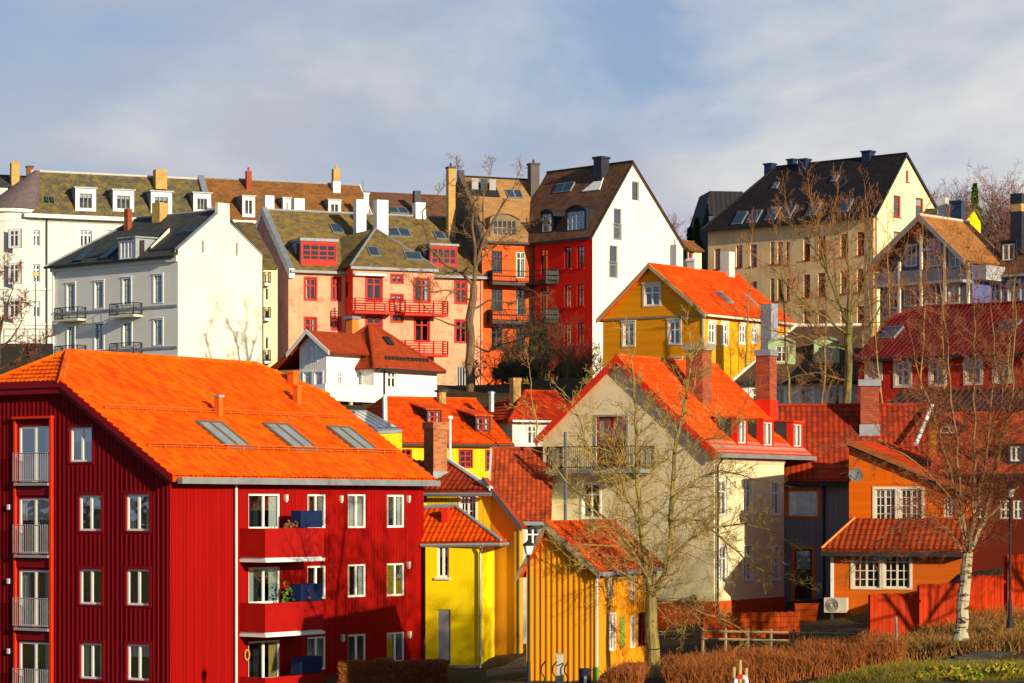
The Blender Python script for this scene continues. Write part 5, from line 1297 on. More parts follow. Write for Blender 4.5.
# shared dark corner balconies: a bent slab following both facades
IR = DKMETAL
for k, y in enumerate((282, 321)):
    z = orh.Rf.hit(505, y, -1.2)[1]
    p0 = orh.Rf.P(orh.aR(487), 0, -.02); p1 = orh.Rf.P(orh.aR(487.5), 0, -1.2); 
    p2 = orh.Rf.P(orh.aR(520), 0, -1.25); p3 = wg.Lf.P(wg.bL(546), 0, -1.15); p4 = wg.Lf.P(wg.bL(555), 0, -1.15); p5 = wg.Lf.P(wg.bL(559), 0, -.5); p6 = wg.Lf.P(wg.bL(559), 0, -.02); p7 = orh.Rf.P(orh.aR(531), 0, -.02)
    mb = MB(); poly = [Vector((p.x, p.y, z - .25)) for p in (p0, p1, p2, p3, p4, p5, p6, p7)]; mb.prism(poly, (0, 0, .25)); o = mb.build('balcony', IR, orh.root if k == 0 else orh.root)
    rb = MB(); L_ = [p0, p1, p2, p3, p4, p5, p6]
    for A, B in zip(L_, L_[1:]):
        for zz in (z + .1, z + .5, z + 1.0): rb.tube(Vector((A.x, A.y, zz)), Vector((B.x, B.y, zz)), .035, .035, 4)
        n = max(1, int((B - A).length / .22))
        for i in range(n + 1): q = A.lerp(B, i / n); rb.tube(Vector((q.x, q.y, z)), Vector((q.x, q.y, z + 1.0)), .016, .016, 4)
    for A, B in ((p0, p1), (p4, p6)): rb.prism([Vector((A.x, A.y, z)), Vector((B.x, B.y, z)), Vector((B.x, B.y, z + 1)), Vector((A.x, A.y, z + 1))], (.03, .03, 0))
    rb.build('railing', IR, o)
# corner stack between the two facades
# ================================================================== 18. dark roof behind the pink house
h = House('rear_building', 'building with dark brown roof and black chimney rising behind the pink house', 'building', 366.0, 256.0, 22.0, 11.0)
pr = h.gable(12, 9, 'u', 4.5, pt(420, 193, 261).z, pt(420, 218, 256).z, pt(420, 218, 256).z, mat=DBR); h.shell(12, 9, *pr, PALY)
h.chimney(412.5, 191, 421, 203, BLKM, None, Y=259, drop=2); sq_sky(h, 'front', 398, 211, 2, 1.2, 2)
h.chimney(362, 193, 369, 206, WHM, WHM, Y=252, drop=2)
mb = MB(); a = pt(363, 196, 252); mb.tube(a, pt(363, 180, 252), .03, .02, 4); mb.build('aerial', DKMETAL, h.roof)

# ================================================================== 19. orange gabled house
h = House('orange_gabled_house', 'ochre-orange gabled house with bright orange roof and white windows', 'house', 703.7, 172.0, 52.0, 6.0)
La = h.aR(789); Lb = h.bL(603); bA = h.bL(651)
ze = h.Rf.hit(704, 312)[1] + .1; zr = pt(651, 264.5, h.Lf.P(bA, 0).y).z
pr = h.gable(La, Lb, 'u', bA, zr, ze, ze, oe=.35, og0=.3, og1=.25, mat=ORT2, th=.16, geo=(.3, .38, .03, .04, 0, 4))
OGW = dict(frame=WHITE, fw=.10, nv=1, hz=(.64,), rec=.05, casing=CREAM, cw=.14, curtain='', head=True)
for r in ((644.5, 285.5, 659.5, 305.5), (623.5, 323.5, 634, 346), (669, 321.5, 680, 344)): h.win(h.Lf, *r, **OGW)
h.win(h.Lf, 671, 360, 681, 374, **OGW)
for r in ((708.8, 323, 715.3, 343.5), (721.5, 324, 727.8, 345), (739.5, 325, 745.5, 343.5), (752, 327, 757.5, 343)): h.win(h.Rf, *r, **OGW)
h.shell(La, Lb, pr[0], pr[1], boards('orange_yellow_boards', (.84, .35, .010), .18, False, .008, .05, prof='lap'), boards('ochre_orange_boards', (.88, .32, .008), .18, False, .008, .12, prof='lap'))
h.barge(M('sandy_board', (.45, .32, .16), .6), 0, w=.3, t=.06, lift=.06); h.barge(CREAM, 1, w=.25, t=.05); h.gutter(CREAM, h=.14)
for (x0, y0, x1, y1) in ((714.5, 292.5, 733, 304), (743, 295.5, 758, 307)): h.skylight('front', x0, y0, x1, y1, 2, LEAD, .1)
mb = MB(); fbox(mb, h.Lf, 0, Lb, ze - .35, ze - .2, -.08, -.001); mb.build('string_board', FRB, h.root)
mb = MB(); fbox(mb, h.Lf, -.04, .10, h.zb, ze - .36, -.05, -.001); mb.build('corner_board', CREAM, h.root)
GCH = plaster('pale_grey_chimney', (.58, .58, .56), .2)
for (x0, x1, y0, Y) in ((670, 680.5, 245, 179), (687, 699.5, 259, 179), (720, 735, 252, 182)): h.chimney(x0, y0, x1, 275, GCH, None if x0 != 687 else WHM, Y=Y, drop=2, pots=1 if x0 < 700 else 0)
h.chimney(760.5, 304, 778, 332, plaster('blue_grey_chimney', (.30, .32, .38), .3), None, Y=170, drop=5)
gp(700, 166, 6.8); gp(620, 170, 7.2)
h = House('yellow_cottage', 'small pale yellow cottage with brown roof peeping out behind the white gable', 'house', 688.0, 238.0, 30.0, 12.0)
h.win(h.Rf, 688.5, 250, 694, 258.5, frame=REDFR, fw=.08, curtain='')
pr = h.gable(1.5, 3, 'u', 1.4, pt(690, 241, 239).z, pt(690, 248, 238).z, pt(690, 248, 238).z, mat=OCB, og0=.1, og1=.1); h.shell(1.5, 3, *pr, PALY)

# ================================================================== 20. black-roofed sandy building
h = House('sandy_building', 'long sandy-brown building with black roof, red window trim and pale yellow gable', 'apartment building', 877.0, 240.0, 49.0, 8.0)
La = h.aR(939.5); Lb = h.bL(708); aA = h.aR(905.6)
ze = h.Lf.hit(877, 212)[1] + .25; zr = pt(905.6, 153.5, h.Rf.P(aA, 0).y).z; z2 = h.Rf.hit(939, 214)[1]
bh = None
pr = h.gable(La, Lb, 'v', aA, zr, ze, z2, oe=.45, og0=.15, og1=.45, hip1=(4.6, None), mat=BLKT, th=.2, capmat=DKMETAL)
BWD = dict(frame=REDFR, fw=.08, nv=1, hz=(.68,), rec=.18, curtain='', sill=REDFR)
one = dict(BWD); one['nv'] = 0
rowA = ((714.5, 249, 720.5, 269), (736, 245.5, 742.5, 267), (750, 244.5, 757, 266), (803.5, 237.5, 810, 260), (818, 236, 825.5, 259), (840.5, 234, 848, 256.5), (857, 232, 864, 255))
for (x0, y0, x1, y1) in rowA:
    h.win(h.Lf, x0, y0, x1, y1, **BWD); h.win(h.Lf, x0, y0 + 37, x1, y1 + 37, **BWD); h.win(h.Lf, x0, y0 + 74, x1, y1 + 74, **BWD)
for (x0, x1) in ((770.5, 774.5), (777.5, 783), (786, 789.5)):
    for k in range(3): h.win(h.Lf, x0, 242 + 36.5 * k, x1, 264 + 36.5 * k, **one)
for r in ((906, 170.5, 908.6, 182), (893.5, 195.5, 900.8, 217), (915.5, 198, 923.5, 220), (893.5, 231.5, 901.5, 254), (916, 233, 924, 256)): h.win(h.Rf, *r, frame=REDFR, fw=.12, nv=0, hz=(.62,), rec=.12, sill=REDFR, curtain='')
h.shell(La, Lb, pr[0], pr[1], PALY, BEI)
h.wall(h.Rf, pr[0], PALY, name='gable_skin') if False else None
h.gutter(DKMETAL, h=.3, r=.16); h.barge(DKMETAL, 0, w=.3, t=.06, lift=.05)
h.pipe(h.Lf, .3, h.zb, ze - .4, .08, BEI)
for cx_2, cy_2 in ((740, 218.5), (754.5, 217), (773, 214), (788, 212.5), (813.5, 209.5), (845.5, 206)): sq_sky(h, 'front', cx_2, cy_2, 1.25, 1.7)
for cx_2, cy_2 in ((775.5, 186), (835, 179)): sq_sky(h, 'front', cx_2, cy_2, .7, .8, 2, name='roof_hatch')
for (x0, x1, y0, Y) in ((764, 776, 163.5, 254), (787, 797, 159, 253), (797.5, 811, 159, 251), (861.5, 875, 151, 246.5)): h.chimney(x0, y0, x1, 180, BLUM, BLUM, Y=Y, drop=2, capo=.1, caph=.15)
gp(800, 236, 10.0); gp(900, 238, 10.0)
h = House('black_mansard_house', 'dark grey house with ribbed black mansard left of the sandy building', 'house', 703.0, 262.0, 8.0, 10.0)
La = h.aR(745); zt = h.Rf.hit(720, 225)[1]; z9 = h.Rf.hit(720, 190)[1]
h.shell(La, 7, [(0, zt), (La, zt)], [(0, zt), (7, zt)], plaster('dark_grey_render', (.10, .10, .11), .3))
mb = MB(); B = [h.W(-.1, -.1, zt), h.W(La, -.1, zt), h.W(La, 7, zt), h.W(-.1, 7, zt)]; T_ = [h.W(.9, .9, z9), h.W(La, .9, z9), h.W(La, 6, z9), h.W(.9, 6, z9)]
mb.hexa(B + T_); mb.build('roof', tiles('ribbed_black', (.03, .03, .035), (.02, .02, .025), .5, 3, .08), h.root)
LIT = bpy.data.materials.new('lit_lamp_glass'); LIT.use_nodes = True; LIT.node_tree.nodes['Principled BSDF'].inputs['Emission Color'].default_value = (1, .85, .55, 1); LIT.node_tree.nodes['Principled BSDF'].inputs['Emission Strength'].default_value = 2
mb = MB(); a, z = h.Rf.hit(712.5, 219); fbox(mb, h.Rf, a - .4, a + .5, z - .2, z + .25, -.35, -.001); mb.build('wall_lamp', WHM, h.root)

# ================================================================== 21. blue house with brown roof
h = House('blue_house', 'blue boarded house with brown gable roof, open balcony porch and cream posts', 'house', 972.0, 182.0, 48.0, 9.0)
Lb = h.bL(880); La = h.aR(995) + 2; bA = h.bL(931)
ze = h.Lf.hit(972, 257)[1]; zr = pt(931, 216.5, h.Lf.P(bA, 0).y).z; z1 = h.Lf.hit(880, 266)[1]
pr = h.gable(La, Lb, 'u', bA, zr, ze, z1, oe=.35, og0=1.5, og1=0, mat=tiles('burnt_brown_slates', (.40, .17, .045), (.25, .10, .03), .4, .32, .04, flat=True, per=.8), th=.2, capmat=M('pale_ridge2', (.55, .5, .4), .6))
h.barge(M('grey_bargeboard', (.28, .26, .24), .6), 0, w=.42, t=.08, lift=.05)
CW = dict(frame=WHITE, fw=.09, nv=1, hz=(.5,), curtain='', casing=WHITE, cw=.08)
for r in ((906, 245, 916, 266), (928, 240, 940, 266), (950, 248, 960, 267), (888, 290, 898, 308), (905, 288, 915, 306), (926, 284, 936, 304), (949, 284, 959, 303)): h.win(h.Lf, *r, **CW)
h.shell(La, Lb, pr[0], pr[1], BLUB, GBLU)
f = h.Lf
zfl = f.hit(930, 281, -1.4)[1]
mb = MB(); fbox(mb, f, .0, Lb, zfl - .2, zfl, -1.45, -.002); o = mb.build('balcony', GREYFR, h.root)
mb = MB(); fbox(mb, f, .0, Lb - .5, zfl + .002, zfl + .85, -1.45, -1.38); mb.build('railing', GBLU, o)
for px, py in ((968.5, 263), (945, 242), (921.5, 234), (899.6, 262)):
    s_, zt = f.hit(px, py, -1.35); mb = MB(); fbox(mb, f, s_ - .09, s_ + .09, h.zb, zt, -1.46, -1.30); mb.build('post', CREAM, h.root)
mb = MB(); s0, z0 = f.hit(945, 248, -1.35); s1, _ = f.hit(921.5, 248, -1.35); fbox(mb, f, s0, s1, z0 - .08, z0 + .08, -1.42, -1.34); mb.build('tie_beam', GREYFR, h.root)
a0, z = h.Rf.hit(972, 278, -1.0); a1, _ = h.Rf.hit(985, 278, -1.0)
h.balcony(h.Rf, .2, 2.6, h.Rf.hit(975, 278)[1], 1.0, railh=.85, slab=.15, slabm=CREAM, railm=M('pale_panel', (.33, .33, .36), .6), style='solid')
gp(930, 178, 10.0); gp(1010, 176, 10.2)
h = House('blue_house', 'blue boarded house wing with dark brown roof and pale dormer at the right border', 'house', 1060.0, 180.5, 50.0, 9.0)
Lb = h.bL(993); La = 9; ze = h.Lf.hit(1010, 270)[1]; zr = pt(1005, 219, 188).z
pr = h.gable(La, Lb, 'v', 4.6, zr, ze, ze, oe=.4, og0=.2, og1=.1, mat=DBR, th=.18)
for r in ((989, 283, 1000.5, 302), (1008.5, 281, 1020, 302), (1030, 280, 1041, 301)): h.win(h.Lf, *r, frame=CREAM, fw=.1, nv=1, hz=(.6,), curtain='LRg', casing=CREAM, cw=.1)
h.shell(La, Lb, pr[0], pr[1], BLUB); h.gutter(GREYFR)
h.dormer('front', 1000.5, 242, 1016, 262, DKMETAL, DKMETAL, roof='flat', cheek=DKMETAL, frame=WHITE, fw=.1, nv=1, inset=(.12, .12, .12, .12), curtain='LRg')
h.chimney(1011, 194, 1027, 226, BRK3, BLKM, Y=184, drop=2, capo=.05, caph=.7, base=BLKM, baseh=1.0)
# chimneys and yellow gable behind
h = House('yellow_gabled_house', 'small yellow-gabled house with dark roof and tall grey chimneys behind the blue house', 'house', 966.0, 215.0, 60.0, 12.0)
h.u, h.v = h.u, h.v
h = House('yellow_gabled_house', 'small yellow-gabled house with dark roof and tall grey chimneys behind the blue house', 'house', 982.0, 215.0, 46.0, 12.0) if False else h
pr = h.gable(3.5, 4, 'v', 1.75, pt(982, 208, 217).z, pt(982, 219, 217).z, pt(982, 219, 217).z, mat=MOSS, og0=.2); h.shell(3.5, 4, *pr, YEL)
h.chimney(937, 198, 949, 222, GCH, None, Y=214, drop=4); h.chimney(950, 201, 965.5, 222, BLUM, BLUM, Y=213, drop=4, capo=.08, caph=.2)

# ================================================================== 22. long red house
h = House('long_red_house', 'long low red house with dark red tiled roof and cream window frames, right', 'house', 1075.0, 138.0, 50.0, -1.0)
Lb = h.bL(858); La = 9
ze = h.Lf.hit(1000, 353)[1] + .15; aR_ = 4.5; zr = pt(1000, 301.5, h.W(aR_, h.bL(1000), 0).y).z
pr = h.gable(La, Lb, 'v', aR_, zr, ze, ze, oe=.3, og0=.2, og1=.2, hip1=(1.0, ze + (zr - ze) * .75), mat=DKR, th=.16)
RC = dict(frame=CREAM, fw=.11, nv=1, hz=(.66,), rec=.05, curtain='', casing=CREAM, cw=.16)
for r in ((867, 363.5, 880, 379), (896, 361.5, 909.5, 386), (931, 360.5, 944, 385), (966, 359.5, 980.5, 383.5), (995, 357.5, 1010, 382)): h.win(h.Lf, *r, **RC)
h.shell(La, Lb, pr[0], pr[1], plaster('deep_red_boards', (.62, .03, .015), .25)); h.gutter(DKMETAL)
for c_ in ((891, 333.5), (1008.5, 327)): sq_sky(h, 'front', c_[0], c_[1], 1.1, 1.3)
gp(900, 130, 1.5); gp(1000, 128, 1.8)
# ================================================================== 23. brown-roofed houses below it
h = House('brown_roofed_house', 'low house with long dark brown tiled roof below the long red house', 'house', 1070.0, 121.0, 62.0, -4.0)
Lb = h.bL(882); zr = pt(960, 392, 128).z; ze = pt(960, 413, 124).z
pr = h.gable(7, Lb, 'v', 3.2, zr, ze, ze, mat=tiles('dark_brown_tiles', (.12, .05, .03), (.07, .035, .025), .3, .36, .08, per=.9), oe=.3); h.shell(7, Lb, *pr, ORW2)  # dark brown tone, varied from tile to tile
h = House('dark_red_house', 'shaded dark red house with brown roof and small gable at the right edge', 'house', 1075.0, 108.0, 72.0, -4.5)
Lb = h.bL(936); ze = h.Lf.hit(1000, 468)[1]; zr = pt(1000, 414, 113).z
pr = h.gable(8, Lb, 'v', 4, zr, ze, ze, mat=BRT, oe=.4)
for r in ((1000, 500, 1011, 519), (1013, 500, 1023, 519), (975, 500, 984, 518)): h.win(h.Lf, *r, frame=CREAM, fw=.08, nv=1, hz=(.5,), curtain='')
h.shell(8, Lb, *pr, boards('shaded_house_boards', (.11, .018, .010), .18, False, .02, .1, prof='lap')); h.gutter(DKMETAL)  # boards darkened: the shade on this house is in their colour
h.dormer('front', 1008, 444, 1024, 464, DARKFR, BRT, roof='flat', frame=CREAM, fw=.07, nv=1, curtain='')
h.dormer('front', 938, 424, 960, 436, MATS['shaded_house_boards'], BRT, roof='gable', frame=CREAM, fw=.06, nv=1, curtain='')
gp(960, 104, -2.6); gp(1020, 104, -2.4)
# ================================================================== 24. green-dormered stone house
h = House('stone_house', 'pale stone house with dark mansard roof and two green curved dormers', 'house', 862.0, 152.0, 84.0, .0)
Lb = h.bL(738); La = 8; ze = h.Lf.hit(800, 377)[1]; zr = pt(810, 326, 157).z
pr = h.gable(La, Lb, 'v', 4.4, zr, ze, ze, oe=.35, og0=.1, og1=.6, hip1=(3.4, None), mat=tiles('sooty_slates', (.11, .06, .035), (.06, .038, .028), .4, .3, .04, flat=True, moss=(.18, .09, .035), mossamt=.5), th=.18, capmat=CREAM)
SW = dict(frame=CREAM, fw=.09, nv=1, hz=(.7,), rec=.15, curtain='', casing=WHITE, cw=.18)
for r in ((800.5, 389, 812, 409), (829.5, 388, 840, 408), (775, 389, 784, 409), (752, 389, 761, 409)): h.win(h.Lf, *r, **SW)
h.shell(La, Lb, pr[0], pr[1], plaster('white_stone', (.80, .77, .68), .4)); h.gutter(DKMETAL)
GRN = M('pale_green_wood', (.34, .46, .24), .6, .15)
for r in ((768, 344, 795.5, 364), (814, 343, 839.5, 363)): h.dormer('front', *r, GRN, M('green_copper', (.20, .34, .22), .6), roof='arch', cheek=GRN, frame=CREAM, fw=.07, nv=1, hz=(.6,), inset=(.45, .45, .12, .1), over=.15, curtain='')
gp(760, 148, 3.0); gp(850, 148, 3.0)
# ================================================================== terrain
FARP = [(-60, 20, -9), (0, 20, -9), (60, 20, -8), (-40, 70, -8.2), (-10, 75, -8.0), (0, 78, -7.4), (6, 80, -6.6), (10, 80, -5.6), (14, 80, -4.75), (18, 80, -4.6), (24, 82, -3.8), (40, 84, -3.0),
        (8, 72, -6.6), (12, 73, -4.95), (16, 73, -4.9), (12, 76, -4.75), (16, 76, -4.75), (20, 74, -4.8), (-30, 130, -6), (-60, 150, -4), (-20, 125, -5.5), (0, 135, -4.5), (14, 130, -3.5), (25, 120, -2), (5, 150, .5), (25, 150, 3), (-15, 160, 1.5),
        (40, 150, 3), (-40, 190, 7.5), (-10, 190, 9.0), (5, 190, 9.3), (15, 190, 9.4), (30, 200, 9.8), (0, 172, 6.5), (-20, 175, 5.8), (60, 200, 10), (-60, 230, 10.5), (0, 240, 10.5), (30, 260, 11), (60, 280, 12), (-60, 300, 11), (0, 330, 11), (80, 330, 13)]
PTS = GP + FARP
def gz(x, y):
    s = w = 0.0
    for X, Y, Z in PTS:
        d = (x - X) ** 2 + (y - Y) ** 2 + .6; k = 1 / d ** 1.6; s += k * Z; w += k
    return s / w
def hz(x, y):
    z = gz(x, y); 
    return z + .05 * noise.noise(Vector((x * .4, y * .4, 0)))
mb = MB()
xs = [-900, -400, -200, -120] + [-80 + 2.0 * i for i in range(81)] + [120, 200, 400, 900]
ys = [-60, 0, 40] + [60 + 1.5 * i for i in range(60)] + [150 + 5 * i for i in range(40)] + [360, 400, 600, 1200, 2500]
NX = len(xs)
mb.v = [Vector((x, y, hz(x, y) if y < 345 else 11.0)) for y in ys for x in xs]
for j in range(len(ys) - 1):
    for i in range(NX - 1): mb.f.append((j * NX + i, j * NX + i + 1, (j + 1) * NX + i + 1, (j + 1) * NX + i)); mb.m.append(0)
t = NT('soil_and_grass'); tcx = t.n('ShaderNodeTexCoord'); ob = tcx.outputs['Object']
a = t.noise(.12, 8, ob, rough=.7); b = t.noise(1.6, 6, ob); c = t.mix(t.ramp(b, .35, .7), (.05, .032, .018), (.10, .06, .028)); c = t.mix(t.ramp(a, .48, .6), c, (.09, .085, .02))
t.put(t.b.inputs['Base Color'], c); t.b.inputs['Roughness'].default_value = .95; t.b.inputs['Specular IOR Level'].default_value = .1; t.bump(t.noise(5, 8, ob), .15)
g = mb.build('ground', t.m, None, smooth=True); g['kind'] = 'structure'
def sheet(name, poly_px, dz, mat, n=14):
    """a strip that follows the ground: four plan corners (px, Y)"""
    c = [Vector(((p - CX) / F * Y, Y, 0)) for p, Y in poly_px]; mb = MB()
    G = [[(c[0].lerp(c[1], i / n)).lerp(c[3].lerp(c[2], i / n), j / n) for i in range(n + 1)] for j in range(n + 1)]
    for r in G:
        for p in r: mb.v.append(Vector((p.x, p.y, hz(p.x, p.y) + dz)))
    for j in range(n):
        for i in range(n): k = j * (n + 1) + i; mb.f.append((k, k + 1, k + n + 2, k + n + 1)); mb.m.append(0)
    o = mb.build(name, mat, None, smooth=True); o['kind'] = 'structure'; return o
t = NT('cobble_paving'); n_ = t.n('ShaderNodeTexVoronoi'); t.put(n_.inputs['Vector'], t.uv); n_.inputs['Scale'].default_value = 7
t.put(t.b.inputs['Base Color'], t.mix(t.ramp(n_.outputs['Distance'], .1, .6), (.22, .16, .10), (.08, .06, .045))); t.b.inputs['Roughness'].default_value = .8; t.bump(n_.outputs['Distance'], -.03)
sheet('cobbled_lane', [(470, 80), (545, 80), (519, 124), (497, 124)], .03, t.m)
t = NT('lawn_grass'); f1 = t.noise(.9, 6); t.put(t.b.inputs['Base Color'], t.mix(t.ramp(t.noise(12, 5), .3, .7), t.mix(t.ramp(f1, .4, .6), (.055, .06, .010), (.12, .08, .014)), (.03, .03, .01))); t.b.inputs['Roughness'].default_value = .95; t.bump(t.noise(40, 4), .05)
sheet('lawn', [(740, 72), (1110, 72), (1110, 77.4), (800, 78.4)], .04, t.m)
t = NT('gravel_path'); t.put(t.b.inputs['Base Color'], t.mix(t.noise(6, 6), (.10, .075, .05), (.22, .16, .10))); t.b.inputs['Roughness'].default_value = .95; t.bump(t.noise(30, 4), .03)
sheet('path', [(800, 78.4), (1110, 77.4), (1110, 78.6), (800, 79.6)], .05, t.m)
def G(px, Y, dz=0): x = (px - CX) / F * Y; return Vector((x, Y, hz(x, Y) + dz))

# ================================================================== trees and shrubs
def barkmat(name, a, b, scale=3, sc_=(1, 1, .35), white=False):
    t = NT(name); tcx = t.n('ShaderNodeTexCoord'); ob = tcx.outputs['Object']
    if white:
        f = t.ramp(t.noise(2.4, 6, ob, sc=(1, 1, 3.5)), .52, .58); c = t.mix(f, a, b); c = t.mix(t.math('MULTIPLY', t.ramp(t.noise(1, 4, ob), .55, .7), .5), c, (.35, .30, .10))
    else: c = t.mix(t.ramp(t.noise(scale, 6, ob, sc=sc_), .4, .62), a, b)
    if white:
        sp_ = t.n('ShaderNodeSeparateXYZ'); t.put(sp_.inputs[0], ob); zz_ = t.math('ADD', sp_.outputs[2], t.math('MULTIPLY', t.noise(1.3, 4, ob), 2.0)); c = t.mix(t.ramp(zz_, 2.6, 6.0), c, (.26, .15, .06))
    t.put(t.b.inputs['Base Color'], c); t.b.inputs['Roughness'].default_value = .9; t.b.inputs['Specular IOR Level'].default_value = .1; t.bump(t.noise(7, 6, ob, sc=(1, 1, .3)), .08); return t.m
LICH = barkmat('lichen_bark', (.30, .24, .07), (.17, .12, .05)); BIRCH = barkmat('birch_bark', (.44, .39, .26), (.05, .04, .03), white=True)
BARK = barkmat('grey_brown_bark', (.20, .13, .07), (.11, .075, .045)); DBARK = barkmat('dark_bark', (.06, .045, .03), (.12, .08, .03))
BSTEM = barkmat('young_birch_bark', (.40, .26, .10), (.16, .07, .035))
TWR = M('reddish_twigs', (.20, .075, .035), .8, .3); TWY = M('straw_twigs', (.34, .24, .07), .8, .3); TWB = M('brown_twigs', (.19, .115, .05), .8, .3); TWO = M('orange_brown_twigs', (.27, .125, .045), .8, .3); TWD = M('dark_twigs', (.075, .055, .035), .8, .3)
def rv(r): return Vector((r.gauss(0, 1), r.gauss(0, 1), r.gauss(0, 1))).normalized()
def grow(mb, r, p, d, L, rad, lev, P):
    nseg = (5, 4, 3, 2, 2)[min(lev, 4)]; sl = L / nseg; d = d.normalized()
    sides = 5 if rad > .03 else 3
    for i in range(nseg):
        d = (d + rv(r) * P.get('wob', .25) + Vector((0, 0, P.get('up', .1)))).normalized()
        if lev >= 2 and P.get('droop'): d = (d - Vector((0, 0, P['droop']))).normalized()
        q = p + d * sl; r1 = rad * (1 - .8 / nseg) if i < nseg - 1 else rad * .45
        r1 = max(r1, P.get('rmin', .006))
        mb.tube(p, q, rad, r1, sides, 0 if rad > P.get('tw', .03) else 1, cap=False)
        if lev < P['lev']:
            n = P.get('nb', (3, 3, 2, 2))[min(lev, 3)]
            for _ in range(n if i else max(0, n - 2)):
                t = r.random(); b = p.lerp(q, t)
                side = rv(r).cross(d).normalized(); ang = R(r.uniform(*P.get('ang', (28, 62))))
                nd = d * math.cos(ang) + side * math.sin(ang)
                grow(mb, r, b, nd, L * r.uniform(.35, .62) * (1 - .4 * i / nseg), max(rad * .5, P.get('rmin', .006)), lev + 1, P)
        p, rad = q, r1
def tree(name, label, cat, Y, stems, r0, mats, P, seed, group=None, jitter=.3, dens=1.0, blen=2.0, tsides=9, taper=.3, frac=.25, trunk_to=1):
    """stems: pixel polylines traced in the photo, given depth by a slow random walk; the first is the trunk"""
    r = random.Random(seed); base = pt(stems[0][0][0], stems[0][0][1], Y)
    root = empty(name, tuple(base), label, cat, group)
    tm, cm = MB(), MB(); polys = []; 
    for k, st in enumerate(stems):
        if k == 0: yo = 0; drift = 0
        else: drift = r.uniform(-1, 1) * jitter
        pp = []; 
        for i, (x, y) in enumerate(st): pp.append(pt(x, y, Y + drift * i * (1 if k else 0)))
        # smooth by subdivision
        fine = []
        for i in range(len(pp) - 1):
            a, b = pp[i], pp[i + 1]
            for j in range(3): fine.append(a.lerp(b, j / 3) + rv(r) * (.03 * (b - a).length if (i or j) else 0))
        fine.append(pp[-1]); n = len(fine)
        ra = r0 if k == 0 else r0 * st_scale(k, P); rb = r0 * (.78 if k == 0 and trunk_to else taper * .3)
        if k == 0 and trunk_to == 0: rb = .02
        for i in range(n - 1):
            f0, f1 = i / (n - 1), (i + 1) / (n - 1); q0 = ra + (rb - ra) * f0; q1 = ra + (rb - ra) * f1
            if k == 0 and i == 0: q0 *= 1.35
            (tm if k == 0 else cm).tube(fine[i], fine[i + 1], q0, q1, tsides if q0 > .08 else 5, 0, cap=(i == n - 2))
            if k == 0 and trunk_to: 
                continue
            seg = (fine[i + 1] - fine[i]); 
            if f0 < frac and k == 0: continue
            for _ in range(int(seg.length * P.get('dens', 2.2) * dens + r.random())):
                t = r.random(); b = fine[i].lerp(fine[i + 1], t); dd = seg.normalized(); side = rv(r).cross(dd).normalized()
                ang = R(r.uniform(35, 75)); grow(cm, r, b, dd * math.cos(ang) + side * math.sin(ang), blen * r.uniform(.45, 1.1) * (1.15 - .6 * f0), max(min(q0 * .5, P.get('brad', .05)), .012), 1, P)
        if k or trunk_to == 0: grow(cm, r, fine[-1], fine[-1] - fine[-2], blen * .8, max(rb, .015), 1, P)
    tm.build('trunk', mats, root); cm.build('crown', P.get('crownmats', mats), root); return root
def st_scale(k, P): s = P.get('ss'); return (s[k - 1] if s and k - 1 < len(s) else .5)

tree('bare_tree', 'bare forked tree with lichen-yellow bark in front of the cream house', 'tree', 89.6,
     [[(655, 700), (653, 660), (652, 625), (651, 598)], [(651, 600), (644, 560), (640, 520), (637, 470), (636, 420), (634, 385), (632, 362)], [(652, 600), (664, 575), (670, 545), (671, 500), (674, 455), (683, 415), (690, 372), (692, 350)],
      [(648, 578), (630, 545), (608, 522), (590, 505), (565, 480), (548, 455)], [(641, 520), (622, 492), (600, 470), (585, 440), (578, 415)], [(668, 560), (690, 540), (712, 528), (745, 524), (770, 530)], [(672, 500), (698, 478), (722, 470), (750, 478)], [(650, 590), (632, 580), (600, 575), (572, 560)], [(675, 455), (700, 440), (725, 437), (735, 420)],
      [(654, 605), (680, 600), (700, 612), (728, 622)], [(637, 470), (618, 455), (600, 448), (575, 446)], [(671, 520), (700, 520), (730, 545), (752, 565), (775, 575)]],
     .26, [LICH, TWY], dict(lev=3, nb=(3, 3, 2, 1), wob=.32, up=.06, dens=5.2, brad=.020, ss=(.46, .5, .22, .17, .22, .16, .15, .15, .16, .13, .16), rmin=.0052, tw=.014), 3, blen=1.75, jitter=.25)
tree('birch_tree', 'white-barked birch with several stems and reddish twigs beside the wooden fence', 'tree', 84.0,
     [[(961, 640), (963, 610), (966, 580), (968, 552)], [(968, 556), (973, 520), (974, 460), (974, 400), (975, 345), (974, 300)], [(968, 556), (962, 500), (957, 440), (950, 380), (946, 330), (940, 285)], [(969, 552), (985, 520), (993, 480), (1002, 440), (1012, 400), (1014, 350), (1016, 310)],
      [(966, 545), (955, 505), (930, 475), (905, 455), (880, 440), (865, 440)], [(966, 540), (958, 500), (950, 470), (938, 430), (928, 400), (915, 360)], [(970, 540), (980, 490), (990, 430), (995, 370), (992, 320)], [(967, 560), (950, 530), (925, 515), (900, 520), (880, 540)], [(985, 520), (1005, 500), (1024, 480), (1040, 450)], [(962, 500), (985, 450), (1000, 410), (1006, 360)]],
     .22, [BIRCH, TWR], dict(lev=3, nb=(3, 3, 3, 2), wob=.20, up=.05, droop=.03, dens=2.8, brad=.022, ss=(.30, .26, .34, .17, .18, .2, .15, .17, .17), rmin=.005, tw=.022), 5, blen=2.1, jitter=.2)
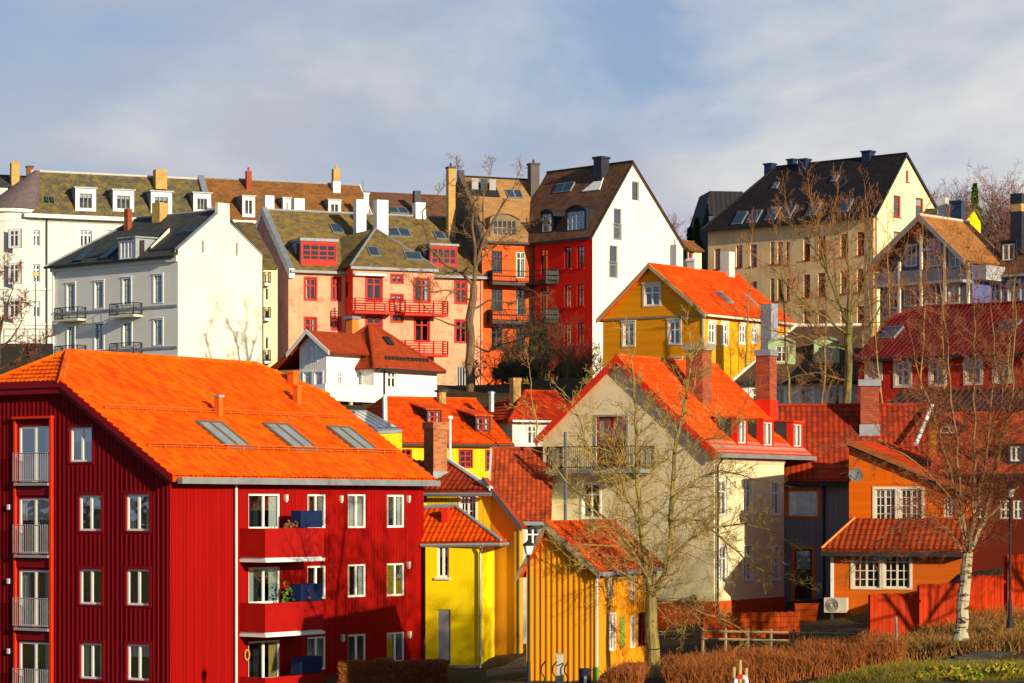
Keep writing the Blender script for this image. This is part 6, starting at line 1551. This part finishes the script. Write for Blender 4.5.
tree('bare_tree', 'tall bare tree with thick trunk in front of the orange-red and pink houses', 'tree', 188.0,
     [[(470, 404), (470, 365), (470, 320), (474, 285)], [(474, 288), (476, 265), (482, 245), (491, 225), (500, 210), (508, 197), (514, 186)], [(473, 285), (462, 272), (446, 265), (432, 250), (424, 228), (422, 212), (434, 198)], [(476, 270), (474, 245), (472, 215), (470, 200), (464, 188), (460, 178)], [(470, 330), (455, 326), (435, 318), (420, 300)], [(472, 310), (490, 300), (510, 303), (530, 298)], [(476, 265), (490, 250), (500, 240), (515, 228)], [(472, 345), (488, 352), (500, 345), (520, 340)], [(478, 255), (484, 225), (483, 200), (487, 182)], [(470, 300), (448, 290), (430, 292), (415, 285)]],
     .35, [BARK, TWB], dict(lev=3, nb=(3, 3, 3, 2), wob=.30, up=.03, dens=.9, brad=.05, ss=(.5, .4, .4, .25, .25, .26, .2, .32, .2), rmin=.010, tw=.04), 8, blen=2.2, jitter=.5)
tree('bare_tree', 'bare tree with many upright green-yellow stems before the sandy building', 'tree', 142.0,
     [[(846, 456), (846, 412), (847, 380), (848, 340), (849, 315)], [(849, 318), (850, 285), (846, 255), (848, 225)], [(848, 325), (838, 300), (826, 270), (818, 240), (812, 205)], [(848, 335), (825, 318), (800, 300), (780, 275), (765, 262)], [(849, 320), (860, 295), (870, 265), (872, 235), (868, 215)], [(847, 350), (820, 345), (800, 335), (770, 330), (750, 318)], [(848, 345), (870, 325), (885, 300), (895, 270)], [(826, 270), (815, 250), (800, 235), (790, 215)], [(838, 300), (835, 265), (832, 235), (835, 205)], [(846, 380), (815, 372), (790, 378), (770, 370)], [(820, 345), (805, 310), (795, 290), (785, 255)]],
     .26, [barkmat('green_bark', (.22, .20, .06), (.13, .10, .04)), TWO], dict(lev=3, nb=(3, 3, 2, 1), wob=.22, up=.14, dens=1.9, brad=.03, ss=(.46, .38, .3, .3, .28, .28, .22, .25, .18, .18), rmin=.007, tw=.03), 12, blen=2.5, jitter=.4)
for i, (px, yb, yt, lean, lab) in enumerate(((792, 452, 230, -12, 'slender bare sapling left of the green-stemmed tree, before the sandy building'), (822, 452, 240, 6, 'slender bare sapling in front of the green dormers of the stone house'), (744, 402, 236, 8, 'bare sapling beside the blue-grey chimney of the ochre-orange house'))):
    tree('bare_sapling', lab, 'tree', 146.0 if px > 750 else 168, [[(px, yb), (px + lean * .2, (yb * 3 + yt) / 4), (px + lean * .5, (yb + yt) / 2), (px + lean * .8, (yb + 3 * yt) / 4), (px + lean, yt)]], .09, [LICH, TWO], dict(lev=3, nb=(3, 3, 2, 1), wob=.2, up=.16, dens=.8, brad=.025, rmin=.007, tw=.02), 40 + i, blen=1.9, trunk_to=0, frac=.15)
for i, (px, yb, yt, lean, lab) in enumerate(((893, 425, 228, -6, 'bare young tree left of the blue porch'), (915, 425, 222, 8, 'bare young tree before the left porch post of the blue house'), (940, 425, 230, 6, 'bare young tree before the middle of the blue porch'), (962, 425, 232, 10, 'bare young tree before the right porch post'), (876, 425, 238, -10, 'bare young tree at the lower corner of the sandy building'))):
    tree('bare_sapling', lab, 'tree', 165.0, [[(px, yb), (px + lean * .2, (yb * 3 + yt) / 4), (px + lean * .5, (yb + yt) / 2), (px + lean * .8, (yb + 3 * yt) / 4), (px + lean, yt)]], .09, [TWY, TWO], dict(lev=3, nb=(3, 3, 2, 1), wob=.22, up=.12, dens=1.5, brad=.025, rmin=.008, tw=.02), 60 + i, blen=2.2, trunk_to=0, frac=.1)
for i, (px, yb, yt, lean, lab) in enumerate(((888, 505, 300, -14, 'thin reddish bare tree before the left half of the long red house'), (915, 505, 290, 10, 'thin reddish bare tree rising between two middle windows of the long red house'), (1000, 505, 285, 14, 'thin reddish bare tree at the right end of the long red house'), (946, 505, 300, -4, 'thin reddish bare tree before the third window of the long red house'))):
    tree('bare_sapling', lab, 'tree', 133.0, [[(px, yb), (px + lean * .2, (yb * 3 + yt) / 4), (px + lean * .5, (yb + yt) / 2), (px + lean * .8, (yb + 3 * yt) / 4), (px + lean, yt)]], .07, [TWY, TWR], dict(lev=3, nb=(3, 3, 3, 1), wob=.2, up=.12, dens=2.2, brad=.022, rmin=.006, tw=.016), 80 + i, blen=1.9, trunk_to=0, frac=.1)
# tangle of dark bare shrubs in the shaded garden below the red balconies
for i, (px, Y, hgt, w, mt, lab) in enumerate(((505, 196, 2.6, 1.6, TWD, 'dark bare shrub below the orange-red wall, right of the tall tree'), (522, 197, 4.6, 1.5, TWD, 'dark bare shrub climbing toward the corner balconies'), (542, 200, 7.0, 1.2, TWD, 'tallest dark bare shrub in the corner of the two red facades'), (565, 192, 2.4, 1.7, TWB, 'brown bare shrub under the bright red wall'), (585, 190, 2.8, 1.6, TWB, 'brown bare shrub at the foot of the white gable'), (490, 192, 2.2, 1.5, TWD, 'low dark shrub right beside the thick trunk'), (602, 165, 2.6, 1.2, TWY, 'straw-coloured bare shrub left of the ochre-orange gable'))):
    b = G(px, Y); root = empty('bare_shrub', tuple(b), lab, 'shrub'); r = random.Random(200 + i); m1 = MB()
    for k in range(11):
        d = Vector((r.gauss(0, .35), r.gauss(0, .35), 1)); grow(m1, r, b + Vector((r.uniform(-w, w), r.uniform(-w, w), -.2)), d, hgt * r.uniform(.6, 1.0), .05, 0, dict(lev=3, nb=(2, 2, 2, 2), wob=.3, up=.05, rmin=.009, tw=.03))
    m1.build('branches', [DBARK if mt is TWD else BARK, mt], root)
EVM = M('ivy_green', (.035, .055, .015), .7, .4); EVB = M('conifer_green', (.03, .06, .02), .8, .4); EVL = M('pine_green_light', (.07, .13, .02), .8, .4)
def leafy(name, label, cat, base, height, rad, mat, seed, n=1600, s=.22, shape='cone', trunkm=None, group=None):
    r = random.Random(seed); root = empty(name, tuple(base), label, cat, group); mb = MB(); tm = MB()
    tm.tube(base, base + Vector((0, 0, height * .9)), .16, .04, 6); tm.build('trunk', trunkm or BARK, root)
    for i in range(n):
        t = r.random() ** .8
        if shape == 'cone': z = height * (.12 + .88 * t); rr = rad * (1 - t) * (.75 + .35 * math.sin(t * 40 + r.random())) + .1
        else: z = height * (.1 + .9 * t); rr = rad * math.sqrt(max(0, 1 - (2 * t - 1) ** 2)) * (.75 + .3 * noise.noise(Vector((t * 4, seed, 0))))
        a = r.uniform(0, 6.283); q = rr * math.sqrt(r.uniform(.25, 1)); c = base + Vector((q * math.cos(a), q * math.sin(a), z)); d = rv(r) * s; e = d.cross(rv(r)).normalized() * s * .55
        mb.face([c - d, c + e, c + d, c - e])
    mb.build('crown', mat, root); return root
leafy('ivy_bush', 'dark ivy-covered stump in the shaded garden below the corner balconies', 'bush', G(540, 203), 4.6, 1.2, EVM, 1, 900, .2, 'blob')
leafy('evergreen_bush', 'dark evergreen bush at the foot of the orange-red wall', 'bush', G(515, 199), 1.9, 2.0, EVM, 2, 1200, .22, 'blob')
leafy('evergreen_bush', 'dark evergreen bush under the shaded end of the bright red wall', 'bush', G(572, 197), 1.8, 2.0, EVM, 3, 1200, .22, 'blob')
leafy('conifer', 'dark conifer between the white gable and the black mansard', 'tree', Vector(((697 - CX) / F * 262, 262, 12)), pt(0, 219, 262).z - 12, 2.2, EVB, 4, 1800, .3, 'cone')
leafy('conifer', 'second, lower conifer left of the black mansard', 'tree', Vector(((690 - CX) / F * 266, 266, 12)), pt(0, 228, 266).z - 12, 2.0, EVB, 5, 1400, .3, 'cone')
leafy('pine_tree', 'green pine on the skyline behind the blue house chimneys', 'tree', Vector(((975 - CX) / F * 300, 300, 14)), pt(0, 184, 300).z - 14, 4.4, EVL, 6, 2300, .30, 'cone')
for i, (px, yt, Y, lab) in enumerate(((945, 186, 305, 'bare grey-red tree on the skyline just right of the yellow gable'), (962, 172, 310, 'bare grey tree on the skyline left of the pine'), (990, 176, 312, 'bare reddish tree on the skyline right of the pine'), (1008, 170, 306, 'tallest bare reddish tree on the skyline near the right border'), (1024, 178, 308, 'bare reddish tree on the skyline at the right border'), (684, 212, 285, 'bare reddish tree behind the white gable'))):
    x = (px - CX) / F * Y; b = Vector((x, Y, 13)); top = pt(px, yt, Y).z - 13; root = empty('bare_tree', tuple(b), lab, 'tree', 'bare trees on the skyline'); r = random.Random(300 + i); m1 = MB(); m2 = MB()
    m1.tube(b, b + Vector((0, 0, top * .45)), .3, .2, 6); m1.build('trunk', BARK, root)
    for k in range(13):
        d = Vector((r.gauss(0, .45), r.gauss(0, .45), 1)); grow(m2, r, b + Vector((0, 0, top * r.uniform(.3, .45))), d, top * r.uniform(.38, .5), .10, 0, dict(lev=3, nb=(3, 3, 2, 2), wob=.18, up=.06, rmin=.016, tw=.06))
    m2.build('crown', [M('far_bark', (.16, .09, .08), .9, .2), M('far_twigs', (.22, .11, .09), .9, .2) if i != 1 else M('far_grey_twigs', (.20, .16, .15), .9, .2)], root)
tree('bare_tree', 'bare reddish tree at the far left border before the dark wall', 'tree', 180.0, [[(-6, 420), (-4, 390), (-2, 360), (-1, 330)], [(-1, 335), (4, 315), (9, 300), (14, 285)], [(-2, 350), (12, 338), (20, 325), (26, 312)], [(-2, 370), (14, 362), (26, 352), (36, 345)], [(-1, 330), (-4, 300), (0, 275)]], .2, [DBARK, TWR], dict(lev=3, nb=(3, 3, 3, 2), wob=.28, up=.03, dens=1.3, brad=.05, ss=(.5, .4, .4, .4), rmin=.014, tw=.03, thickstem=True), 21, blen=2.0)
tree('bare_tree', 'slim bare tree at the corner of the brown tiled roof and the white cottage', 'tree', 150.0, [[(537, 452), (537, 425), (532, 400), (530, 375)]], .06, [TWY, TWY], dict(lev=3, nb=(2, 2, 2, 1), wob=.2, up=.1, dens=1.2, brad=.03, rmin=.012, tw=.02), 23, blen=1.5, trunk_to=0, frac=.2)
# unseen trees right of the frame, added to shade the lower right bank
def shadow_tree(x, y, hgt, seed, lab):
    b = Vector((x, y, hz(x, y))); root = empty('bare_tree', tuple(b), lab, 'tree'); r = random.Random(seed); m1 = MB(); m2 = MB(); m1.tube(b, b + Vector((.2, 0, hgt * .5)), .26, .17, 8); m1.build('trunk', LICH, root)
    for k in range(9): grow(m2, r, b + Vector((.1, 0, hgt * r.uniform(.25, .5))), Vector((r.gauss(0, .5), r.gauss(0, .5), 1)), hgt * r.uniform(.4, .55), .11, 0, dict(lev=3, nb=(2, 3, 2, 2), wob=.25, up=.05, rmin=.012, tw=.03))
    m2.build('crown', [LICH, TWY], root)
shadow_tree(24.5, 78, 12.0, 91, 'unseen bare tree added to cast shade, just outside the right border, nearer one')
shadow_tree(29.5, 83, 13.0, 92, 'unseen bare tree added to cast shade, just outside the right border, farther one')

# hedges, brush, grass, plants
def brush(name, label, cat, region, hgt, n, mat, seed, kind=None, lean=.25, r0=.012):
    """upright stems over a plan quad (px, Y)"""
    r = random.Random(seed); c = [Vector(((p - CX) / F * Y, Y, 0)) for p, Y in region]; mb = MB()
    for i in range(n):
        u, v = r.random(), r.random(); p = c[0].lerp(c[1], u).lerp(c[3].lerp(c[2], u), v); z = hz(p.x, p.y); b = Vector((p.x, p.y, z - .05))
        if abs(p.x / p.y * F + CX - 654) < 13 and p.y < 90: continue
        h_ = hgt * (.65 + .5 * noise.noise(Vector((p.x * .9, p.y * .9, seed))) + r.uniform(-.15, .2)); d = Vector((r.gauss(0, lean), r.gauss(0, lean), 1)); q = b + d * h_ * .55; k = q + (d + Vector((r.gauss(0, lean), r.gauss(0, lean), 0))) * h_ * .45
        mb.tube(b, q, r0, r0 * .8, 3, r.randrange(2), cap=False); mb.tube(q, k, r0 * .8, r0 * .4, 3, r.randrange(2), cap=False)
        for _ in range(2): e = q.lerp(k, r.random()); mb.tube(e, e + Vector((r.gauss(0, .12), r.gauss(0, .12), r.uniform(.08, .25))), r0 * .6, r0 * .3, 3, r.randrange(2), cap=False)
    o = mb.build(name, mat, None)
    if kind: o['kind'] = kind
    else: tag(o, label, cat)
    return o
RB = [M('rust_stems', (.34, .10, .022), .85, .3), M('brown_stems', (.24, .085, .025), .85, .3)]
brush('russet_shrubbery', '', '', [(600, 84), (905, 84), (870, 90.5), (640, 88.5)], 1.02, 13000, RB, 1, 'stuff', .22)
brush('dry_bank_growth', '', '', [(870, 85), (1060, 84), (1060, 93), (880, 93)], .75, 7000, [M('straw_stems', (.30, .20, .05), .85, .3), RB[1]], 2, 'stuff', .35)
# clipped brown hedge in front of the red house
def hedge(label, px0, px1, Y, top, bot_z, depth, seed):
    r = random.Random(seed); a = pt(px0, top, Y); b = pt(px1, top, Y); root = empty('clipped_hedge', (a.x, a.y, bot_z), label, 'hedge'); mb = MB(); cr = MB()
    n = 16000
    for i in range(n):
        u = r.random(); ed = r.random(); v = r.random()
        p = a.lerp(b, u); z = bot_z + (p.z - bot_z) * (v if ed < .6 else 1) * (.97 + .08 * noise.noise(Vector((p.x * 1.5, 0, seed)))); y = (p.y - .05 if ed < .6 else p.y + depth * r.random()) + r.uniform(0, .15)
        c = Vector((p.x, y, z)); d = (rv(r) + Vector((0, -.7, .6))).normalized() * r.uniform(.10, .26); mb.tube(c - d * .4, c + d * .6, .014, .006, 3, r.randrange(2), cap=False)
    mb.build('twigs', RB, root); L_ = b - a; L_.z = 0
    cr.box((a.x, a.y + .04, bot_z), L_, (0, depth, 0), (0, 0, a.z - bot_z - .06)); cr.build('hedge_core', M('hedge_core', (.20, .07, .025), .95, .4, bump=.05), root)
hedge('clipped russet hedge at the foot of the red apartment house', 339, 447, 99.0, 662.5, -7.6, 1.2, 5)
r = random.Random(77)
for i, (px, Y, s_) in enumerate(((921, 75.0, .42), (936, 76.2, .40), (944, 74.8, .42), (955, 75.8, .5), (972, 76.3, .45), (990, 75.5, .5), (998, 76.5, .4), (1009, 76.4, .45), (1006, 74.9, .5), (975, 74.6, .42), (960, 74.2, .38), (1020, 75.2, .4))):
    where = ['leftmost, close to the lawn', 'second from the left, at the path edge', 'third from the left, lowest row', 'tall one left of the middle', 'at the foot of the stone steps', 'large one right of the stone steps', 'small one behind the large one', 'greenest, at the right end of the back row', 'big one in the front row near the right border', 'front row, below the steps', 'smallest, front row', 'at the right border'][i]
    Y -= 1.7; s_ *= .68; b = G(px, Y); root = empty('garden_plant', tuple(b), 'clump of yellow-green leaves, ' + where, 'plant', 'yellow-green plants by the lawn'); mb = MB()
    for k in range(170):
        a = r.uniform(0, 6.283); el = r.uniform(.2, 1.3); c = b + Vector((math.cos(a) * math.cos(el), math.sin(a) * math.cos(el), math.sin(el))) * s_ * r.uniform(.5, 1.0); d = rv(r) * .075; e = d.cross(rv(r)).normalized() * .045; mb.face([c - d, c + e, c + d, c - e], r.randrange(2))
    mb.build('leaves', [M('lime_leaves', (.20, .22, .02), .6, .3) if i % 3 else M('green_leaves', (.12, .22, .015), .6, .3), M('yellow_leaves', (.42, .28, .02), .6, .3)], root)
    mb = MB(); 
    for k in range(8): mb.tube(b, b + Vector((r.gauss(0, .15), r.gauss(0, .15), s_ * .6)), .008, .006, 3)
    mb.build('stems', TWB, root)
# tufts of lawn grass
brush('lawn_grass_tufts', '', '', [(740, 72.5), (1100, 72.5), (1100, 77.3), (810, 78.2)], .10, 9000, [M('grass_green', (.10, .11, .012), .8, .3), M('grass_straw', (.30, .22, .03), .8, .3)], 9, 'stuff', .5, r0=.006)
# dead leaves on lawn, path and bank
r = random.Random(5); mb = MB()
for i in range(9000):
    Y = r.uniform(73, 88); px = r.uniform(690, 1060); p = G(px, Y); gz_ = noise.noise(Vector((p.x * .6, p.y * .6, 3)))
    if gz_ < r.uniform(-.5, .5): continue
    p.z += .06; d = rv(r) * .05; d.z *= .3; e = Vector((-d.y, d.x, r.uniform(-.02, .02))); mb.face([p - d, p + e, p + d, p - e], r.randrange(2))
o = mb.build('leaf_litter', [M('dead_leaf_brown', (.16, .07, .025), .9, .3), M('dead_leaf_tan', (.30, .16, .06), .9, .3)], None); o['kind'] = 'stuff'
# stone steps
root = empty('stone_steps', tuple(G(978, 80)), 'dark mossy stone garden steps climbing right of the birch', 'steps')
for k in range(5):
    Y = 78.6 + k * .85; c = G(966 + k * 7, Y); mb = MB(); mb.box((c.x - .55, c.y, c.z - .25), (1.25, .1, 0), (-.05, .42, 0), (0, 0, .38)); mb.build('step', M('mossy_stone', (.06, .055, .045), .9, .4, bump=.05), root)

# ================================================================== fences and street furniture
def plank_fence(name, label, x0, y0t, x1, y1t, Y0, Y1, hgt, mat, w=.14, steps=None):
    a, b = pt(x0, y0t, Y0), pt(x1, y1t, Y1); root = empty(name, (a.x, a.y, a.z - hgt), label, 'fence'); L_ = Vector((b.x - a.x, b.y - a.y, 0)); n = int(L_.length / (w + .008)); t_ = L_.normalized(); f = Face(a, t_, Vector((-t_.y, t_.x, 0))); mb = MB(); r = random.Random(x0)
    for i in range(n):
        s_ = i * (w + .008); zt = a.z + (b.z - a.z) * i / n + r.uniform(-.02, .02); fbox(mb, f, s_, s_ + w, zt - hgt, zt, -.012 * (i % 2) - .02, .003)
    mb.build('planks', mat, root)
    for q in (.3, hgt - .3): mb = MB(); mb.prism([f.P(0, a.z - hgt + q, .005), f.P(L_.length, b.z - hgt + q, .005), f.P(L_.length, b.z - hgt + q + .1, .005), f.P(0, a.z - hgt + q + .1, .005)], f.n * .05); mb.build('rail', mat, root)
    for i in range(int(L_.length / 2) + 1):
        s_ = i * 2.0; mb = MB(); zt = a.z + (b.z - a.z) * s_ / L_.length; fbox(mb, f, s_, s_ + .1, zt - hgt - .2, zt - .05, .056, .16); mb.build('post', mat, root)
RF = boards('red_stained_planks', (.42, .030, .003), .14, True, .0, .25, dirt=.5)
plank_fence('wooden_fence', 'red-stained plank fence, front panel left of the birch', 870, 593.5, 921, 594, 90, 90.5, 1.75, RF)
plank_fence('wooden_fence', 'red-stained plank fence section stepping up behind the birch trunk', 919, 584, 966, 583, 91.5, 92, 2.0, RF)
plank_fence('wooden_fence', 'red-stained plank fence section just right of the birch', 966, 575.5, 1006, 575, 93, 94, 2.0, RF)
plank_fence('wooden_fence', 'tallest red-stained plank fence section at the right border', 1007, 555, 1040, 554, 94.5, 95.5, 2.4, RF)
plank_fence('board_fence', 'low rust-orange board fence below the grey house', 703, 613, 800, 611.5, 96, 98, .95, boards('rust_boards', (.40, .055, .006), .2, False, .02, .2))
# rail fence
a, b = pt(703, 631, 93), pt(862, 634, 93); root = empty('rail_fence', tuple(pt(703, 645, 93)), 'brown post-and-rail fence behind the russet shrubs', 'fence'); mb = MB()
for dz in (0, -.28): mb = MB(); mb.tube(a + Vector((0, 0, dz)), b + Vector((0, 0, dz)), .04, .04, 5); mb.build('rail', FRB, root)
for i in range(8): p = a.lerp(b, i / 7); mb = MB(); mb.tube(p + Vector((0, .05, .12)), p + Vector((0, .05, -1.0)), .055, .06, 6); mb.build('post', FRB, root)
# orange planter and white bag
c = G(806, 99); z1 = pt(806, 604.5, 99).z; root = empty('planter_box', (c.x, c.y, z1 - .6), 'rust-orange wooden planter in front of the shaded grey house', 'planter'); mb = MB(); w = .88
mb.hexa([c + Vector((-w * .42, -.2, z1 - .62 - c.z)), c + Vector((w * .42, -.2, z1 - .62 - c.z)), c + Vector((w * .42, .3, z1 - .62 - c.z)), c + Vector((-w * .42, .3, z1 - .62 - c.z)), c + Vector((-w * .5, -.28, z1 - c.z)), c + Vector((w * .5, -.28, z1 - c.z)), c + Vector((w * .5, .38, z1 - c.z)), c + Vector((-w * .5, .38, z1 - c.z))])
mb.build('box', MATS['rust_boards'], root); mb = MB(); mb.box(c + Vector((-w * .53, -.31, z1 - c.z + .002)), (w * 1.06, 0, 0), (0, .1, 0), (0, 0, .05)); mb.build('rim', MATS['rust_boards'], root)
# lamps
def lamp(label, px, Y, ytop, ybase, style='lantern'):
    b = pt(px, ybase, Y); t_ = pt(px, ytop, Y); root = empty('street_lamp', tuple(b), label, 'street lamp'); H = t_.z - b.z
    mb = MB(); mb.lathe(b, [(0, .13), (.25, .11), (.3, .07), (.9, .06), (.95, .045), (H - .55, .035), (H - .5, .07), (H - .46, .05)], 10); mb.build('pole', DKMETAL, root)
    mb = MB(); n = 6
    if style == 'lantern':
        mb.lathe(t_ - Vector((0, 0, .45)), [(0, .06), (.03, .10), (.30, .17)], n); mb.build('lantern_glass', M('lamp_glass', (.72, .75, .74), .15, .05), root)
        mb = MB(); mb.lathe(t_ - Vector((0, 0, .15)), [(0, .20), (.06, .17), (.13, .06), (.17, .05), (.2, 0)], n); mb.build('lantern_cap', DKMETAL, root)
    else:
        mb.box(t_ - Vector((.25, .15, .3)), (.5, 0, 0), (0, .3, 0), (0, 0, .28)); mb.build('lamp_head', M('lamp_amber', (.72, .50, .22), .4, .1), root)
lamp('black street lamp with glass lantern before the left edge of the orange batten house', 528.5, 84, 541, 690)
lamp('black street lamp with pale glass lantern near the right border', 1010, 84, 484, 628)
lamp('tall black street lamp with amber head before the pale corner building', 35.5, 205, 272, 352, 'head')
# dark retaining wall with railing at the left
root = empty('retaining_wall', tuple(pt(10, 400, 206)), 'dark shaded retaining wall left of the white tenement', 'wall'); mb = MB(); a = pt(-20, 343.5, 206); b = pt(52, 343.5, 206); mb.box((a.x, 206, 6), (b.x - a.x, 0, 0), (0, .6, 0), (0, 0, a.z - 6)); mb.build('wall', plaster('shaded_stone', (.035, .032, .03), .4), root)  # near-black tone: the wall's shade is put into the stone colour
mb = MB(); a = pt(4, 329, 206.3); b = pt(52, 329, 206.3)
for dz in (0, -.55): mb.tube(a + Vector((0, 0, dz)), b + Vector((0, 0, dz)), .045, .045, 5)
for i in range(5): p = a.lerp(b, i / 4); mb.tube(p, p - Vector((0, 0, 1.2)), .05, .05, 5)
mb.build('railing', GREYFR, root)
# utility cabinet, bicycle racks, litter bin by the orange shed
p = pt(560, 686, 87.5); root = empty('utility_post', tuple(p), 'slim pale grey utility post against the orange batten wall', 'utility box'); mb = MB(); zt = pt(560, 655, 87.5).z; mb.box((p.x - .12, p.y, p.z), (.24, 0, 0), (0, .2, 0), (0, 0, zt - p.z)); mb.build('case', M('pale_cabinet', (.42, .42, .38), .5, .1), root)
mb = MB(); mb.box((p.x - .14, p.y - .02, zt + .002), (.28, 0, 0), (0, .24, 0), (0, 0, .05)); mb.build('lid', GREYFR, root)
for i, px in enumerate((543.5, 555, 567)):
    pp = [pt(px + dx, y, 87) for dx, y in ((0, 688), (1, 678), (-2.5, 672), (-2.0, 667), (1.5, 662))]; mb = MB(); mb.path(pp, .022, 6); mb.path([q + Vector((.0, .35, 0)) for q in pp], .022, 6); mb.tube(pp[-1], pp[-1] + Vector((0, .35, 0)), .022, .022, 6)
    o = mb.build('bicycle_rack', DKMETAL, None, loc=tuple(pp[0])); tag(o, 'black curved bicycle rack hoop, ' + ('left of three by the orange wall', 'middle of three, before the pale post', 'right of three, next to the litter bin')[i], 'bicycle rack', 'bicycle racks by the orange house')
p = pt(585, 692, 86.5); root = empty('litter_bin', tuple(p), 'black litter bin at the right corner of the orange batten wall', 'litter bin'); zt = pt(585, 669, 86.5).z; H = zt - p.z
mb = MB(); mb.lathe(p, [(0, 0), (0, .17), (H * .9, .21), (H * .9, .19)], 14); mb.build('bin', BLKM, root); mb = MB(); mb.lathe(p + Vector((0, 0, H * .9)), [(.0, .22), (.06, .23), (.10, .20), (.10, .13), (.02, .12)], 14); mb.build('rim', DKMETAL, root)
mb = MB(); mb.tube(p + Vector((0, -.215, H * .35)), p + Vector((0, -.225, H * .7)), .045, .045, 8); mb.build('badge', WHITE, root)
# wooden stakes with a red and white buoy
base = pt(740, 700, 80); root = empty('mooring_stakes', tuple(base), 'three pale wooden stakes with a red-and-white ring, bottom edge', 'stakes')
for dx, yt in ((-6.5, 667), (0, 660), (6.5, 668)):
    a = pt(740 + dx, 705, 80); b = pt(740 + dx * .95, yt, 80); mb = MB(); mb.tube(a, b, .06, .055, 8); mb.build('stake', M('pale_stake', (.42, .30, .12), .8, .2), root)
c = pt(741, 682, 79.6); mb = MB(); n = 20
for i in range(n):
    t0, t1 = 2 * math.pi * i / n, 2 * math.pi * (i + 1) / n; mb.tube(c + Vector((.17 * math.cos(t0), 0, .17 * math.sin(t0))), c + Vector((.17 * math.cos(t1), 0, .17 * math.sin(t1))), .07, .07, 8, 0 if (i // 4) % 2 else 1)
o = mb.build('life_ring', [M('ring_red', (.65, .02, .03), .5), WHITE], None, loc=tuple(c)); tag(o, 'red-and-white life ring hanging on the wooden stakes at the bottom edge', 'life ring')
# wood post by the fence
a = pt(897, 648, 87); mb = MB(); mb.tube(a, pt(896, 618, 87), .05, .045, 7); mb.tube(pt(896, 618, 87), pt(896, 616.5, 87), .055, .03, 7); o = mb.build('fence_stake', M('grey_stake', (.28, .24, .20), .8, .2), None, loc=tuple(a)); tag(o, 'short grey wooden stake in front of the red plank fence', 'stake')
